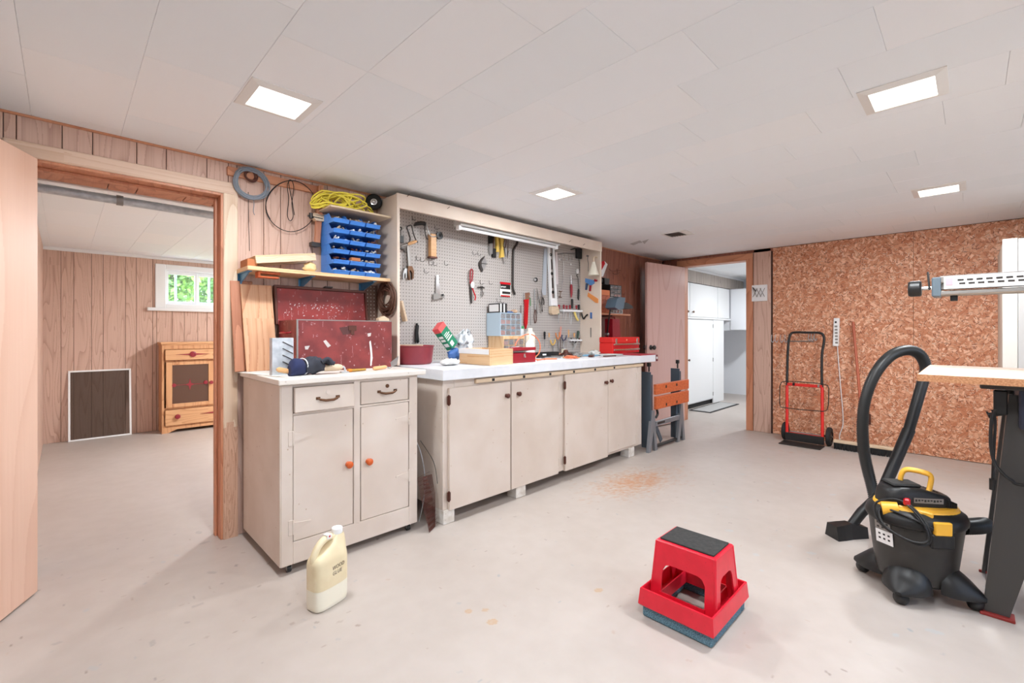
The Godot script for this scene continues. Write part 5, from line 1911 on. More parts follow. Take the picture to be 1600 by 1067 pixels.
	s.bb(p0.x + 0.008, p1.x - 0.008, p1.y, p1.y + 0.012, ZT - 0.002, ZT - 0.001)
	part("red_print", s, M.red_tool, o)
	s = S()
	s.bb(p0.x + 0.004, p1.x - 0.004, p0.y - 0.062, p0.y - 0.02, ZT - 0.002, ZT - 0.001)
	part("black_print", s, M.black, o)
	s = S()
	for k in 4: s.bb(p0.x + 0.012 + k * 0.016, p0.x + 0.023 + k * 0.016, p0.y - 0.05 + (k % 2) * 0.004, p0.y - 0.038, ZT - 0.001, ZT - 0.0004)
	part("lettering", s, M.ink_white, o)
	s = S()
	s.bb(p0.x + 0.025, p1.x - 0.01, p1.y + 0.025, p1.y + 0.045, ZT - 0.002, ZT + 0.008, 0.003)
	part("contents", s, M.dark_steel, o)
	# dial
	o = hung("dial_gauge", "round dial gauge with a white face on the pegboard", "gauge", 837, 440)
	s = S()
	s.lathe([Vector2(0, 0), Vector2(0.02, 0), Vector2(0.02, 0.014), Vector2(0.015, 0.016), Vector2(0.015, 0.012), Vector2(0, 0.012)], at_z(836.3, 437, ZT - 0.008), ROT_OUT, 18)
	part("case", s, M.black, o)
	s = S()
	s.lathe([Vector2(0.014, 0), Vector2(0.014, 0.001), Vector2(0, 0.001)], at_z(836.3, 437, ZT + 0.005), ROT_OUT, 16)
	part("face", s, M.white, o)
	# pipe wrench
	o = hung("pipe_wrench", "red pipe wrench with chrome jaws hanging over the orange hose", "wrench", 821, 513)
	part("handle", cut([[818, 467], [824.5, 466], [823.5, 480], [822.5, 505], [820, 514], [818, 505], [819, 480]], ZT - 0.005, 0.018), M.red_tool, o)
	part("jaw", cut([[817, 458], [824.5, 457], [825, 462], [821.5, 462.5], [824.5, 464], [824.5, 467.5], [817.5, 468]], ZT - 0.009, 0.026), M.chrome, o)
	# scattered hanging tools right of it
	o = hung("hex_driver", "long thin driver with a green handle hanging beside the red pipe wrench", "driver", 829, 508)
	part("handle", rod([[828.6, 465], [828.8, 478]], [0.005, 0.006]), mt(c8(84, 128, 80), 0.4), o)
	part("shaft", rod([[828.8, 478], [829.5, 508]], 0.0028), M.steel, o)
	o = hung("long_rod", "slim dark rod hanging left of the red pipe wrench", "rod", 814, 508)
	part("shaft", rod([[814, 477], [814, 509]], 0.0035), M.dark_steel, o)
	o = hung("long_spanner", "dark combination spanner with loop handle hanging right of the pipe wrench", "spanner", 836, 505)
	part("handle", bent([[836, 484], [834.5, 494], [836, 504], [838, 500], [837.6, 488], [836, 482]], 0.0042), M.brown_metal, o)
	part("shank", rod([[836, 484], [835.4, 470], [835, 452]], [0.006, 0.005, 0.007]), M.steel, o)
	pliers("long-nosed steel pliers hanging in the cluster left of the level", [842, 466], [839, 450], [[840, 474], [839, 484], [840, 490]], [[844, 472], [846, 480], [845, 488]], M.dull_steel)
	pliers("dark locking pliers hanging in the cluster left of the level", [847.5, 463], [845.5, 453], [[847, 469], [846.5, 478], [847.5, 487]], [[849, 467], [850, 472], [849.5, 476]], M.dark_steel)
	# straight edges and level
	o = hung("straight_edge", "pale blue-grey metal straight edge hanging behind the level", "ruler", 849, 461)
	part("blade", cut([[850, 388], [854.5, 388], [852.5, 461], [846.5, 461]], ZT - 0.008, 0.004), mt(c8(196, 206, 216), 0.35, 0.3), o)
	o = hung("spirit_level", "aluminium spirit level with three vials hanging on end", "level", 863, 478)
	var zl := ZT + 0.014
	for q in [[[854.4, 386], [857.2, 386], [861, 478], [858.0, 478]], [[861.4, 386], [863.6, 386], [868.6, 478], [866, 478]]]:
		part("flange", cut(q, zl - 0.016, 0.022), M.white_plastic, o)
	part("web", cut([[856.5, 386], [862, 386], [866.6, 478], [860.4, 478]], zl - 0.009, 0.007), M.steel, o)
	for q in [[860, 398], [861.6, 427.5], [863.2, 456.5]]:
		s = S()
		s.lathe([Vector2(0, -0.001), Vector2(0.017, -0.001), Vector2(0.017, 0.007), Vector2(0.011, 0.008), Vector2(0.011, 0.003), Vector2(0, 0.003)], at_z(q[0], q[1], zl), ROT_OUT, 18)
		part("vial", s, M.black, o)
	for q in [[[859.3, 405], [862, 405], [863, 421], [860.4, 421]], [[860.6, 434], [863.5, 434], [864.5, 450], [861.8, 450]]]:
		part("slot", cut(q, zl - 0.004, 0.003), M.dark_steel, o)
	s = cut([[858, 466], [867.6, 466], [868.2, 477.5], [858.6, 477.5]], zl - 0.012, 0.022)
	part("end_plate", s, M.white_plastic, o)
	o = hung("wood_block", "pale wooden block under the foot of the spirit level", "block", 864, 491)
	part("block", cut([[857.5, 478.6], [868.6, 478.6], [870, 489], [867, 491], [860, 492], [857.5, 489]], ZT - 0.005, 0.035), M.handle_pale, o)
	o = hung("steel_ruler", "short white ruler hanging right of the spirit level", "ruler", 870, 444)
	part("blade", cut([[867.6, 394], [870.6, 394], [872, 444], [868, 444]], ZT - 0.006, 0.004), mt(c8(226, 216, 216), 0.4), o)
	o = hung("flexible_pickup", "bent steel pick-up rod with a small T grip", "pick-up tool", 876, 465)
	part("rod", bent([[878.5, 402], [880.5, 412], [880.5, 426], [879, 440], [877, 455]], 0.003), M.chrome, o)
	part("grip", rod([[873.5, 455], [878.5, 455]], 0.0045), M.bronze, o)
	part("spindle", rod([[876.5, 455], [875, 464]], 0.003), M.bronze, o)
	part("foot", rod([[873, 464], [877.5, 464.5]], 0.0045), M.bronze, o)
	# key rack
	o = hung("key_rack", "wire rack of keys and small tags under the strip light", "keys", 885, 415)
	part("bar", rod([[871, 397], [884, 395.5], [898, 396]], 0.003), M.dark_steel, o)
	for q in [873.0, 877.0, 882.0, 888.0, 892.0, 896.0]:
		s = S()
		s.ring(at_z(q, 399, ZT + 0.01), 0.01, 0.002, Vector3(0.5, 0, 1), 12, 5)
		s.box(at_z(q + 0.3, 404, ZT + 0.01), Vector3(0.012, 0.03, 0.002), 0.0005)
		part("key", s, M.chrome, o)
	s = S()
	s.cyl(at_z(873.3, 405.5, ZT), at_z(873.3, 405.5, ZT) + Vector3(0, 0, 0.008), 0.011)
	part("tag", s, M.white, o)
	s = S()
	s.cyl(at_z(891, 413, ZT), at_z(891, 413, ZT) + Vector3(0, 0, 0.008), 0.01)
	part("tag", s, M.white, o)
	o = hung("red_scraper", "red handled scraper hanging blade up among the keys", "scraper", 893, 465)
	part("handle", rod([[892.5, 444], [892.7, 447], [893, 458], [892.6, 465]], [0.008, 0.014, 0.013, 0.006], ZT + 0.008, 9), M.red_dark, o)
	part("blade", rod([[892, 430], [892.5, 444]], [0.004, 0.006]), M.chrome, o)
	# black caliper bundle and coping saw by the right panel
	o = hung("black_brush", "black bristle brush hanging in the top corner by the right panel", "brush", 904, 406)
	s = S()
	s.bb(at_z(900, 390, ZT).x, at_z(907.5, 390, ZT).x, at_z(903, 404, ZT).y, at_z(903, 388, ZT).y, ZT - 0.012, ZT + 0.02, 0.006)
	part("bristles", s, M.black_matte, o)
	part("handle", rod([[898, 388], [892, 390]], [0.008, 0.005]), M.black, o)
	o = hung("coping_saw", "thin framed coping saw hanging beside the right panel", "saw", 906, 469)
	part("frame", bent([[904.5, 404], [905.5, 415], [905, 425], [901, 430], [903, 434], [904.4, 450]], 0.003), M.dark_steel, o)
	part("handle", rod([[904.2, 451], [904, 454], [903.6, 466], [904, 469]], [0.006, 0.009, 0.009, 0.005], ZT, 8), M.black, o)
	part("blade", rod([[893.5, 436], [903.5, 437]], 0.0016), M.dark_steel, o)
	s = S()
	s.lathe([Vector2(0, 0), Vector2(0.022, 0), Vector2(0.022, 0.014), Vector2(0, 0.014)], at_z(901.5, 424, ZT - 0.004), ROT_OUT, 16, false, 0.85, 1.2)
	solo("tape_roll", s, M.white_plastic, "small white roll hanging beside the right panel of the tool case", "tape")
	# upper rack
	o = hung("driver_rack", "white slotted screwdriver rack in the middle of the pegboard", "rack", 893, 487)
	part("rail", cut([[874.5, 483.8], [905, 484.9], [905, 487.5], [874.5, 486.6]], ZT - 0.012, 0.045), M.white_plastic, o)
	driver("short red handled screwdriver in the white rack nearest the level", [873.5, 476], [873.6, 482.5], [873.4, 497], M.red_dark)
	driver("red handled screwdriver second from the level in the white rack", [881, 476], [881, 482.5], [879.5, 503], M.red_dark)
	driver("stubby red handled screwdriver in the white rack over the orange grips", [885.5, 477], [885.6, 483], [884, 500], M.red_dark)
	driver("red handled screwdriver beside the tall black one in the white rack", [890.5, 476.5], [890.6, 483], [889.5, 505], M.red_dark)
	driver("tall black handled screwdriver in the middle of the white rack", [894, 467], [894, 482], [892.3, 507], M.black, 0.013)
	driver("red handled screwdriver between black handle and yellow knife in the white rack", [900.6, 477], [900.7, 483], [900, 498], M.red_dark)
	driver("green handled screwdriver hanging left of the white rack", [872.3, 482], [872.5, 491], [872.4, 505], mt(c8(60, 140, 70), 0.35))
	driver("black handled screwdriver at the end of the white rack by the right panel", [904.4, 476], [904.4, 484], [904, 505], M.black, 0.014)
	o = hung("curved_knife", "curved pale yellow handled knife hanging from the white rack", "knife", 903, 501)
	part("handle", bent([[897.5, 487], [899, 492], [901.5, 498], [903.5, 500.5]], [0.008] + _same(0.012, 14) + [0.007], ZT + 0.02), mt(c8(240, 216, 130), 0.45), o)
	o = hung("hook_tool", "black hooked linoleum knife hanging by the right panel", "knife", 912, 499)
	s = S()
	s.tube(spline(wx([[908.5, 489], [910, 495], [912, 498], [915, 494], [918.5, 491]], 3.934), 5), [0.006] + _same(0.008, 19) + [0.003], 7)
	part("body", s, M.black, o)
	# lower rack
	o = hung("lower_rack", "white slotted rack low on the pegboard holding pliers and drivers", "rack", 900, 533)
	part("rail", cut([[887, 530], [905, 530.6], [905, 533], [887, 532.6]], ZT - 0.012, 0.04), M.white_plastic, o)
	driver("black handled screwdriver hanging above the black box level", [851, 518], [851, 530], [851, 542], M.black)
	driver("thin chisel with a pale handle hanging left of the yellow pliers", [858, 520], [858, 527], [857.5, 544], M.handle_wood, 0.008)
	pliers("yellow handled pliers hanging low on the pegboard", [864, 540], [864.5, 552], [[861, 535], [860.5, 531]], [[867, 535], [867.5, 530]], mt(c8(236, 190, 84), 0.4))
	pliers("orange handled pliers hanging low on the pegboard", [872, 531], [873, 548], [[869, 525], [868.5, 520]], [[874, 525], [874, 519]], mt(c8(220, 132, 64), 0.4))
	driver("long pink handled driver hanging between orange and navy pliers", [876.5, 510], [875.5, 526], [875, 552], mt(c8(206, 140, 126), 0.45), 0.009, M.brown_metal)
	pliers("navy handled pliers hanging low on the pegboard", [881, 533], [879, 549], [[878, 528], [878.5, 523]], [[884, 529], [885, 524]], mt(c8(46, 54, 92), 0.4))
	driver("wooden handled awl standing in the lower rack", [888.4, 515], [888.4, 527], [888.2, 543], M.handle_wood, 0.008)
	driver("short wooden handled gimlet in the lower rack", [897.3, 520], [897.3, 527], [896.5, 543], M.handle_wood, 0.01)
	driver("fat black and green handled driver slanted in the lower rack", [903.6, 517], [902.2, 529], [899, 544], mt(c8(40, 66, 48), 0.35), 0.015)
	driver("red handled nut driver at the end of the lower rack", [905, 528], [905, 534], [904.6, 544], M.brown_metal, 0.008)
	pliers("steel pincers hanging from the lower rack", [898, 537], [895, 547], [[894, 532], [892, 528]], [[901, 532], [902, 527]], M.dark_steel)
	# bare things near the basin
	o = hung("side_cutters", "dark side cutters hanging above the maroon basin", "pliers", 651, 536)
	part("body", cut([[650, 505], [653, 509], [652, 520], [653.5, 534], [651.5, 536], [650.5, 526], [649, 536], [647.5, 534], [648, 518]], ZT - 0.008, 0.016), M.black, o)
	s = S()
	s.bar(at_z(625.5, 470, -2.93), at_z(633, 502, -2.93), 0.018, 0.05, 0.003, Vector3.BACK)
	solo("wood_batten", s, M.handle_pale, "short pale wood slat leaning in the corner of the tool case", "slat")
	panel_things()

func _same(v: float, n: int) -> Array:
	var a := []
	a.resize(n)
	a.fill(v)
	return a

func cut_x(list: Array, x: float, d: float) -> Sh:   # outline in pixels on the inside face of the right panel
	var p := PackedVector2Array()
	for q in list:
		var w := at_x(q[0], q[1], x)
		p.append(Vector2(w.z, w.y))
	var s := S()
	s.prism(p, d, Vector3(x, 0, 0), Basis(Vector3.BACK, Vector3.UP, Vector3.LEFT))
	return s

func panel_things() -> void:
	var xp := 3.944
	var s := S()
	# cone lamp clipped to the panel
	var top := at_x(927.5, 409, 3.88)
	var o := thing("clip_lamp", "small lamp with a white cone shade on the right panel of the tool case", "lamp", top + Vector3(0, -0.14, 0))
	s.lathe([Vector2(0.014, 0.0), Vector2(0.017, -0.012), Vector2(0.056, -0.138), Vector2(0.054, -0.138), Vector2(0.015, -0.012)], top, Basis(), 24)
	part("shade", s, mt(c8(246, 240, 222), 0.45), o)
	s = S()
	s.cyl(top + Vector3(0, -0.01, 0), top + Vector3(0, 0.05, 0), 0.013, 0.01)
	s.tube([top + Vector3(0, 0.04, 0), top + Vector3(0.03, 0.06, 0), Vector3(xp, top.y + 0.05, top.z)], 0.006, 8)
	part("socket", s, M.handle_pale, o)
	s = S()
	s.tube(wx([[919, 399], [918, 405], [919.5, 412], [919, 424]], xp - 0.008), 0.003, 6)
	s.cyl(at_x(918.8, 400, xp), at_x(918.8, 400, xp) + Vector3(-0.02, 0, 0), 0.009)
	solo("pull_chain", s, M.dull_steel, "short metal pull chain hanging beside the white cone lamp", "chain")
	o = thing("blue_clamp", "blue spring clamps with red tips hung under the cone lamp", "clamp", at_x(922, 453, xp))
	part("jaw", cut_x([[916, 435], [929, 438], [929, 443], [924, 446], [916, 441]], xp, 0.02), mt(c8(96, 146, 206), 0.4), o)
	part("arm", cut_x([[916.5, 443], [919, 443], [917.5, 453], [915.5, 453]], xp, 0.016), mt(c8(60, 84, 120), 0.4), o)
	part("arm", cut_x([[922.5, 444], [924.5, 444], [923.5, 455], [921.5, 455]], xp, 0.016), M.red_dark, o)
	part("tip", cut_x([[930, 436], [934, 437.5], [933, 440], [930, 440]], xp, 0.018), M.red_dark, o)
	o = thing("orange_square", "orange plastic set square hung on the right panel", "square", at_x(927, 473, xp))
	part("plate", cut_x([[919.5, 457], [935, 467], [935, 473.5], [931, 473], [918.5, 463]], xp, 0.008), mt(c8(236, 152, 84), 0.45), o)
	s = cut_x([[922.3, 488], [925.2, 488.2], [925.2, 498], [922.3, 497.6]], xp, 0.004)
	solo("blue_sticker", s, mt(c8(66, 108, 170), 0.5), "small blue sticker on the right panel of the tool case", "sticker")
	s = cut_x([[922.6, 512], [924, 512], [923.8, 527], [922.8, 527]], xp, 0.004)
	solo("small_key", s, M.dull_steel, "thin grey key hung low on the right panel of the tool case", "key")

func wx(list: Array, x: float) -> Array:
	var out := []
	for q in list: out.append(at_x(q[0], q[1], x))
	return out

const YB := 0.9465   # top of the counter
func lumpy(c: Vector3, r: Vector3, sd: int, amount := 0.25, seg := 16, rings := 10) -> Sh:   # crumpled closed form
	var q := noise(2.2 if amount < 0.6 else 3.4, sd, 3)
	var s := S()
	var rows := []
	for i in range(1, rings):
		var p := PI * i / rings
		var row := []
		for k in seg:
			var t := TAU * k / seg
			var d := Vector3(sin(p) * cos(t), cos(p), sin(p) * sin(t))
			var w := 1.0 + amount * q.get_noise_3dv(d * 1.6)
			var v := c + d * r * w
			v.y = maxf(v.y, c.y - r.y * 0.9)
			row.append(v)
		rows.append(row)
	s.loft(rows)
	return s
func drawer_unit(called: String, label: String, x0: float, x1: float, y0: float, y1: float, zb: float, zf: float, cols: int, rows: int, body: Material, front: Material, sd: int, header := 0.0) -> Node3D:
	var o := thing(called, label, "drawer cabinet", Vector3((x0 + x1) / 2, y0, (zb + zf) / 2))
	var s := S()
	var t := 0.006
	s.frm(x0, x1, y0, y1, t, t, t, zb, zf, 0.001)
	s.bb(x0 + t, x1 - t, y0 + t, y1 - t, zb + 0.001, zb + 0.003)
	if header > 0.0: s.bb(x0 + t, x1 - t, y1 - t - header, y1 - t, zf - 0.02, zf - 0.0005, 0.001)
	var w := (x1 - x0 - 2 * t) / cols
	var h := (y1 - y0 - 2 * t - header) / rows
	for c in range(1, cols): s.bb(x0 + t + w * c - 0.0015, x0 + t + w * c + 0.0015, y0 + t, y1 - t - header, zb + 0.003, zf - 0.0008)
	for r in range(1, rows): s.bb(x0 + t, x1 - t, y0 + t + h * r - 0.0015, y0 + t + h * r + 0.0015, zb + 0.003, zf - 0.0016)
	part("case", s, body, o)
	var rng := RandomNumberGenerator.new()
	rng.seed = sd
	var fill := [mt(c8(96, 92, 90), 0.6), M.brown_metal, mt(c8(120, 100, 84), 0.6), M.dark_steel, mt(c8(170, 92, 70), 0.6)]
	for c in cols:
		for r in rows:
			var a := Vector3(x0 + t + w * c + 0.003, y0 + t + h * r + 0.003, zf - 0.012)
			var b := Vector3(x0 + t + w * (c + 1) - 0.003, y0 + t + h * (r + 1) - 0.003, zf + 0.001)
			s = S()
			s.bb(a.x, b.x, a.y, b.y, b.z - 0.002, b.z, 0.0005)
			s.bb(a.x, b.x, a.y, a.y + 0.0015, zb + 0.02, b.z - 0.002)
			var d := part("drawer", s, front, o)
			s = S()
			s.bb((a.x + b.x) / 2 - w * 0.18, (a.x + b.x) / 2 + w * 0.18, b.y - h * 0.28, b.y - h * 0.08, b.z, b.z + 0.007, 0.001)
			part("pull", s, front, d)
			s = S()
			s.bb(a.x + 0.003, b.x - 0.003, a.y + 0.002, a.y + h * rng.randf_range(0.5, 0.8), zb + 0.03, b.z - 0.006, 0.001)
			part("contents", s, fill[rng.randi() % 5], d)
	return o

func bench_top() -> void:
	var s := S()
	var o: Node3D
	var rng := RandomNumberGenerator.new()
	rng.seed = 70
	# maroon basin
	var c := at_y(657, 570, YB) + Vector3(0.03, 0.0, -0.13)
	o = thing("plastic_basin", "round maroon plastic basin on the left end of the counter", "basin", c)
	s.lathe([Vector2(0, 0.0005), Vector2(0.118, 0.0005), Vector2(0.126, 0.012), Vector2(0.139, 0.122), Vector2(0.144, 0.124), Vector2(0.144, 0.13), Vector2(0.136, 0.13)], c, Basis(), 40)
	part("shell", s, M.maroon, o)
	s = S()
	s.lathe([Vector2(0.136, 0.13), Vector2(0.122, 0.014), Vector2(0, 0.006)], c, Basis(), 40)
	part("inside", s, M.maroon_in, o)
	s = S()
	s.bar(c + Vector3(-0.142, 0.1345, -0.02), c + Vector3(-0.02, 0.1345, 0.142), 0.02, 0.008, 0.001)
	solo("paint_stick", s, M.handle_pale, "flat wooden stirring stick lying across the rim of the maroon basin", "stick")
	# tilted green carton
	var a := at_z(684, 509, -2.72)
	var b := at_z(707, 541, -2.72)
	var ax := (a - b).normalized()
	var L := (a - b).length()
	var side := ax.cross(Vector3(0.35, 0, 1).normalized()).normalized()
	var f := Basis(side, ax, side.cross(ax))
	o = thing("tilted_carton", "green carton with a red top leaning tilted beside the maroon basin", "carton", b)
	s = S()
	s.t = Transform3D(f, b)
	s.bb(-0.043, 0.043, 0, L * 0.8, -0.03, 0.03, 0.001)
	part("green_body", s, mt(c8(24, 128, 92), 0.5), o)
	s = S()
	s.t = Transform3D(f, b)
	s.bb(-0.043, 0.043, L * 0.8, L, -0.03, 0.03, 0.001)
	part("red_top", s, mt(c8(226, 92, 92), 0.5), o)
	s = S()
	s.t = Transform3D(f, b)
	for q in [[0.02, 0.055, -0.03, 0.005], [0.075, 0.085, -0.034, 0.034], [0.095, 0.102, -0.034, 0.02], [0.11, 0.117, -0.034, 0.03], [0.125, 0.13, -0.034, 0.01]]:
		for zs in [-1.0, 1.0]:
			s.bb(q[2], q[3], q[0], q[1], zs * 0.0295, zs * 0.0306)
	for q in [[0.03, 0.06], [0.08, 0.1], [0.11, 0.13]]:
		for xs in [-1.0, 1.0]:
			s.bb(xs * 0.0425, xs * 0.0436, q[0], q[1], -0.02, 0.02)
	part("print", s, M.ink_white, o)
	# bags
	s = lumpy(at_z(709, 554, -2.66), Vector3(0.045, 0.045, 0.04), 3, 0.5)
	solo("blue_bag", s, mt(c8(70, 112, 178), 0.35), "blue and white plastic bag propping up the tilted carton", "bag")
	s = lumpy(at_z(727, 534, -2.72), Vector3(0.06, 0.075, 0.05), 23, 1.1, 22, 14)
	solo("clear_bag", s, mt(c8(226, 232, 238), 0.3), "crumpled clear plastic bag standing behind the wooden box", "bag")
	var wb := at_y(707, 571, YB) + Vector3(0, 0.022, -0.03)
	s = lumpy(wb, Vector3(0.075, 0.0235, 0.05), 9, 0.35)
	solo("white_bag", s, mt(c8(226, 224, 220), 0.4), "lumpy white plastic bag lying on the counter before the tilted carton", "bag")
	# open wooden box
	o = thing("wooden_box", "open pale plywood box at the front of the counter", "box", Vector3(2.13, YB, -2.43))
	s = S()
	s.bb(2.022, 2.036, YB + 0.0005, 1.055, -2.59, -2.262, 0.001)
	s.bb(2.226, 2.24, YB + 0.0005, 1.055, -2.59, -2.262, 0.001)
	s.bb(2.036, 2.226, YB + 0.0005, 1.055, -2.276, -2.262, 0.001)
	s.bb(2.036, 2.226, YB + 0.0005, 1.055, -2.59, -2.576, 0.001)
	s.bb(2.03, 2.23, YB + 0.0005, YB + 0.008, -2.585, -2.27)
	part("box", s, M.pine_h, o)
	s = S()
	s.bb(2.016, 2.022, 1.02, 1.056, -2.59, -2.27, 0.001)
	part("white_strip", s, M.white, o)
	# small red toolbox
	o = thing("small_toolbox", "small dark red metal toolbox with its lid ajar beside the wooden box", "toolbox", Vector3(2.405, YB, -2.385))
	s = S()
	s.bb(2.28, 2.53, YB + 0.0005, 1.018, -2.46, -2.312, 0.003)
	part("body", s, M.red_dark, o)
	s = S()
	s.t = Transform3D(Basis(Vector3.RIGHT, -0.1), Vector3(0, 1.021, -2.46))
	s.bb(2.277, 2.533, 0.0, 0.024, 0, 0.152, 0.003)
	part("lid", s, M.red_dark, o)
	s = S()
	s.bb(2.396, 2.414, 0.985, 1.012, -2.312, -2.306, 0.001)
	s.cyl(Vector3(2.405, 0.99, -2.308), Vector3(2.405, 0.99, -2.3), 0.007)
	part("latch", s, M.chrome, o)
	s = S()
	s.tube([Vector3(2.35, 1.045, -2.39), Vector3(2.35, 1.06, -2.39), Vector3(2.46, 1.06, -2.39), Vector3(2.46, 1.045, -2.39)], 0.004, 6)
	part("carry_handle", s, M.chrome, o)
	# drawer cabinets
	drawer_unit("wooden_drawer_unit", "tan wooden cabinet of small drawers standing under the blue-grey drawer cabinet", 2.62, 2.875, YB + 0.0005, 1.138, -2.95, -2.76, 4, 3, M.pine, M.clear_drawer, 4, 0.02)
	drawer_unit("grey_drawer_unit", "blue-grey cabinet of sixteen clear drawers stacked on the tan drawer unit", 2.6, 2.85, 1.1385, 1.335, -2.95, -2.775, 4, 4, M.grey_blue, M.clear_drawer, 6)
	for q in [[2.595, 2.628, "white and black boxed manual standing on the blue-grey drawer cabinet"], [2.634, 2.685, "black box with a white stripe standing on the blue-grey drawer cabinet"]]:
		o = thing("small_box", q[2], "box", Vector3((q[0] + q[1]) / 2, 1.3355, -2.85))
		s = S()
		s.bb(q[0] + 0.008, q[1] + 0.008, 1.3355, 1.415, -2.93, -2.79, 0.001)
		part("box", s, M.black, o)
		s = S()
		s.bb(q[0] + 0.016, q[0] + 0.032, 1.34, 1.41, -2.791, -2.7895)
		s.bb(q[0] + 0.0075, q[0] + 0.0085, 1.345, 1.405, -2.92, -2.8)
		part("stripe", s, M.white, o)
	s = S()
	coil(s, Vector3(2.745, 1.343, -2.82), Vector3.UP, 0.028, 0.004, 4, 0.008, 2)
	solo("string_hank", s, mt(c8(70, 98, 150), 0.5), "small hank of blue cord on the blue-grey drawer cabinet", "cord")
	s = lumpy(Vector3(2.815, 1.351, -2.83), Vector3(0.03, 0.017, 0.03), 14, 0.4)
	solo("brown_rag", s, mt(c8(196, 160, 130), 0.8), "little brown rag on the right of the blue-grey drawer cabinet", "rag")
	# jar, bottle
	c = Vector3(2.95, YB + 0.0005, -2.89)
	o = thing("green_lid_jar", "white jar with a green lid on a tin beside the drawer cabinets", "jar", c)
	s = S()
	s.lathe([Vector2(0, 0), Vector2(0.036, 0), Vector2(0.036, 0.255), Vector2(0, 0.255)], c, Basis(), 20)
	part("jar", s, M.white, o)
	s = S()
	s.lathe([Vector2(0.038, 0.255), Vector2(0.038, 0.278), Vector2(0, 0.28)], c, Basis(), 20)
	part("lid", s, mt(c8(70, 156, 96), 0.4), o)
	c = at_y(828, 556, YB)
	c.z = -2.58
	c.x = at_z(828, 550, -2.58).x
	o = thing("glue_bottle", "white squeeze bottle with a tapered nozzle behind the small red toolbox", "bottle", c)
	s = S()
	s.lathe([Vector2(0, 0.001), Vector2(0.034, 0.001), Vector2(0.036, 0.01), Vector2(0.036, 0.13), Vector2(0.016, 0.155), Vector2(0.014, 0.165)], c, Basis(), 20, true)
	part("bottle", s, M.white_plastic, o)
	s = S()
	s.lathe([Vector2(0.016, 0.163), Vector2(0.014, 0.18), Vector2(0.006, 0.215), Vector2(0, 0.216)], c, Basis(), 16)
	part("nozzle", s, mt(c8(246, 232, 206), 0.4), o)
	c = Vector3(at_z(826, 540, -2.74).x + 0.02, YB + 0.0005, -2.74)
	s = S()
	s.lathe([Vector2(0, 0), Vector2(0.045, 0), Vector2(0.045, 0.16), Vector2(0.04, 0.21), Vector2(0.02, 0.235), Vector2(0.02, 0.26), Vector2(0, 0.26)], c, Basis(), 22, true)
	solo("spray_can", s, mt(c8(238, 228, 212), 0.35), "cream coloured tall bottle behind the white squeeze bottle", "bottle")
	# orange hose
	s = S()
	var zh := -2.6
	s.tube(spline([at_z(806, 548, zh), at_z(805, 540, zh), at_z(810, 530, zh), at_z(821, 523, zh), at_z(832, 523, zh), at_z(841, 531, zh), at_z(844, 541, zh), at_z(842, 552, zh - 0.0), Vector3(2.72, YB + 0.006, -2.5), Vector3(2.78, YB + 0.006, -2.42), Vector3(2.88, YB + 0.006, -2.4), Vector3(2.84, YB + 0.006, -2.46), Vector3(2.7, YB + 0.008, -2.4), Vector3(2.6, YB + 0.006, -2.36)], 7), 0.0048, 7)
	solo("extension_lead", s, mt(c8(238, 132, 92), 0.45), "orange electric cord arching over the small red toolbox and onto the counter", "cord")
	s = S()
	coil(s, Vector3(3.0, YB + 0.017, -2.34), Vector3.UP, 0.05, 0.0045, 4, 0.02, 9, 0.5)
	solo("cord_hank", s, mt(c8(232, 126, 88), 0.45), "flat hank of orange cord lying near the front edge of the counter", "cord")
	# black level case
	o = thing("black_tool_case", "long black tool case with a white label lying under the lower rack", "case", Vector3(3.0, YB, -2.8))
	s = S()
	var bx0 := at_z(842, 553, -2.72).x
	var bx1 := at_z(874, 552, -2.72).x
	s.bb(bx0, bx1, YB + 0.0005, YB + 0.042, -2.8, -2.72, 0.005)
	part("case", s, M.black, o)
	s = S()
	s.bb(bx0 + 0.05, bx0 + 0.1, YB + 0.014, YB + 0.028, -2.7205, -2.719)
	part("label", s, M.ink_white, o)
	# brown vice, brush, papers
	c = Vector3(at_z(884, 556, -2.6).x, YB + 0.0005, -2.6)
	o = thing("small_vice", "small brown three-footed vice lying on the counter", "vice", c)
	for k in 3:
		s = S()
		var t := TAU * k / 3 + 0.5
		s.tube([c + Vector3(0, 0.04, 0), c + Vector3(cos(t) * 0.04, 0.022, sin(t) * 0.04), c + Vector3(cos(t) * 0.085, 0.006, sin(t) * 0.085)], [0.014, 0.011, 0.006], 7)
		part("foot", s, M.brown_metal, o)
	s = S()
	s.lathe([Vector2(0.0, 0.02), Vector2(0.026, 0.02), Vector2(0.022, 0.055), Vector2(0.012, 0.065), Vector2(0, 0.065)], c, Basis(), 12)
	part("body", s, M.brown_metal, o)
	s = S()
	s.bar(Vector3(3.33, YB + 0.012, -2.78), Vector3(3.52, YB + 0.012, -2.76), 0.03, 0.02, 0.003)
	solo("wood_wedge", s, M.redwood_h, "short reddish wood strip lying at the foot of the pegboard", "offcut")
	o = thing("paint_brush", "old paint brush with dark bristles lying on the counter edge", "brush", Vector3(3.4, YB, -2.42))
	s = S()
	s.bar(Vector3(3.32, YB + 0.011, -2.38), Vector3(3.4, YB + 0.01, -2.42), 0.04, 0.016, 0.003)
	part("bristles", s, M.brown_metal, o)
	s = S()
	s.bar(Vector3(3.4, YB + 0.01, -2.42), Vector3(3.42, YB + 0.01, -2.43), 0.042, 0.018, 0.001)
	part("ferrule", s, M.steel, o)
	s = S()
	s.tube([Vector3(3.42, YB + 0.01, -2.43), Vector3(3.47, YB + 0.01, -2.455), Vector3(3.53, YB + 0.01, -2.485)], [0.008, 0.009, 0.006], 8)
	part("handle", s, M.black, o)
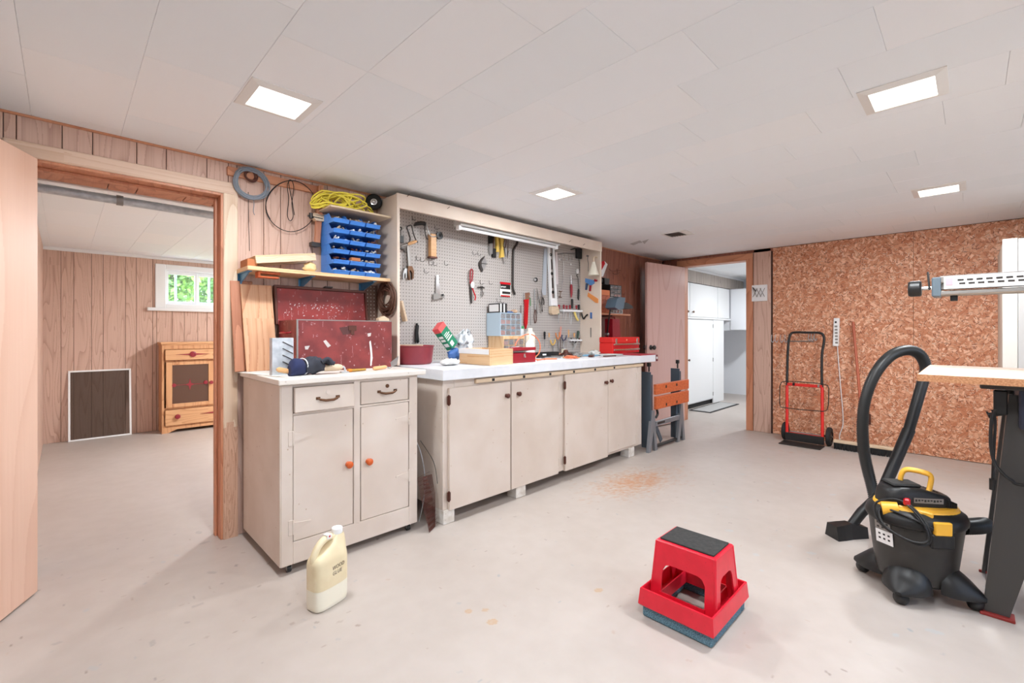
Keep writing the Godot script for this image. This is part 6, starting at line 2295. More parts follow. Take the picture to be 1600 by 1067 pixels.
	for q in [[3.55, -2.55, 0.2, 0.15, 0.3, c8(126, 186, 220), "pale blue paper sheet lying on the counter beneath the right panel"], [3.8, -2.5, 0.22, 0.16, -0.2, c8(224, 232, 226), "folded newspaper lying on the counter before the red tool chest"], [3.64, -2.42, 0.16, 0.12, 0.7, c8(206, 212, 214), "grey instruction sheet overlapping the blue paper"]]:
		s = S()
		s.t = Transform3D(Basis(Vector3.UP, q[4]), Vector3(q[0], YB + 0.004 + (q[0] - 3.5) * 0.01, q[1]))
		s.box(Vector3(), Vector3(q[2], 0.005, q[3]), 0.001)
		solo("paper", s, mt(q[5], 0.6), q[6], "paper")
	for q in [[2.95, -2.5, 0.4, M.steel, "thin steel file lying on the counter before the black case", "file"], [3.1, -2.42, 1.2, M.handle_wood, "short wooden dowel lying on the counter near the small vice", "dowel"], [3.2, -2.66, 0.1, M.dull_steel, "grey steel punch lying by the small vice", "punch"], [3.55, -2.33, 0.25, M.brown_metal, "dark brown rod lying along the counter edge", "rod"]]:
		s = S()
		var d := Vector3(cos(q[2]), 0, sin(q[2])) * 0.075
		var e := Vector3(q[0], YB + 0.0065, q[1])
		s.cyl(e - d, e + d, 0.006, 0.005, 8)
		solo(String(q[5]), s, q[3], q[4], q[5])

func counter_clutter() -> void:
	var s := S()
	coil(s, Vector3(3.5, YB + 0.018, -2.72), Vector3.UP, 0.06, 0.004, 6, 0.03, 21, 0.6)
	solo("chain_pile", s, M.dull_steel, "small heap of grey chain on the counter beneath the lower rack", "chain")
	s = lumpy(Vector3(3.72, YB + 0.021, -2.62), Vector3(0.06, 0.022, 0.04), 31, 0.9, 18, 12)
	solo("crumpled_paper", s, M.paper, "crumpled white paper lying before the right panel of the tool case", "paper")
	s = lumpy(Vector3(3.3, YB + 0.019, -2.5), Vector3(0.05, 0.02, 0.035), 37, 0.8, 18, 12)
	solo("grey_rag", s, mt(c8(150, 146, 142), 0.9), "crumpled grey rag lying beside the small brown vice", "rag")
	var o := thing("spring_scissors", "open dark scissors lying on the counter before the black tool case", "scissors", Vector3(2.98, YB, -2.6))
	for sg in [-1.0, 1.0]:
		s = S()
		s.bar(Vector3(2.98, YB + 0.005, -2.6), Vector3(3.06, YB + 0.005, -2.6 + sg * 0.02), 0.008, 0.003, 0.001)
		s.tube([Vector3(2.98, YB + 0.005, -2.6), Vector3(2.93, YB + 0.006, -2.6 - sg * 0.02)], 0.003, 6)
		s.ring(Vector3(2.912, YB + 0.006, -2.6 - sg * 0.028), 0.016, 0.004, Vector3.UP, 14, 6)
		part("blade", s, M.dark_steel, o)
	for q in [[3.12, 0.03, c8(176, 60, 52), "small red tin standing at the foot of the pegboard"], [3.6, 0.028, c8(232, 222, 200), "small cream tin standing at the foot of the pegboard"]]:
		var c := Vector3(q[0], YB + 0.0005, -2.9)
		o = thing("small_tin", q[3], "tin", c)
		s = S()
		s.lathe([Vector2(0, 0), Vector2(q[1], 0), Vector2(q[1], 0.06), Vector2(q[1] * 0.95, 0.062), Vector2(0, 0.062)], c, Basis(), 20)
		part("can", s, mt(q[2], 0.4), o)
		s = S()
		s.lathe([Vector2(q[1] + 0.0015, 0.056), Vector2(q[1] + 0.0015, 0.068), Vector2(0, 0.069)], c, Basis(), 20)
		part("lid", s, M.steel, o)

func right_corner() -> void:
	counter_clutter()
	var s := S()
	var o: Node3D
	# shelf right of the case
	var ys := 1.375
	o = thing("corner_shelf", "narrow reddish wall shelf between tool case and mauve door", "shelf", Vector3(4.3, ys, -2.86))
	s.bb(3.97, 4.62, ys - 0.018, ys, ZW, -2.75, 0.002)
	part("board", s, M.redwood_h, o)
	s = S()
	s.bb(4.3, 4.32, ys - 0.09, ys - 0.018, ZW, ZW + 0.02)
	s.bb(4.3, 4.32, ys - 0.03, ys - 0.018, ZW, -2.8)
	part("bracket", s, M.dark_steel, o)
	drawer_unit("orange_drawer_unit", "orange drawer cabinet on the narrow shelf beside the tool case", 3.99, 4.24, ys + 0.0005, ys + 0.25, -2.96, -2.78, 3, 4, mt(c8(214, 116, 64), 0.45), mt(c8(190, 96, 62), 0.4), 8, 0.05)
	drawer_unit("white_drawer_unit", "white cabinet of clear drawers on the narrow shelf", 4.255, 4.5, ys + 0.0005, ys + 0.18, -2.96, -2.78, 4, 4, M.white_plastic, M.clear_drawer, 9)
	drawer_unit("black_drawer_unit", "black cabinet of clear drawers stacked on the white one", 4.265, 4.49, ys + 0.181, ys + 0.32, -2.96, -2.79, 3, 3, M.black, M.clear_drawer, 10)
	o = thing("power_drill_box", "red and black drill standing on the orange drawer cabinet", "drill", Vector3(4.11, ys + 0.2505, -2.87))
	s = S()
	s.bb(4.06, 4.13, ys + 0.2505, ys + 0.335, -2.92, -2.82, 0.006)
	part("body", s, mt(c8(180, 66, 44), 0.45), o)
	s = S()
	s.bb(4.05, 4.19, ys + 0.335, ys + 0.375, -2.92, -2.83, 0.008)
	s.bb(4.15, 4.18, ys + 0.2505, ys + 0.335, -2.9, -2.85, 0.006)
	part("casing", s, M.black, o)
	o = thing("red_paddle", "red and white paddle hung on the panelling beside the tool case", "paddle", at_z(943, 432, -2.93))
	part("blade", cut([[938, 411], [943, 408], [948, 413], [941, 432], [937, 433]], -2.945, 0.012), M.white_plastic, o)
	part("face", cut([[938, 409], [943, 407.5], [944.5, 412], [938, 424]], -2.93, 0.01), M.red_tool, o)
	s = cut([[938.5, 434.5], [946.5, 436], [945.5, 446], [939, 444]], -2.945, 0.05)
	solo("black_pouch", s, M.black, "small black box hung on the panelling beside the tool case", "box")
	s = S()
	s.tube(spline(wz([[952, 420], [955, 423], [963, 423], [970, 422.5]], -2.955), 5), 0.003, 6)
	s.tube(spline(wz([[957, 426], [960, 428.5], [965, 428], [968, 425]], -2.945), 5), 0.003, 6)
	s.tube(wz([[964, 420], [964.5, 427]], -2.955), 0.003, 6)
	solo("wire_hook_rack", s, M.brown_metal, "brown bent wire hooks on the red panelling above the drawer cabinets", "hook")
	# desk lamp
	var base := Vector3(4.1, YB, -2.62)
	var zl := -2.66
	var zbs := -2.8
	o = thing("desk_lamp", "dark desk lamp with a blue-grey hood on a black arm before the shelf", "lamp", Vector3(at_z(949, 540, zbs).x, YB, zbs))
	s = S()
	var hx := at_z(951, 545, zbs).x
	s.cyl(Vector3(hx, YB + 0.0005, zbs), Vector3(hx, YB + 0.035, zbs), 0.035, 0.03, 20)
	part("base", s, M.black, o)
	s = S()
	s.tube(wz([[951, 545, zbs], [948.5, 522, zbs], [950.5, 505, -2.72], [953.5, 484, zl]], zl), 0.0085, 8)
	part("arm", s, M.black, o)
	s = S()
	s.cyl(at_z(948.6, 522, zbs) + Vector3(-0.02, 0, 0), at_z(948.6, 522, zbs) + Vector3(0.02, 0, 0), 0.016)
	part("joint", s, M.dull_steel, o)
	var h0 := at_z(946.5, 480, zl)
	var h1 := at_z(957, 465, zl)
	s = S()
	s.prism(poly_z([[945.5, 481], [949, 468], [953, 465], [962, 466], [960, 478], [959, 483], [951, 484]], zl - 0.06), 0.12, Vector3(0, 0, zl - 0.06))
	part("hood", s, mt(c8(84, 106, 122), 0.4), o)
	s = S()
	s.prism(poly_z([[959, 482.5], [961, 475], [966, 473], [975, 478], [977.5, 482], [969, 483.5]], zl - 0.05), 0.1, Vector3(0, 0, zl - 0.05))
	part("shade_end", s, M.black, o)
	# red cases behind
	o = thing("red_case", "tall dark red plastic case standing behind the red tool chest", "case", Vector3(4.33, YB, -2.85))
	s = S()
	var ca := at_z(957, 498, -2.8)
	var cb := at_z(968, 498, -2.8)
	s.prism(PackedVector2Array([Vector2(ca.x, ca.y), Vector2(cb.x, cb.y - 0.005), Vector2(cb.x + 0.03, YB + 0.001), Vector2(ca.x + 0.012, YB + 0.001)]), 0.1, Vector3(0, 0, -2.9))
	part("body", s, M.red_dark, o)
	s = S()
	s.tube([Vector3(ca.x + 0.02, ca.y - 0.005, -2.85), Vector3(ca.x + 0.025, ca.y + 0.02, -2.85), Vector3(cb.x - 0.02, cb.y + 0.018, -2.85), Vector3(cb.x - 0.015, cb.y - 0.008, -2.85)], 0.006, 6)
	part("handle", s, M.red_dark, o)
	o = thing("red_canister", "red canister standing between tool case and desk lamp", "canister", Vector3(4.02, YB, -2.75))
	s = S()
	s.bb(3.972, 4.06, YB + 0.0005, ca.y - 0.01, -2.93, -2.76, 0.012)
	part("body", s, M.red_tool, o)
	s = S()
	s.cyl(Vector3(4.02, ca.y - 0.012, -2.8), Vector3(4.02, ca.y + 0.012, -2.8), 0.016)
	part("cap", s, M.red_dark, o)
	# machinist tool chest
	var tx0 := at_z(957.5, 540, -2.53).x
	var tx1 := at_z(999, 540, -2.53).x
	o = thing("metal_tool_chest", "bright red metal tool chest with two steel-edged drawers on the counter end", "tool chest", Vector3((tx0 + tx1) / 2, YB, -2.6))
	s = S()
	s.bb(tx0, tx1, YB + 0.009, 1.06, -2.69, -2.532, 0.003)
	part("body", s, M.red_bright, o)
	s = S()
	s.bb(tx0 - 0.003, tx1 + 0.003, 1.061, 1.12, -2.692, -2.528, 0.006)
	part("lid", s, M.red_bright, o)
	for y in [[0.955, 1.0], [1.006, 1.055]]:
		s = S()
		s.bb(tx0 + 0.012, tx1 - 0.012, y[0], y[1], -2.6, -2.527, 0.002)
		var d := part("drawer", s, M.red_tool, o)
		s = S()
		s.bb(tx0 + 0.012, tx1 - 0.008, y[1] - 0.016, y[1] - 0.001, -2.528, -2.518, 0.002)
		part("edge_pull", s, M.chrome, d)
	for x in [tx0 + 0.06, tx1 - 0.05]:
		s = S()
		s.bb(x - 0.016, x + 0.016, 1.05, 1.105, -2.529, -2.523, 0.002)
		part("latch", s, M.chrome, o)
	s = S()
	s.box(Vector3((tx0 + tx1) / 2, 1.09, -2.5275), Vector3(0.014, 0.014, 0.002), 0.0005, Basis(Vector3.BACK, 0.78))
	part("badge", s, mt(c8(240, 190, 150), 0.4), o)
	s = S()
	s.bb(tx0 - 0.01, 4.188, YB + 0.0005, YB + 0.0085, -2.72, -2.214, 0.002)
	solo("red_board", s, mt(c8(178, 40, 56), 0.45), "thin red board lying along the end of the counter", "board")
	o = thing("corner_block", "small dark red block with a pale emblem fixed to the counter end", "block", Vector3(4.22, 0.88, -2.23))
	s = S()
	s.bb(4.191, 4.235, 0.882, 0.944, -2.26, -2.214, 0.002)
	part("block", s, mt(c8(108, 28, 46), 0.45), o)
	s = S()
	s.ring(Vector3(4.213, 0.915, -2.2135), 0.011, 0.003, Vector3.BACK, 14, 5)
	s.bb(4.209, 4.217, 0.911, 0.919, -2.2138, -2.212)
	part("emblem", s, M.ink_white, o)
	# grey steel cabinet past the workbench
	o = thing("steel_cabinet", "narrow grey steel drawer cabinet at the end of the workbench", "cabinet", Vector3(4.15, 0, -2.6))
	s = S()
	s.bb(3.995, 4.28, 0.03, 0.868, -2.95, -2.43, 0.003)
	part("body", s, M.cab_grey, o)
	s = S()
	s.bb(3.992, 4.3, 0.8685, 0.879, -2.95, -2.405, 0.002)
	part("top", s, M.dull_steel, o)
	for y in [[0.72, 0.86], [0.4, 0.71], [0.07, 0.39]]:
		s = S()
		s.bb(4.0, 4.275, y[0] + 0.004, y[1] - 0.004, -2.46, -2.418, 0.003)
		var d := part("drawer", s, M.cab_grey, o)
		s = S()
		var hy: float = y[1] - 0.05
		s.tube([Vector3(4.06, hy, -2.418), Vector3(4.06, hy - 0.004, -2.398), Vector3(4.11, hy - 0.012, -2.392), Vector3(4.16, hy - 0.004, -2.398), Vector3(4.16, hy, -2.418)], 0.005, 7)
		part("pull", s, M.steel, d)
	s = S()
	s.bb(4.0, 4.275, 0, 0.03, -2.94, -2.45)
	part("plinth", s, M.dark_steel, o)
	workmate()

func workmate() -> void:
	# folded portable work bench, standing parallel to the tool wall
	var z := -2.19
	var o := thing("folding_workbench", "folded portable workbench with two orange jaw boards standing before the steel cabinet", "workbench", Vector3(4.5, 0, -2.22))
	var s := S()
	var P := func(x: float, y: float) -> Vector3: return at_z(x, y, z)
	# jaw boards
	for q in [[[1025.5, 601], [1076.5, 591.5], [1076.5, 609], [1026, 617]], [[1026, 620], [1076.5, 611.5], [1076.5, 629], [1026, 640]]]:
		var a := at_z(q[0][0], q[0][1], z)
		var b := at_z(q[1][0], q[1][1], z)
		var lo := at_z(q[3][0], q[3][1], z)
		s = S()
		s.bb(a.x, b.x, lo.y, a.y, z - 0.03, z, 0.003)
		var jb := part("jaw_board", s, M.orange_board, o)
		for k in 2:
			s = S()
			var hx := lerpf(a.x, b.x, 0.28 + 0.32 * k)
			var up: float = a.y - 0.035 if q[0][1] < 610 else lo.y + 0.03
			s.bb(hx - 0.012, hx + 0.012, up - 0.014, up + 0.014, z - 0.001, z + 0.0015)
			part("dog_hole", s, M.black_matte, jb)
	var a0 := at_z(1026, 604, z).x
	var b0 := at_z(1076, 604, z).x
	# pressed steel end frames
	for x in [a0 - 0.04, b0 - 0.14]:
		s = S()
		s.bb(x - 0.035, x + 0.02, 0.33, 0.75, z - 0.1, z - 0.03, 0.003)
		s.bb(x - 0.04, x - 0.034, 0.03, 0.78, z - 0.12, z - 0.02, 0.002)
		part("side_frame", s, M.workmate_blue, o)
		s = S()
		s.prism(PackedVector2Array([Vector2(x - 0.02, 0.4), Vector2(x + 0.02, 0.4), Vector2(x + 0.075, 0.0), Vector2(x + 0.03, 0.0), Vector2(x - 0.0, 0.2), Vector2(x - 0.055, 0.0), Vector2(x - 0.1, 0.0)]), 0.03, Vector3(0, 0, z - 0.04))
		part("leg", s, M.workmate_grey, o)
		s = S()
		s.cyl(Vector3(x, 0.78, z - 0.06), Vector3(x, 0.83, z - 0.06), 0.008)
		s.bb(x - 0.018, x + 0.018, 0.83, 0.87, z - 0.075, z - 0.045, 0.004)
		part("crank_knob", s, M.black, o)
	s = S()
	s.bb(a0 + 0.02, b0 - 0.1, 0.235, 0.285, z - 0.035, z - 0.015, 0.003)
	var st := part("step_bar", s, M.workmate_grey, o)
	s = S()
	s.bb(a0 + 0.05, a0 + 0.2, 0.25, 0.272, z - 0.015, z - 0.0135)
	part("nameplate", s, M.dark_steel, st)
	s = S()
	s.bar(Vector3(a0 + 0.06, 0.25, z - 0.05), Vector3(a0 + 0.19, 0.06, z - 0.05), 0.05, 0.012, 0.002, Vector3.BACK)
	s.bar(Vector3(b0 - 0.16, 0.5, z - 0.05), Vector3(b0 - 0.2, 0.06, z - 0.05), 0.045, 0.012, 0.002, Vector3.BACK)
	part("brace", s, M.workmate_blue, o)
	s = S()
	s.tube(spline([Vector3(a0 + 0.07, 0.49, z - 0.02), Vector3(a0 + 0.03, 0.42, z - 0.015), Vector3(a0 + 0.05, 0.36, z - 0.015), Vector3(a0 + 0.02, 0.32, z - 0.02)], 5), 0.012, 7)
	part("pivot_arm", s, M.black, o)
	s = S()
	s.bb(a0 + 0.0, b0 - 0.12, 0.02, 0.045, z - 0.05, z - 0.02, 0.003)
	part("foot_bar", s, M.black, o)

func letters(text: String, size: float, at: Transform3D, m: Material, parent: Node3D, called := "lettering") -> void:
	var t := TextMesh.new()
	var f := SystemFont.new()
	f.font_names = PackedStringArray(["Droid Sans"])
	f.font_italic = true
	t.font = f
	t.text = text
	t.font_size = 32
	t.pixel_size = size / 32.0
	t.depth = 0.0006
	t.curve_step = 2.0
	var o := MeshInstance3D.new()
	o.name = called
	o.mesh = t
	o.material_override = m
	parent.add_child(o, true)
	o.transform = place_of(parent).affine_inverse() * at

func chipboard_wall() -> void:
	var s := S()
	var o: Node3D
	# accordion coat rack
	var a := at_x(1175, 446, XW - 0.004)
	var b := at_x(1199, 470, XW - 0.004)
	o = thing("accordion_rack", "small white board with a folding lattice hook rack on the plank beside the far doorway", "rack", Vector3(XW - 0.01, b.y, (a.z + b.z) / 2))
	s.bb(XW - 0.014, XW + 0.001, b.y, a.y, a.z, b.z, 0.002)
	part("board", s, M.white, o)
	for k in 3:
		var z0 := lerpf(a.z, b.z, 0.08 + 0.24 * k)
		var z1 := lerpf(a.z, b.z, 0.38 + 0.24 * k)
		s = S()
		s.bar(Vector3(XW - 0.017, b.y + 0.05, z0), Vector3(XW - 0.017, a.y - 0.04, z1), 0.004, 0.007, 0.001, Vector3.RIGHT)
		part("lattice_bar", s, M.dull_steel, o)
		s = S()
		s.bar(Vector3(XW - 0.022, a.y - 0.04, z0), Vector3(XW - 0.022, b.y + 0.05, z1), 0.004, 0.007, 0.001, Vector3.RIGHT)
		part("lattice_bar", s, M.dull_steel, o)
	s = S()
	s.tube(wx([[1176, 449], [1181, 455]], XW - 0.03), 0.006, 6)
	part("hook", s, M.dark_steel, o)
	# hook rail behind the hand truck
	o = thing("hook_rail", "thin wall rail with wire hooks on the chipboard behind the hand truck", "rail", at_x(1245, 534, XW - 0.01))
	s = S()
	s.tube(wx([[1234, 533], [1262, 533], [1272, 533.5]], XW - 0.008), 0.006, 6)
	part("rail", s, M.dull_steel, o)
	for q in [1206.0, 1212.0, 1220.0, 1227.0, 1264.0, 1268.0, 1273.0]:
		s = S()
		var yy := 523.0 if q < 1240 else 520.0
		s.tube(spline(wx([[q, yy], [q - 1, yy + 8], [q + 1.5, yy + 12], [q + 3.5, yy + 8]], XW - 0.016), 4), 0.0035, 6)
		part("hook", s, M.galv, o)
	# power strip and its cord
	o = thing("power_strip", "white power strip hung on the chipboard with its cord dangling", "power strip", at_x(1307, 542, XW - 0.02))
	a = at_x(1301.5, 497, XW - 0.02)
	b = at_x(1312, 541, XW - 0.02)
	var c := (a + b) / 2
	s = S()
	s.box(c, Vector3(0.035, a.y - b.y, 0.052), 0.006, Basis(Vector3.RIGHT, 0.03))
	part("body", s, M.white_plastic, o)
	for k in 6:
		s = S()
		s.box(c + Vector3(-0.018, 0.06 - k * 0.034, 0.001 * k), Vector3(0.002, 0.02, 0.024), 0.0005)
		part("socket", s, M.dull_steel, o)
	s = S()
	s.box(c + Vector3(-0.018, 0.105, -0.002), Vector3(0.006, 0.02, 0.016), 0.001)
	part("switch", s, M.black, o)
	s = S()
	s.tube(spline(wx([[1308.5, 541], [1311, 575], [1314, 610], [1317, 645], [1317, 664], [1313, 676], [1311.5, 684], [1316, 693]], XW - 0.02), 6), 0.0045, 7)
	part("cord", s, M.white_plastic, o)
	# push broom
	var z0 := -0.93
	o = thing("push_broom", "push broom with black bristles leaning against the chipboard", "broom", Vector3(5.55, 0, -0.74))
	s = S()
	s.bb(5.5, 5.56, 0.062, 0.09, -0.985, -0.5, 0.005)
	part("head", s, M.handle_pale, o)
	s = S()
	var rng := RandomNumberGenerator.new()
	rng.seed = 5
	for k in 60:
		for q in 5:
			var p := Vector3(5.507 + q * 0.0115, 0.064, -0.98 + k * 0.008)
			s.cyl(p, p + Vector3(rng.randf_range(-0.01, 0.01) + (q - 2) * 0.006, -0.0635, rng.randf_range(-0.005, 0.005)), 0.0042, 0.003, 5, false)
	part("bristles", s, M.black_matte, o).set_meta("kind", "stuff")
	s = S()
	s.tube([at_x(1333, 503, 5.8), Vector3(5.535, 0.075, -0.74)], 0.0125, 10)
	part("handle", s, mt(c8(186, 98, 70), 0.45), o)
	s = S()
	s.cyl(Vector3(5.53, 0.09, -0.741), Vector3(5.545, 0.13, -0.746), 0.019, 0.016)
	part("socket", s, M.dull_steel, o)
	# outlet
	o = thing("wall_outlet", "dark electrical outlet box low on the chipboard", "outlet", at_x(1356, 663, XW))
	a = at_x(1352, 646, XW)
	b = at_x(1361, 663, XW)
	s = S()
	s.bb(XW - 0.03, XW - 0.001, b.y, a.y, a.z, b.z, 0.004)
	part("box", s, M.brown_metal, o)
	s = S()
	s.bb(XW - 0.034, XW - 0.03, b.y + 0.012, a.y - 0.012, a.z + 0.01, b.z - 0.01, 0.001)
	part("cover", s, M.dark_steel, o)
	s = S()
	s.tube(spline(wx([[1356, 663], [1354.5, 675], [1356, 690], [1358, 700]], XW - 0.03), 5), 0.003, 6)
	solo("hanging_lead", s, M.handle_pale, "thin pale cord hanging below the dark outlet box", "cord")
	hand_truck()
	# white cupboard at the wall
	o = thing("white_cupboard", "tall off-white plank cupboard standing against the chipboard behind the saw", "cupboard", Vector3(5.3, 0, 0.6))
	s = S()
	s.bb(4.8, 5.82, 0.02, 1.83, 0.153, 1.1, 0.002)
	part("body", s, mt(c8(216, 208, 196), 0.6), o)
	s = S()
	s.bb(4.782, 4.8, 0.0, 1.835, 0.149, 0.222, 0.002)
	part("stile", s, mt(c8(220, 214, 204), 0.6), o)
	for q in [[0.224, 0.5], [0.504, 0.79], [0.794, 1.1]]:
		s = S()
		s.bb(4.784, 4.8, 0.03, 1.83, q[0], q[1], 0.002)
		part("plank", s, M.foot_white if q[0] > 0.3 else mt(c8(192, 188, 184), 0.6), o)

func hand_truck() -> void:
	var o := thing("hand_truck", "red hand truck with black tube handle leaning against the chipboard", "hand truck", Vector3(5.55, 0, -1.25))
	var lx := [[1229.7, 680, 5.53], [1229.7, 603, 5.62]]
	var s := S()
	for q in [[[1229.7, 680, 5.53], [1229.7, 602, 5.625]], [[1285, 688, 5.53], [1284.7, 605, 5.625]]]:
		s = S()
		s.tube([at_x(q[0][0], q[0][1], q[0][2]), at_x(q[1][0], q[1][1], q[1][2])], 0.0145, 12)
		part("red_rail", s, M.red_bright, o)
	s = S()
	var h := []
	for q in [[1229.7, 606, 5.62], [1230, 580, 5.65], [1231, 550, 5.685], [1232.5, 532, 5.71], [1235.5, 522, 5.725], [1242, 519.3, 5.73], [1262, 519.6, 5.73], [1280, 520, 5.73], [1286.5, 524, 5.725], [1287.6, 534, 5.71], [1284.5, 552, 5.685], [1284, 580, 5.65], [1284.5, 609, 5.62]]:
		h.append(at_x(q[0], q[1], q[2]))
	s.tube(spline(h, 4), 0.0125, 12)
	part("handle", s, M.black, o)
	s = S()
	s.bar(at_x(1230, 600, 5.62), at_x(1285, 604, 5.62), 0.018, 0.03, 0.003)
	part("crossbar", s, M.red_bright, o)
	s = S()
	s.tube([at_x(1233, 675, 5.54), at_x(1283, 682, 5.54)], 0.005, 7)
	part("lower_rod", s, M.red_bright, o)
	s = S()
	var loop := []
	for q in [[1221, 597], [1218.5, 603], [1218, 630], [1220, 636], [1250, 640], [1286, 642.5], [1292, 641], [1294.5, 632], [1295, 607], [1293, 602], [1284, 599.5], [1250, 596.5], [1228, 595.5]]:
		loop.append(at_x(q[0], q[1], 5.56))
	s.tube(loop, 0.0045, 7, true)
	part("folding_shelf", s, M.black, o)
	for q in [[1240, 600], [1279, 603]]:
		s = S()
		var p := at_x(q[0], q[1], 5.6)
		s.box(p, Vector3(0.02, 0.03, 0.018), 0.003)
		part("clip", s, M.black if q[0] < 1250 else M.steel, o)
	s = S()
	s.bb(5.5, 5.53, 0.02, 0.1, -1.41, -1.065, 0.003)
	part("axle_plate", s, M.black, o)
	s = S()
	s.bb(5.33, 5.52, 0.002, 0.012, -1.43, -1.06, 0.002)
	part("toe_plate", s, M.dark_steel, o)
	for q in [[-1.455, -1.42], [-1.055, -1.02]]:
		var c := Vector3(5.61, 0.096, (q[0] + q[1]) / 2)
		s = S()
		s.lathe([Vector2(0.05, -0.02), Vector2(0.085, -0.02), Vector2(0.095, -0.012), Vector2(0.095, 0.012), Vector2(0.085, 0.02), Vector2(0.05, 0.02)], c, ROT_OUT, 28)
		var w := part("wheel", s, M.black_matte, o)
		s = S()
		s.lathe([Vector2(0, -0.016), Vector2(0.052, -0.014), Vector2(0.052, 0.014), Vector2(0.016, 0.016), Vector2(0.012, 0.024), Vector2(0, 0.024)], c, ROT_OUT, 20)
		part("hub", s, M.dark_steel, w)
	s = S()
	s.cyl(Vector3(5.61, 0.096, -1.46), Vector3(5.61, 0.096, -1.01), 0.007)
	part("axle", s, M.steel, o)
	for z in [-1.4, -1.08]:
		s = S()
		s.bar(Vector3(5.53, 0.1, z), Vector3(5.61, 0.096, z), 0.014, 0.02, 0.002)
		part("axle_arm", s, M.black, o)

func saw() -> void:
	# radial arm saw: table runs along z, column at its far end
	var yt := 0.995
	var o := thing("radial_arm_saw", "radial arm saw with wooden table, grey sheet-steel legs and a scaled steel arm", "saw", Vector3(2.95, 0, 0.45))
	var s := S()
	s.bb(2.57, 2.98, yt - 0.03, yt, -0.162, 0.95, 0.002)
	part("table_board", s, mt(Color.WHITE, 0.5, 0.0, wood_tex(c8(226, 202, 178), c8(212, 182, 154), 131, 128, 128, 2.0), Vector3(2, 2, 2)), o)
	s = S()
	s.bb(2.982, 3.3, yt - 0.03, yt + 0.001, -0.162, 0.95, 0.002)
	part("table_board", s, mt(Color.WHITE, 0.5, 0.0, wood_tex(c8(220, 194, 172), c8(204, 172, 146), 133, 128, 128, 2.0), Vector3(2, 2, 2)), o)
	s = S()
	s.bb(2.567, 2.571, yt - 0.031, yt - 0.003, -0.162, 0.95)
	s.bb(2.57, 3.3, yt - 0.031, yt - 0.003, -0.1655, -0.1615)
	part("chip_edge", s, mt(Color.WHITE, 0.7, 0.0, mottle_tex(c8(226, 172, 128), c8(190, 126, 84), 22, 128, 0.15), Vector3(6, 6, 6)), o)
	s = S()
	s.bb(2.66, 3.2, yt - 0.055, yt - 0.031, 0.02, 0.95, 0.004)
	part("under_frame", s, M.dark_steel, o)
	s = S()
	s.bb(2.72, 3.15, 0.78, yt - 0.055, 0.13, 0.85, 0.006)
	part("base_casting", s, mt(c8(52, 56, 72), 0.45, 0.3), o)
	# legs: tapered pressed steel, splayed
	for q in [[2.73, 0.03, 2.79, 0.105, 1.0], [3.2, 0.03, 3.12, 0.105, -1.0], [2.73, 0.9, 2.79, 0.83, 1.0], [3.2, 0.9, 3.12, 0.83, -1.0]]:
		var sg: float = q[4]
		var zdir := 1.0 if q[1] < 0.5 else -1.0
		var lo := Vector3(q[0], 0.012, q[1])
		var hi := Vector3(q[2], 0.91, q[3])
		s = S()
		var rings := []
		for e in [[lo, 0.075, 0.05], [hi, 0.21, 0.06]]:
			var p: Vector3 = e[0]
			rings.append([p, p + Vector3(0, 0, e[1] * zdir), p + Vector3(sg * 0.012, 0, e[1] * zdir), p + Vector3(sg * 0.012, 0, 0.012 * zdir), p + Vector3(sg * e[2], 0, 0.012 * zdir), p + Vector3(sg * e[2], 0, 0)])
		for k in 6:
			var k1 := (k + 1) % 6
			var mid: Vector3 = (rings[0][k] + rings[0][k1]) / 2
			var e: Vector3 = rings[0][k1] - rings[0][k]
			var out := Vector3(e.z, 0, -e.x) * sg * zdir
			s.quad(rings[0][k], rings[0][k1], rings[1][k1], rings[1][k], out)
		for e in 2:
			s.face([rings[e][0], rings[e][1], rings[e][2], rings[e][3]], Vector3(0, -1 if e == 0 else 1, 0))
			s.face([rings[e][0], rings[e][3], rings[e][4], rings[e][5]], Vector3(0, -1 if e == 0 else 1, 0))
		var lg := part("leg", s, mt(c8(76, 74, 72), 0.4, 0.35), o)
		s = S()
		s.bb(lo.x - 0.02, lo.x + 0.02 + sg * 0.03, 0, 0.012, lo.z - 0.01 * zdir, lo.z + 0.09 * zdir, 0.002)
		part("foot", s, mt(c8(150, 46, 40), 0.6), lg)
		for y in [0.55, 0.62]:
			s = S()
			var pp := lo.lerp(hi, y)
			s.cyl(pp + Vector3(-0.004 * sg, 0, 0.11 * zdir), pp + Vector3(0.002 * sg, 0, 0.11 * zdir), 0.009)
			part("bolt", s, M.steel, lg)
	# clamp knob under the table
	s = S()
	s.cyl(at_x(1545, 648, 2.75), at_x(1570, 646, 2.75), 0.009, 0.008, 10)
	s.cyl(at_x(1543, 648.5, 2.75), at_x(1546, 648, 2.75), 0.015, 0.015, 12)
	s.bb(2.74, 2.78, 0.83, 0.93, 0.06, 0.1, 0.004)
	part("elevating_crank", s, M.black, o)
	# power cable
	s = S()
	s.tube(spline([at_x(1556, 640, 2.72), at_x(1550, 652, 2.72), at_x(1548, 690, 2.72), at_x(1553, 720, 2.72), at_x(1565, 738, 2.7), at_x(1580, 750, 2.7), at_x(1600, 758, 2.7), Vector3(2.7, 0.6, 0.3)], 6), 0.006, 8)
	part("cable", s, M.black, o)
	s = S()
	s.tube(spline([at_x(1551, 640, 2.74), at_x(1555, 660, 2.74), at_x(1553, 700, 2.74), at_x(1551, 752, 2.74)], 6), 0.005, 8)
	s.cyl(at_x(1551, 748, 2.74), at_x(1550, 765, 2.74), 0.011, 0.009, 10)
	part("plug_lead", s, M.black, o)
	# column and arm
	s = S()
	s.cyl(Vector3(2.95, 0.85, 0.98), Vector3(2.95, 1.5, 0.98), 0.06, 0.06, 24)
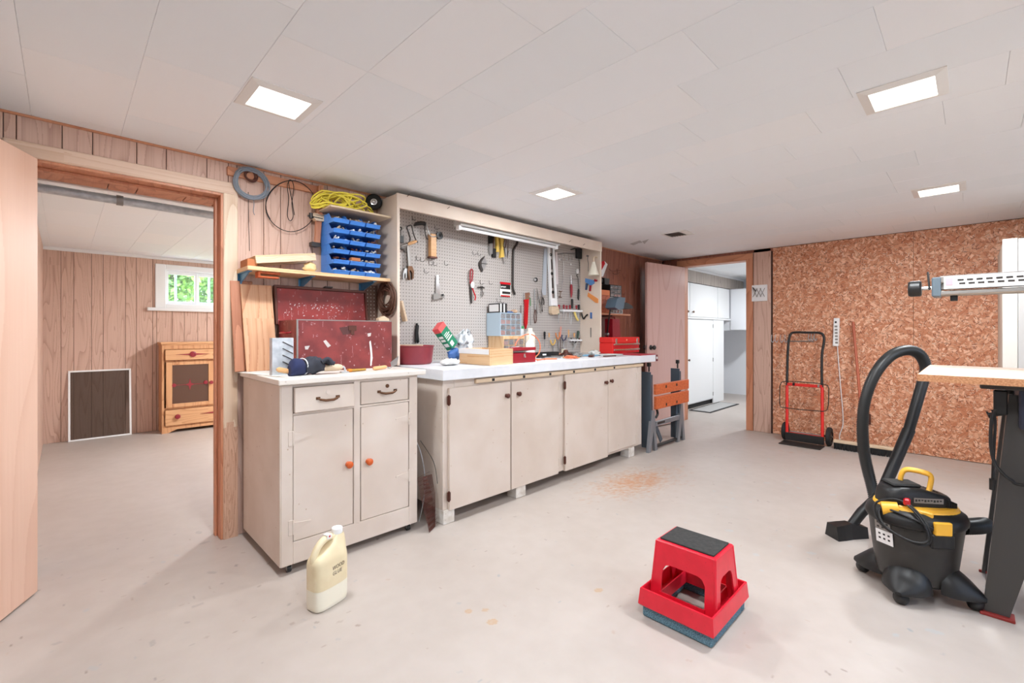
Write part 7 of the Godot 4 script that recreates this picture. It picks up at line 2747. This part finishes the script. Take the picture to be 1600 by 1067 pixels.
	part("column", s, M.steel, o)
	var xa := 2.95
	var ze := at_x(1462, 450, xa).z
	var ylo := at_x(1462, 463, xa).y
	var yhi := at_x(1462, 433, xa).y
	s = S()
	s.bb(xa - 0.05, xa + 0.05, yhi - 0.035, yhi, ze + 0.012, 1.05, 0.006)
	s.bb(xa - 0.035, xa + 0.035, ylo + 0.03, yhi - 0.03, ze + 0.012, 1.05)
	s.bb(xa - 0.05, xa + 0.05, ylo, ylo + 0.022, ze + 0.012, 1.05, 0.006)
	var arm := part("arm", s, M.dull_steel, o)
	s = S()
	s.bb(xa - 0.056, xa + 0.056, ylo - 0.005, yhi - 0.005, ze - 0.012, ze + 0.02, 0.005)
	part("end_plate", s, mt(c8(110, 124, 134), 0.4, 0.5), arm)
	# scale on the side of the arm
	s = S()
	s.bb(xa - 0.054, xa - 0.05, yhi - 0.062, yhi - 0.006, ze + 0.03, 1.0)
	var sc := part("scale", s, M.white_plastic, arm)
	s = S()
	for k in 30:
		s.bb(xa - 0.0555, xa - 0.054, yhi - 0.028, yhi - 0.02, ze + 0.075 + k * 0.03, ze + 0.095 + k * 0.03)
		s.bb(xa - 0.0555, xa - 0.054, yhi - 0.044, yhi - 0.036, ze + 0.08 + k * 0.03, ze + 0.1 + k * 0.03)
	part("graduation", s, M.dark_steel, sc).set_meta("kind", "stuff")
	s = S()
	s.bb(xa - 0.0555, xa - 0.054, yhi - 0.046, yhi - 0.012, ze + 0.035, ze + 0.06)
	part("badge", s, mt(c8(206, 170, 180), 0.4), sc)
	s = S()
	s.cyl(Vector3(xa, (ylo + yhi) / 2 - 0.005, ze - 0.012), Vector3(xa, (ylo + yhi) / 2 - 0.005, ze - 0.05), 0.009, 0.009, 12)
	part("spindle", s, M.chrome, arm)
	s = S()
	s.lathe([Vector2(0, 0), Vector2(0.034, 0), Vector2(0.038, 0.006), Vector2(0.038, 0.04), Vector2(0.033, 0.048), Vector2(0, 0.046)], Vector3(xa, (ylo + yhi) / 2 - 0.005, ze - 0.05), Basis(Vector3.RIGHT, -PI / 2), 20)
	part("knob", s, M.black, arm)
	s = S()
	s.bar(Vector3(xa - 0.03, ylo + 0.03, ze - 0.02), Vector3(xa - 0.03, yhi + 0.025, ze - 0.026), 0.014, 0.008, 0.002, Vector3.BACK)
	part("lever", s, M.dark_steel, arm)
	s = S()
	s.bb(xa - 0.02, xa + 0.02, ylo - 0.025, ylo, ze + 0.05, ze + 0.075, 0.002)
	part("stop", s, M.black, arm)
	# motor carriage, out to the right
	s = S()
	s.bb(xa - 0.07, xa + 0.07, 1.2, ylo - 0.002, 0.55, 0.72, 0.01)
	s.cyl(Vector3(xa - 0.2, 1.17, 0.64), Vector3(xa + 0.16, 1.17, 0.64), 0.075, 0.075, 24)
	part("motor", s, M.dull_steel, o)
	s = S()
	s.cyl(Vector3(xa - 0.21, 1.13, 0.64), Vector3(xa - 0.206, 1.13, 0.64), 0.125, 0.125, 32)
	part("blade", s, M.chrome, o)

func vacuum() -> void:
	var c := Vector3(2.76, 0, -0.185)
	var e1 := Vector3(0.595, 0, 0.804)    # towards the hose port
	var e2 := Vector3(0.804, 0, -0.595)   # away from the camera
	var o := thing("shop_vacuum", "black wet and dry vacuum with yellow trim, handle and latches", "vacuum", c)
	var G := Transform3D(Basis(e1, Vector3.UP, -e2), c)
	var F := Transform3D(Basis(e1 * 0.88, Vector3.UP, -e2 * 0.88), c)   # local x along e1, local z towards the camera
	var s := S()
	s.t = F
	s.lathe([Vector2(0, 0.062), Vector2(0.15, 0.062), Vector2(0.162, 0.075), Vector2(0.194, 0.315), Vector2(0.2, 0.32), Vector2(0.203, 0.345), Vector2(0.19, 0.35)], Vector3(), Basis(), 44, false, 1.02, 0.86)
	part("tank", s, M.vac_black, o)
	s = S()
	s.t = F
	s.lathe([Vector2(0.207, 0.33), Vector2(0.209, 0.345), Vector2(0.2, 0.368), Vector2(0.17, 0.388), Vector2(0.15, 0.392)], Vector3(), Basis(), 44, true, 1.02, 0.86)
	part("lid_rim", s, M.black, o)
	s = S()
	s.t = F
	s.lathe([Vector2(0.176, 0.384), Vector2(0.172, 0.394), Vector2(0.15, 0.4), Vector2(0, 0.4)], Vector3(), Basis(), 40, false, 1.02, 0.84)
	part("yellow_band", s, M.yellow, o)
	# motor head
	s = S()
	s.t = F
	var rings := []
	for k in 6:
		var y: float = [0.396, 0.42, 0.45, 0.466, 0.474, 0.476][k]
		var w: float = [1.0, 1.0, 0.95, 0.88, 0.78, 0.6][k]
		var r := []
		for i in 28:
			var t := TAU * i / 28
			var cx := signf(cos(t)) * pow(absf(cos(t)), 0.6) * 0.155 * w
			var cz := signf(sin(t)) * pow(absf(sin(t)), 0.6) * 0.085 * w
			r.append(Vector3(cx - 0.012, y - maxf(0.0, cx) * 0.28 * k / 5.0, cz))
		rings.append(r)
	s.loft(rings)
	var head := part("motor_head", s, M.black, o)
	s = S()
	s.t = F
	s.bb(-0.13, 0.0, 0.474, 0.488, -0.05, 0.05, 0.006)
	part("vent_cap", s, M.black_matte, head)
	for k in 6:
		s = S()
		s.t = F
		s.bb(0.09 + k * 0.008, 0.093 + k * 0.008, 0.4, 0.438 - k * 0.003, 0.05, 0.084, 0.001)
		part("cooling_slot", s, M.black_matte, head)
	s = S()
	s.t = F * Transform3D(Basis(), Vector3(0, 0, 0.0862))
	s.bb(-0.06, 0.07, 0.418, 0.44, -0.001, 0.001)
	var lab := part("badge", s, M.dull_steel, head)
	s = S()
	s.t = F * Transform3D(Basis(), Vector3(0, 0, 0.0874))
	for k in 9: s.bb(-0.055 + k * 0.0135, -0.046 + k * 0.0135, 0.424 + (k % 3) * 0.002, 0.434, 0, 0.0006)
	part("badge_print", s, M.black, lab)
	# handle
	s = S()
	s.t = F
	s.tube(spline([Vector3(-0.05, 0.47, -0.03), Vector3(-0.045, 0.515, -0.028), Vector3(-0.025, 0.54, -0.015), Vector3(0.03, 0.538, 0.025), Vector3(0.05, 0.522, 0.035), Vector3(0.04, 0.475, 0.04), Vector3(0.03, 0.455, 0.045)], 6), 0.0145, 10, false, 0.75)
	part("carry_handle", s, M.yellow, o)
	# latches
	for q in [1.55, PI + 1.55]:
		var d := Vector3(cos(q) * 1.02, 0, sin(q) * 0.86)
		var tn := Vector3(-sin(q) * 1.02, 0, cos(q) * 0.86).normalized()
		var nn := tn.cross(Vector3.UP).normalized()
		if nn.dot(d) < 0: nn = -nn
		s = S()
		s.t = F
		s.box(d * 0.206 + Vector3(0, 0.34, 0), Vector3(0.075, 0.055, 0.02), 0.004, Basis(Vector3.UP.cross(nn), Vector3.UP, nn))
		var la := part("latch", s, M.yellow, o)
		s = S()
		s.t = F
		s.box(d * 0.2 + Vector3(0, 0.285, 0), Vector3(0.1, 0.06, 0.024), 0.006, Basis(Vector3.UP.cross(nn), Vector3.UP, nn))
		part("catch", s, M.black, la)
	# orange cord hook at the hose end
	s = S()
	s.t = F
	s.cyl(Vector3(-0.185, 0.375, 0.05), Vector3(-0.125, 0.385, 0.075), 0.032, 0.03, 18)
	s.bar(Vector3(-0.13, 0.38, 0.08), Vector3(-0.02, 0.372, 0.155), 0.014, 0.05, 0.005)
	part("cord_wrap", s, M.yellow, o)
	# castor pods and wheels
	for q in [[-0.132, 0.127], [0.132, 0.127], [-0.132, -0.127], [0.132, -0.127]]:
		var d := Vector3(q[0], 0, q[1])
		var u := d.normalized()
		s = S()
		s.t = G
		var rg := []
		for k in 8:
			var t := k / 7.0
			var p: Vector3 = d * lerpf(0.55, 1.25, t)
			var w: float = [0.085, 0.088, 0.086, 0.08, 0.07, 0.056, 0.038, 0.012][k]
			var hgt: float = [0.16, 0.155, 0.145, 0.132, 0.116, 0.098, 0.08, 0.062][k]
			var side := Vector3(-u.z, 0, u.x)
			var row := []
			for i in 14:
				var a := TAU * i / 14
				row.append(p + side * cos(a) * w + Vector3(0, 0.052 + maxf(0.0, sin(a)) * (hgt - 0.052), 0) + (Vector3(0, -0.004, 0) if sin(a) < 0 else Vector3()))
			rg.append(row)
		s.loft(rg)
		var pod := part("castor_pod", s, M.black, o)
		s = S()
		s.t = G
		var wc := d * 1.06 + Vector3(0, 0.027, 0)
		s.lathe([Vector2(0, -0.022), Vector2(0.018, -0.022), Vector2(0.026, -0.014), Vector2(0.027, 0), Vector2(0.026, 0.014), Vector2(0.018, 0.022), Vector2(0, 0.022)], wc, Basis(Vector3(0.3, 0.95, 0).normalized(), Vector3(0.95, -0.3, 0.1).normalized(), Vector3(0.3, 0.95, 0).normalized().cross(Vector3(0.95, -0.3, 0.1).normalized())), 20, true)
		part("castor_wheel", s, M.black, pod)
	# labels on the tank
	for q in [[2.78, 0.3, 0.075, 0.035, M.dull_steel], [2.76, 0.25, 0.08, 0.06, M.white]]:
		var d := Vector3(cos(q[0]) * 1.02, 0, sin(q[0]) * 0.86)
		var tn := Vector3(-sin(q[0]) * 1.02, 0, cos(q[0]) * 0.86).normalized()
		var nn := tn.cross(Vector3.UP)
		if nn.dot(d) < 0: nn = -nn
		nn = (nn + Vector3(0, -0.13, 0)).normalized()
		var right := Vector3.UP.cross(nn).normalized()
		var bs := Basis(right, nn.cross(right), nn)
		var rr: float = 0.162 + 0.032 * (q[1] - 0.075) / 0.24 + 0.0025
		s = S()
		s.t = F
		s.box(d * rr + Vector3(0, q[1], 0), Vector3(q[2], q[3], 0.002), 0.0, bs)
		var lb := part("label", s, q[4], o)
		s = S()
		s.t = F
		for k in 6:
			s.box(d * rr + Vector3(0, q[1], 0) + bs * Vector3(-0.022 + (k % 3) * 0.022, 0.012 - int(k / 3.0) * 0.02, 0.0014), Vector3(0.01, 0.008, 0.001), 0.0, bs)
		part("label_print", s, M.black, lb)
	# power cord bundle
	s = S()
	var cb := F * Vector3(-0.12, 0.375, 0.17)
	s.tube(spline([F * Vector3(-0.17, 0.41, 0.03), F * Vector3(-0.1, 0.42, 0.09), F * Vector3(-0.07, 0.36, 0.185), F * Vector3(-0.07, 0.29, 0.205), F * Vector3(-0.12, 0.275, 0.19), F * Vector3(-0.19, 0.3, 0.11), F * Vector3(-0.215, 0.34, 0.06), F * Vector3(-0.2, 0.4, 0.04), F * Vector3(-0.12, 0.425, 0.085), F * Vector3(-0.085, 0.37, 0.18), F * Vector3(-0.08, 0.3, 0.21), F * Vector3(-0.14, 0.285, 0.185), F * Vector3(-0.205, 0.32, 0.1), F * Vector3(-0.19, 0.38, 0.06), F * Vector3(-0.11, 0.37, 0.16), F * Vector3(-0.05, 0.345, 0.198)], 7), 0.0048, 7)
	part("power_cord", s, M.black, o)
	s = S()
	s.box(F * Vector3(-0.1, 0.425, 0.1), Vector3(0.03, 0.03, 0.024), 0.006)
	part("plug", s, M.red_tool, o)
	# hose: port loop, then the tall arch and wand
	s = S()
	var port := F * Vector3(0.2, 0.3, 0.02)
	var path := spline([port, port + e1 * 0.08 + e2 * 0.02, port + e1 * 0.15 + e2 * 0.08 + Vector3(0, -0.01, 0), port + e1 * 0.14 + e2 * 0.17 + Vector3(0, -0.05, 0), port + e1 * 0.05 + e2 * 0.24 + Vector3(0, -0.08, 0), port - e1 * 0.1 + e2 * 0.3 + Vector3(0, -0.1, 0), px_at(1372, 792, 2.6), px_at(1361, 755, 2.68), px_at(1350, 705, 2.7), px_at(1348, 655, 2.7), px_at(1354, 617, 2.7), px_at(1370, 580, 2.7), px_at(1393, 555, 2.7), px_at(1418, 547, 2.7), px_at(1437, 554, 2.7), px_at(1446, 572, 2.7), px_at(1444, 592, 2.7)], 16)
	path = even(path, 0.0052)
	var rr := []
	for k in path.size(): rr.append(0.0315 if k % 2 == 0 else 0.0255)
	s.tube(path, rr, 12)
	part("ribbed_hose", s, M.hose, o)
	s = S()
	var w0 := px_at(1444.5, 588, 2.7)
	var w1 := px_at(1420, 672, 2.67)
	var w2 := px_at(1377, 772, 2.63)
	s.tube([w0, w0.lerp(w1, 0.98), w1, w1.lerp(w2, 0.02), w2], [0.0285, 0.027, 0.0315, 0.031, 0.029], 14)
	part("wand", s, M.black, o)
	s = S()
	var nz := Vector3(3.19, 0.0, -0.5)
	s.tube([w2, w2.lerp(nz + Vector3(0, 0.07, 0), 0.6), nz + Vector3(0.02, 0.06, 0.01)], [0.029, 0.027, 0.025], 14)
	part("lower_wand", s, M.black, o)
	s = S()
	var dn := (Vector3(3.291, 0, -0.412) - Vector3(3.15, 0, -0.53)).normalized()
	var sd := Vector3(-dn.z, 0, dn.x)
	var rg2 := []
	for q in [[-0.1, 0.05, 0.075], [-0.05, 0.045, 0.08], [0.0, 0.035, 0.085], [0.1, 0.03, 0.06]]:
		var p: Vector3 = nz + dn * q[0]
		rg2.append([p + sd * q[1], p - sd * q[1], p - sd * q[1] * 0.7 + Vector3(0, q[2], 0), p + sd * q[1] * 0.7 + Vector3(0, q[2], 0)])
	for k in 3:
		for i in 4:
			var i1 := (i + 1) % 4
			s.quad(rg2[k][i], rg2[k][i1], rg2[k + 1][i1], rg2[k + 1][i], (rg2[k][i] + rg2[k][i1]) / 2 - (nz + Vector3(0, 0.035, 0)) - dn * (-0.1 + 0.05 * k))
	s.face(rg2[0], -dn)
	s.face(rg2[3], dn)
	part("floor_nozzle", s, M.black, o)

func even(p: Array, step: float) -> Array:   # points at equal spacing along a path
	var out := [p[0]]
	var left := step
	for k in p.size() - 1:
		var a: Vector3 = p[k]
		var b: Vector3 = p[k + 1]
		var L := (b - a).length()
		var d := left
		while d <= L:
			out.append(a.lerp(b, d / L))
			d += step
		left = d - L
	return out

func px_at(x: float, y: float, depth: float) -> Vector3:
	return Vector3(0, EYE, 0) + ray(x, y) * depth

func floor_things() -> void:
	step_stool()
	glue_jug()

func step_stool() -> void:
	var x0 := 1.69
	var x1 := 2.06
	var z0 := -0.972
	var z1 := -0.664
	var o := thing("step_stool", "red plastic step stool with black rubber tread and blue speckled rubber base", "step stool", Vector3((x0 + x1) / 2, 0, (z0 + z1) / 2))
	var s := S()
	# rubber skirt
	for q in [[x0 + 0.012, x0 + 0.05, z0 + 0.012, z1 - 0.012], [x1 - 0.05, x1 - 0.012, z0 + 0.012, z1 - 0.012], [x0 + 0.0505, x1 - 0.0505, z0 + 0.012, z0 + 0.05], [x0 + 0.0505, x1 - 0.0505, z1 - 0.05, z1 - 0.012]]:
		s = S()
		s.bb(q[0], q[1], 0.0, 0.05, q[2], q[3], 0.006)
		part("rubber_foot", s, M.rubber_blue, o)
	# trough: outer wall leaning in, floor, inner wall
	s = S()
	var A := [Vector3(x0, 0.048, z0), Vector3(x1, 0.048, z0), Vector3(x1, 0.048, z1), Vector3(x0, 0.048, z1)]
	var cen := Vector3((x0 + x1) / 2, 0, (z0 + z1) / 2)
	var inset := func(p: Vector3, d: float, y: float) -> Vector3: return Vector3(p.x - signf(p.x - cen.x) * d, y, p.z - signf(p.z - cen.z) * d)
	var prof := [[0.004, 0.046], [0.0, 0.052], [0.006, 0.114], [0.008, 0.117], [0.012, 0.117], [0.014, 0.113], [0.012, 0.058], [0.062, 0.056], [0.062, 0.1], [0.067, 0.1], [0.067, 0.046], [0.004, 0.046]]
	for k in 4:
		var p: Vector3 = A[k]
		var q: Vector3 = A[(k + 1) % 4]
		var e := (q - p).normalized()
		var outd := ((p + q) / 2 - cen)
		outd.y = 0
		outd = (outd - e * outd.dot(e)).normalized()
		for i in prof.size() - 1:
			var a: Array = prof[i]
			var b: Array = prof[i + 1]
			var dd := Vector2(b[0] - a[0], b[1] - a[1])
			var nn := (outd * dd.y + Vector3.UP * dd.x).normalized()
			s.quad(inset.call(p, a[0], a[1]), inset.call(q, a[0], a[1]), inset.call(q, b[0], b[1]), inset.call(p, b[0], b[1]), nn)
	part("trough", s, M.stool_red, o)
	# tapered upper: four arched panels and a top
	var yt := 0.29
	var tx := 0.092
	var tz := 0.124
	var bx := 0.12
	var bz := 0.138
	var yb := 0.056
	for k in 4:
		var along := k % 2 == 0   # panels that face +-x run along z
		var sg := 1.0 if k < 2 else -1.0
		var half_t := tz if along else tx
		var half_b := bz if along else bx
		var out_t := tx if along else tz
		var out_b := bx if along else bz
		var n0 := Vector3(sg, 0, 0) if along else Vector3(0, 0, sg)
		var e := Vector3(0, 0, 1) if along else Vector3(1, 0, 0)
		var rise := (Vector3(0, yt - yb, 0) + n0 * (out_t - out_b))
		var up := rise.normalized()
		var L := rise.length()
		var nn := e.cross(up)
		if nn.dot(n0) < 0: nn = -nn
		var leg := 0.047 if along else 0.04
		var poly := PackedVector2Array([Vector2(-half_b, 0), Vector2(-half_t, L), Vector2(half_t, L), Vector2(half_b, 0), Vector2(half_b - leg, 0), Vector2(half_t - leg * 0.85 + 0.004, L * 0.54), Vector2(half_t - leg * 0.85 - 0.008, L * 0.63), Vector2(half_t - leg * 0.85 - 0.026, L * 0.66), Vector2(-half_t + leg * 0.85 + 0.026, L * 0.66), Vector2(-half_t + leg * 0.85 + 0.008, L * 0.63), Vector2(-half_t + leg * 0.85 - 0.004, L * 0.54), Vector2(-half_b + leg, 0)])
		s = S()
		s.prism(poly, -0.006, cen + Vector3(0, yb, 0) + n0 * out_b, Basis(e, up, nn) if e.cross(up).dot(nn) > 0 else Basis(-e, up, nn))
		part("arched_side", s, M.stool_red, o)
	for sx in [-1.0, 1.0]:
		for sz in [-1.0, 1.0]:
			s = S()
			s.cyl(cen + Vector3(sx * (bx - 0.004), yb, sz * (bz - 0.004)), cen + Vector3(sx * (tx - 0.004), yt, sz * (tz - 0.004)), 0.0065, 0.0065, 10)
			part("corner_leg", s, M.stool_red, o)
	s = S()
	s.bb(cen.x - tx - 0.001, cen.x + tx + 0.001, yt - 0.004, yt + 0.006, cen.z - tz - 0.001, cen.z + tz + 0.001, 0.005)
	part("top", s, M.stool_red, o)
	s = S()
	s.bb(cen.x - 0.078, cen.x + 0.078, yt + 0.006, yt + 0.013, cen.z - 0.112, cen.z + 0.112, 0.002)
	part("tread", s, M.rubber_pad, o)

func glue_jug() -> void:
	var c := Vector3(0.812, 0, -1.962)
	var e := Vector3(0.965, 0, -0.262).normalized()
	var n := e.cross(Vector3.UP)
	var o := thing("glue_jug", "cream plastic jug of wood glue with white cap standing on the floor", "jug", c)
	var F := Transform3D(Basis(e, Vector3.UP, n), c)
	var ring := func(y: float, hw: float, hd: float, cx: float) -> Array:
		var r := []
		for i in 32:
			var t := TAU * i / 32
			r.append(F * Vector3(cx + signf(cos(t)) * pow(absf(cos(t)), 0.55) * hw, y, signf(sin(t)) * pow(absf(sin(t)), 0.55) * hd))
		return r
	var s := S()
	s.loft([ring.call(0.0, 0.074, 0.042, 0.0), ring.call(0.004, 0.08, 0.048, 0.0), ring.call(0.02, 0.083, 0.05, 0.0), ring.call(0.088, 0.083, 0.05, 0.0)])
	part("filled_base", s, M.glue, o)
	s = S()
	s.loft([ring.call(0.0885, 0.083, 0.05, 0.0), ring.call(0.19, 0.083, 0.05, 0.0), ring.call(0.205, 0.081, 0.048, 0.001), ring.call(0.22, 0.074, 0.044, 0.006), ring.call(0.232, 0.06, 0.038, 0.02), ring.call(0.25, 0.043, 0.033, 0.036), ring.call(0.27, 0.032, 0.026, 0.046), ring.call(0.284, 0.024, 0.022, 0.05)])
	part("body", s, M.jug, o)
	s = S()
	var h := []
	for q in [[-0.068, 0.2], [-0.066, 0.225], [-0.052, 0.252], [-0.03, 0.272], [-0.005, 0.281], [0.018, 0.278], [0.04, 0.262]]:
		h.append(F * Vector3(q[0], q[1], 0))
	s.tube(spline(h, 5), 0.0155, 12)
	part("handle", s, M.jug, o)
	s = S()
	s.lathe([Vector2(0.02, 0.284), Vector2(0.0235, 0.285), Vector2(0.0235, 0.306), Vector2(0.021, 0.309), Vector2(0, 0.309)], F * Vector3(0.05, 0, 0), Basis(), 24)
	part("cap", s, M.white_plastic, o)
	s = S()
	s.box(F * Vector3(-0.004, 0.297, 0.0), Vector3(0.022, 0.004, 0.02), 0.001, F.basis)
	s.box(F * Vector3(-0.002, 0.29, 0.016), Vector3(0.024, 0.018, 0.002), 0.0005, F.basis)
	var tg := part("price_tag", s, M.white, o)
	s = S()
	s.box(F * Vector3(-0.002, 0.291, 0.0172), Vector3(0.008, 0.008, 0.0006), 0.0, F.basis)
	part("tag_print", s, mt(c8(190, 60, 70), 0.6), tg)
	var slant := Basis(Vector3(1, 0.06, 0).normalized(), Vector3(0.1, 1, 0).normalized(), Vector3.BACK)
	letters("WOOD", 0.02, F * Transform3D(slant, Vector3(0.018, 0.166, 0.0502)), M.ink, o)
	letters("GLUE", 0.02, F * Transform3D(slant, Vector3(0.012, 0.142, 0.0502)), M.ink, o)
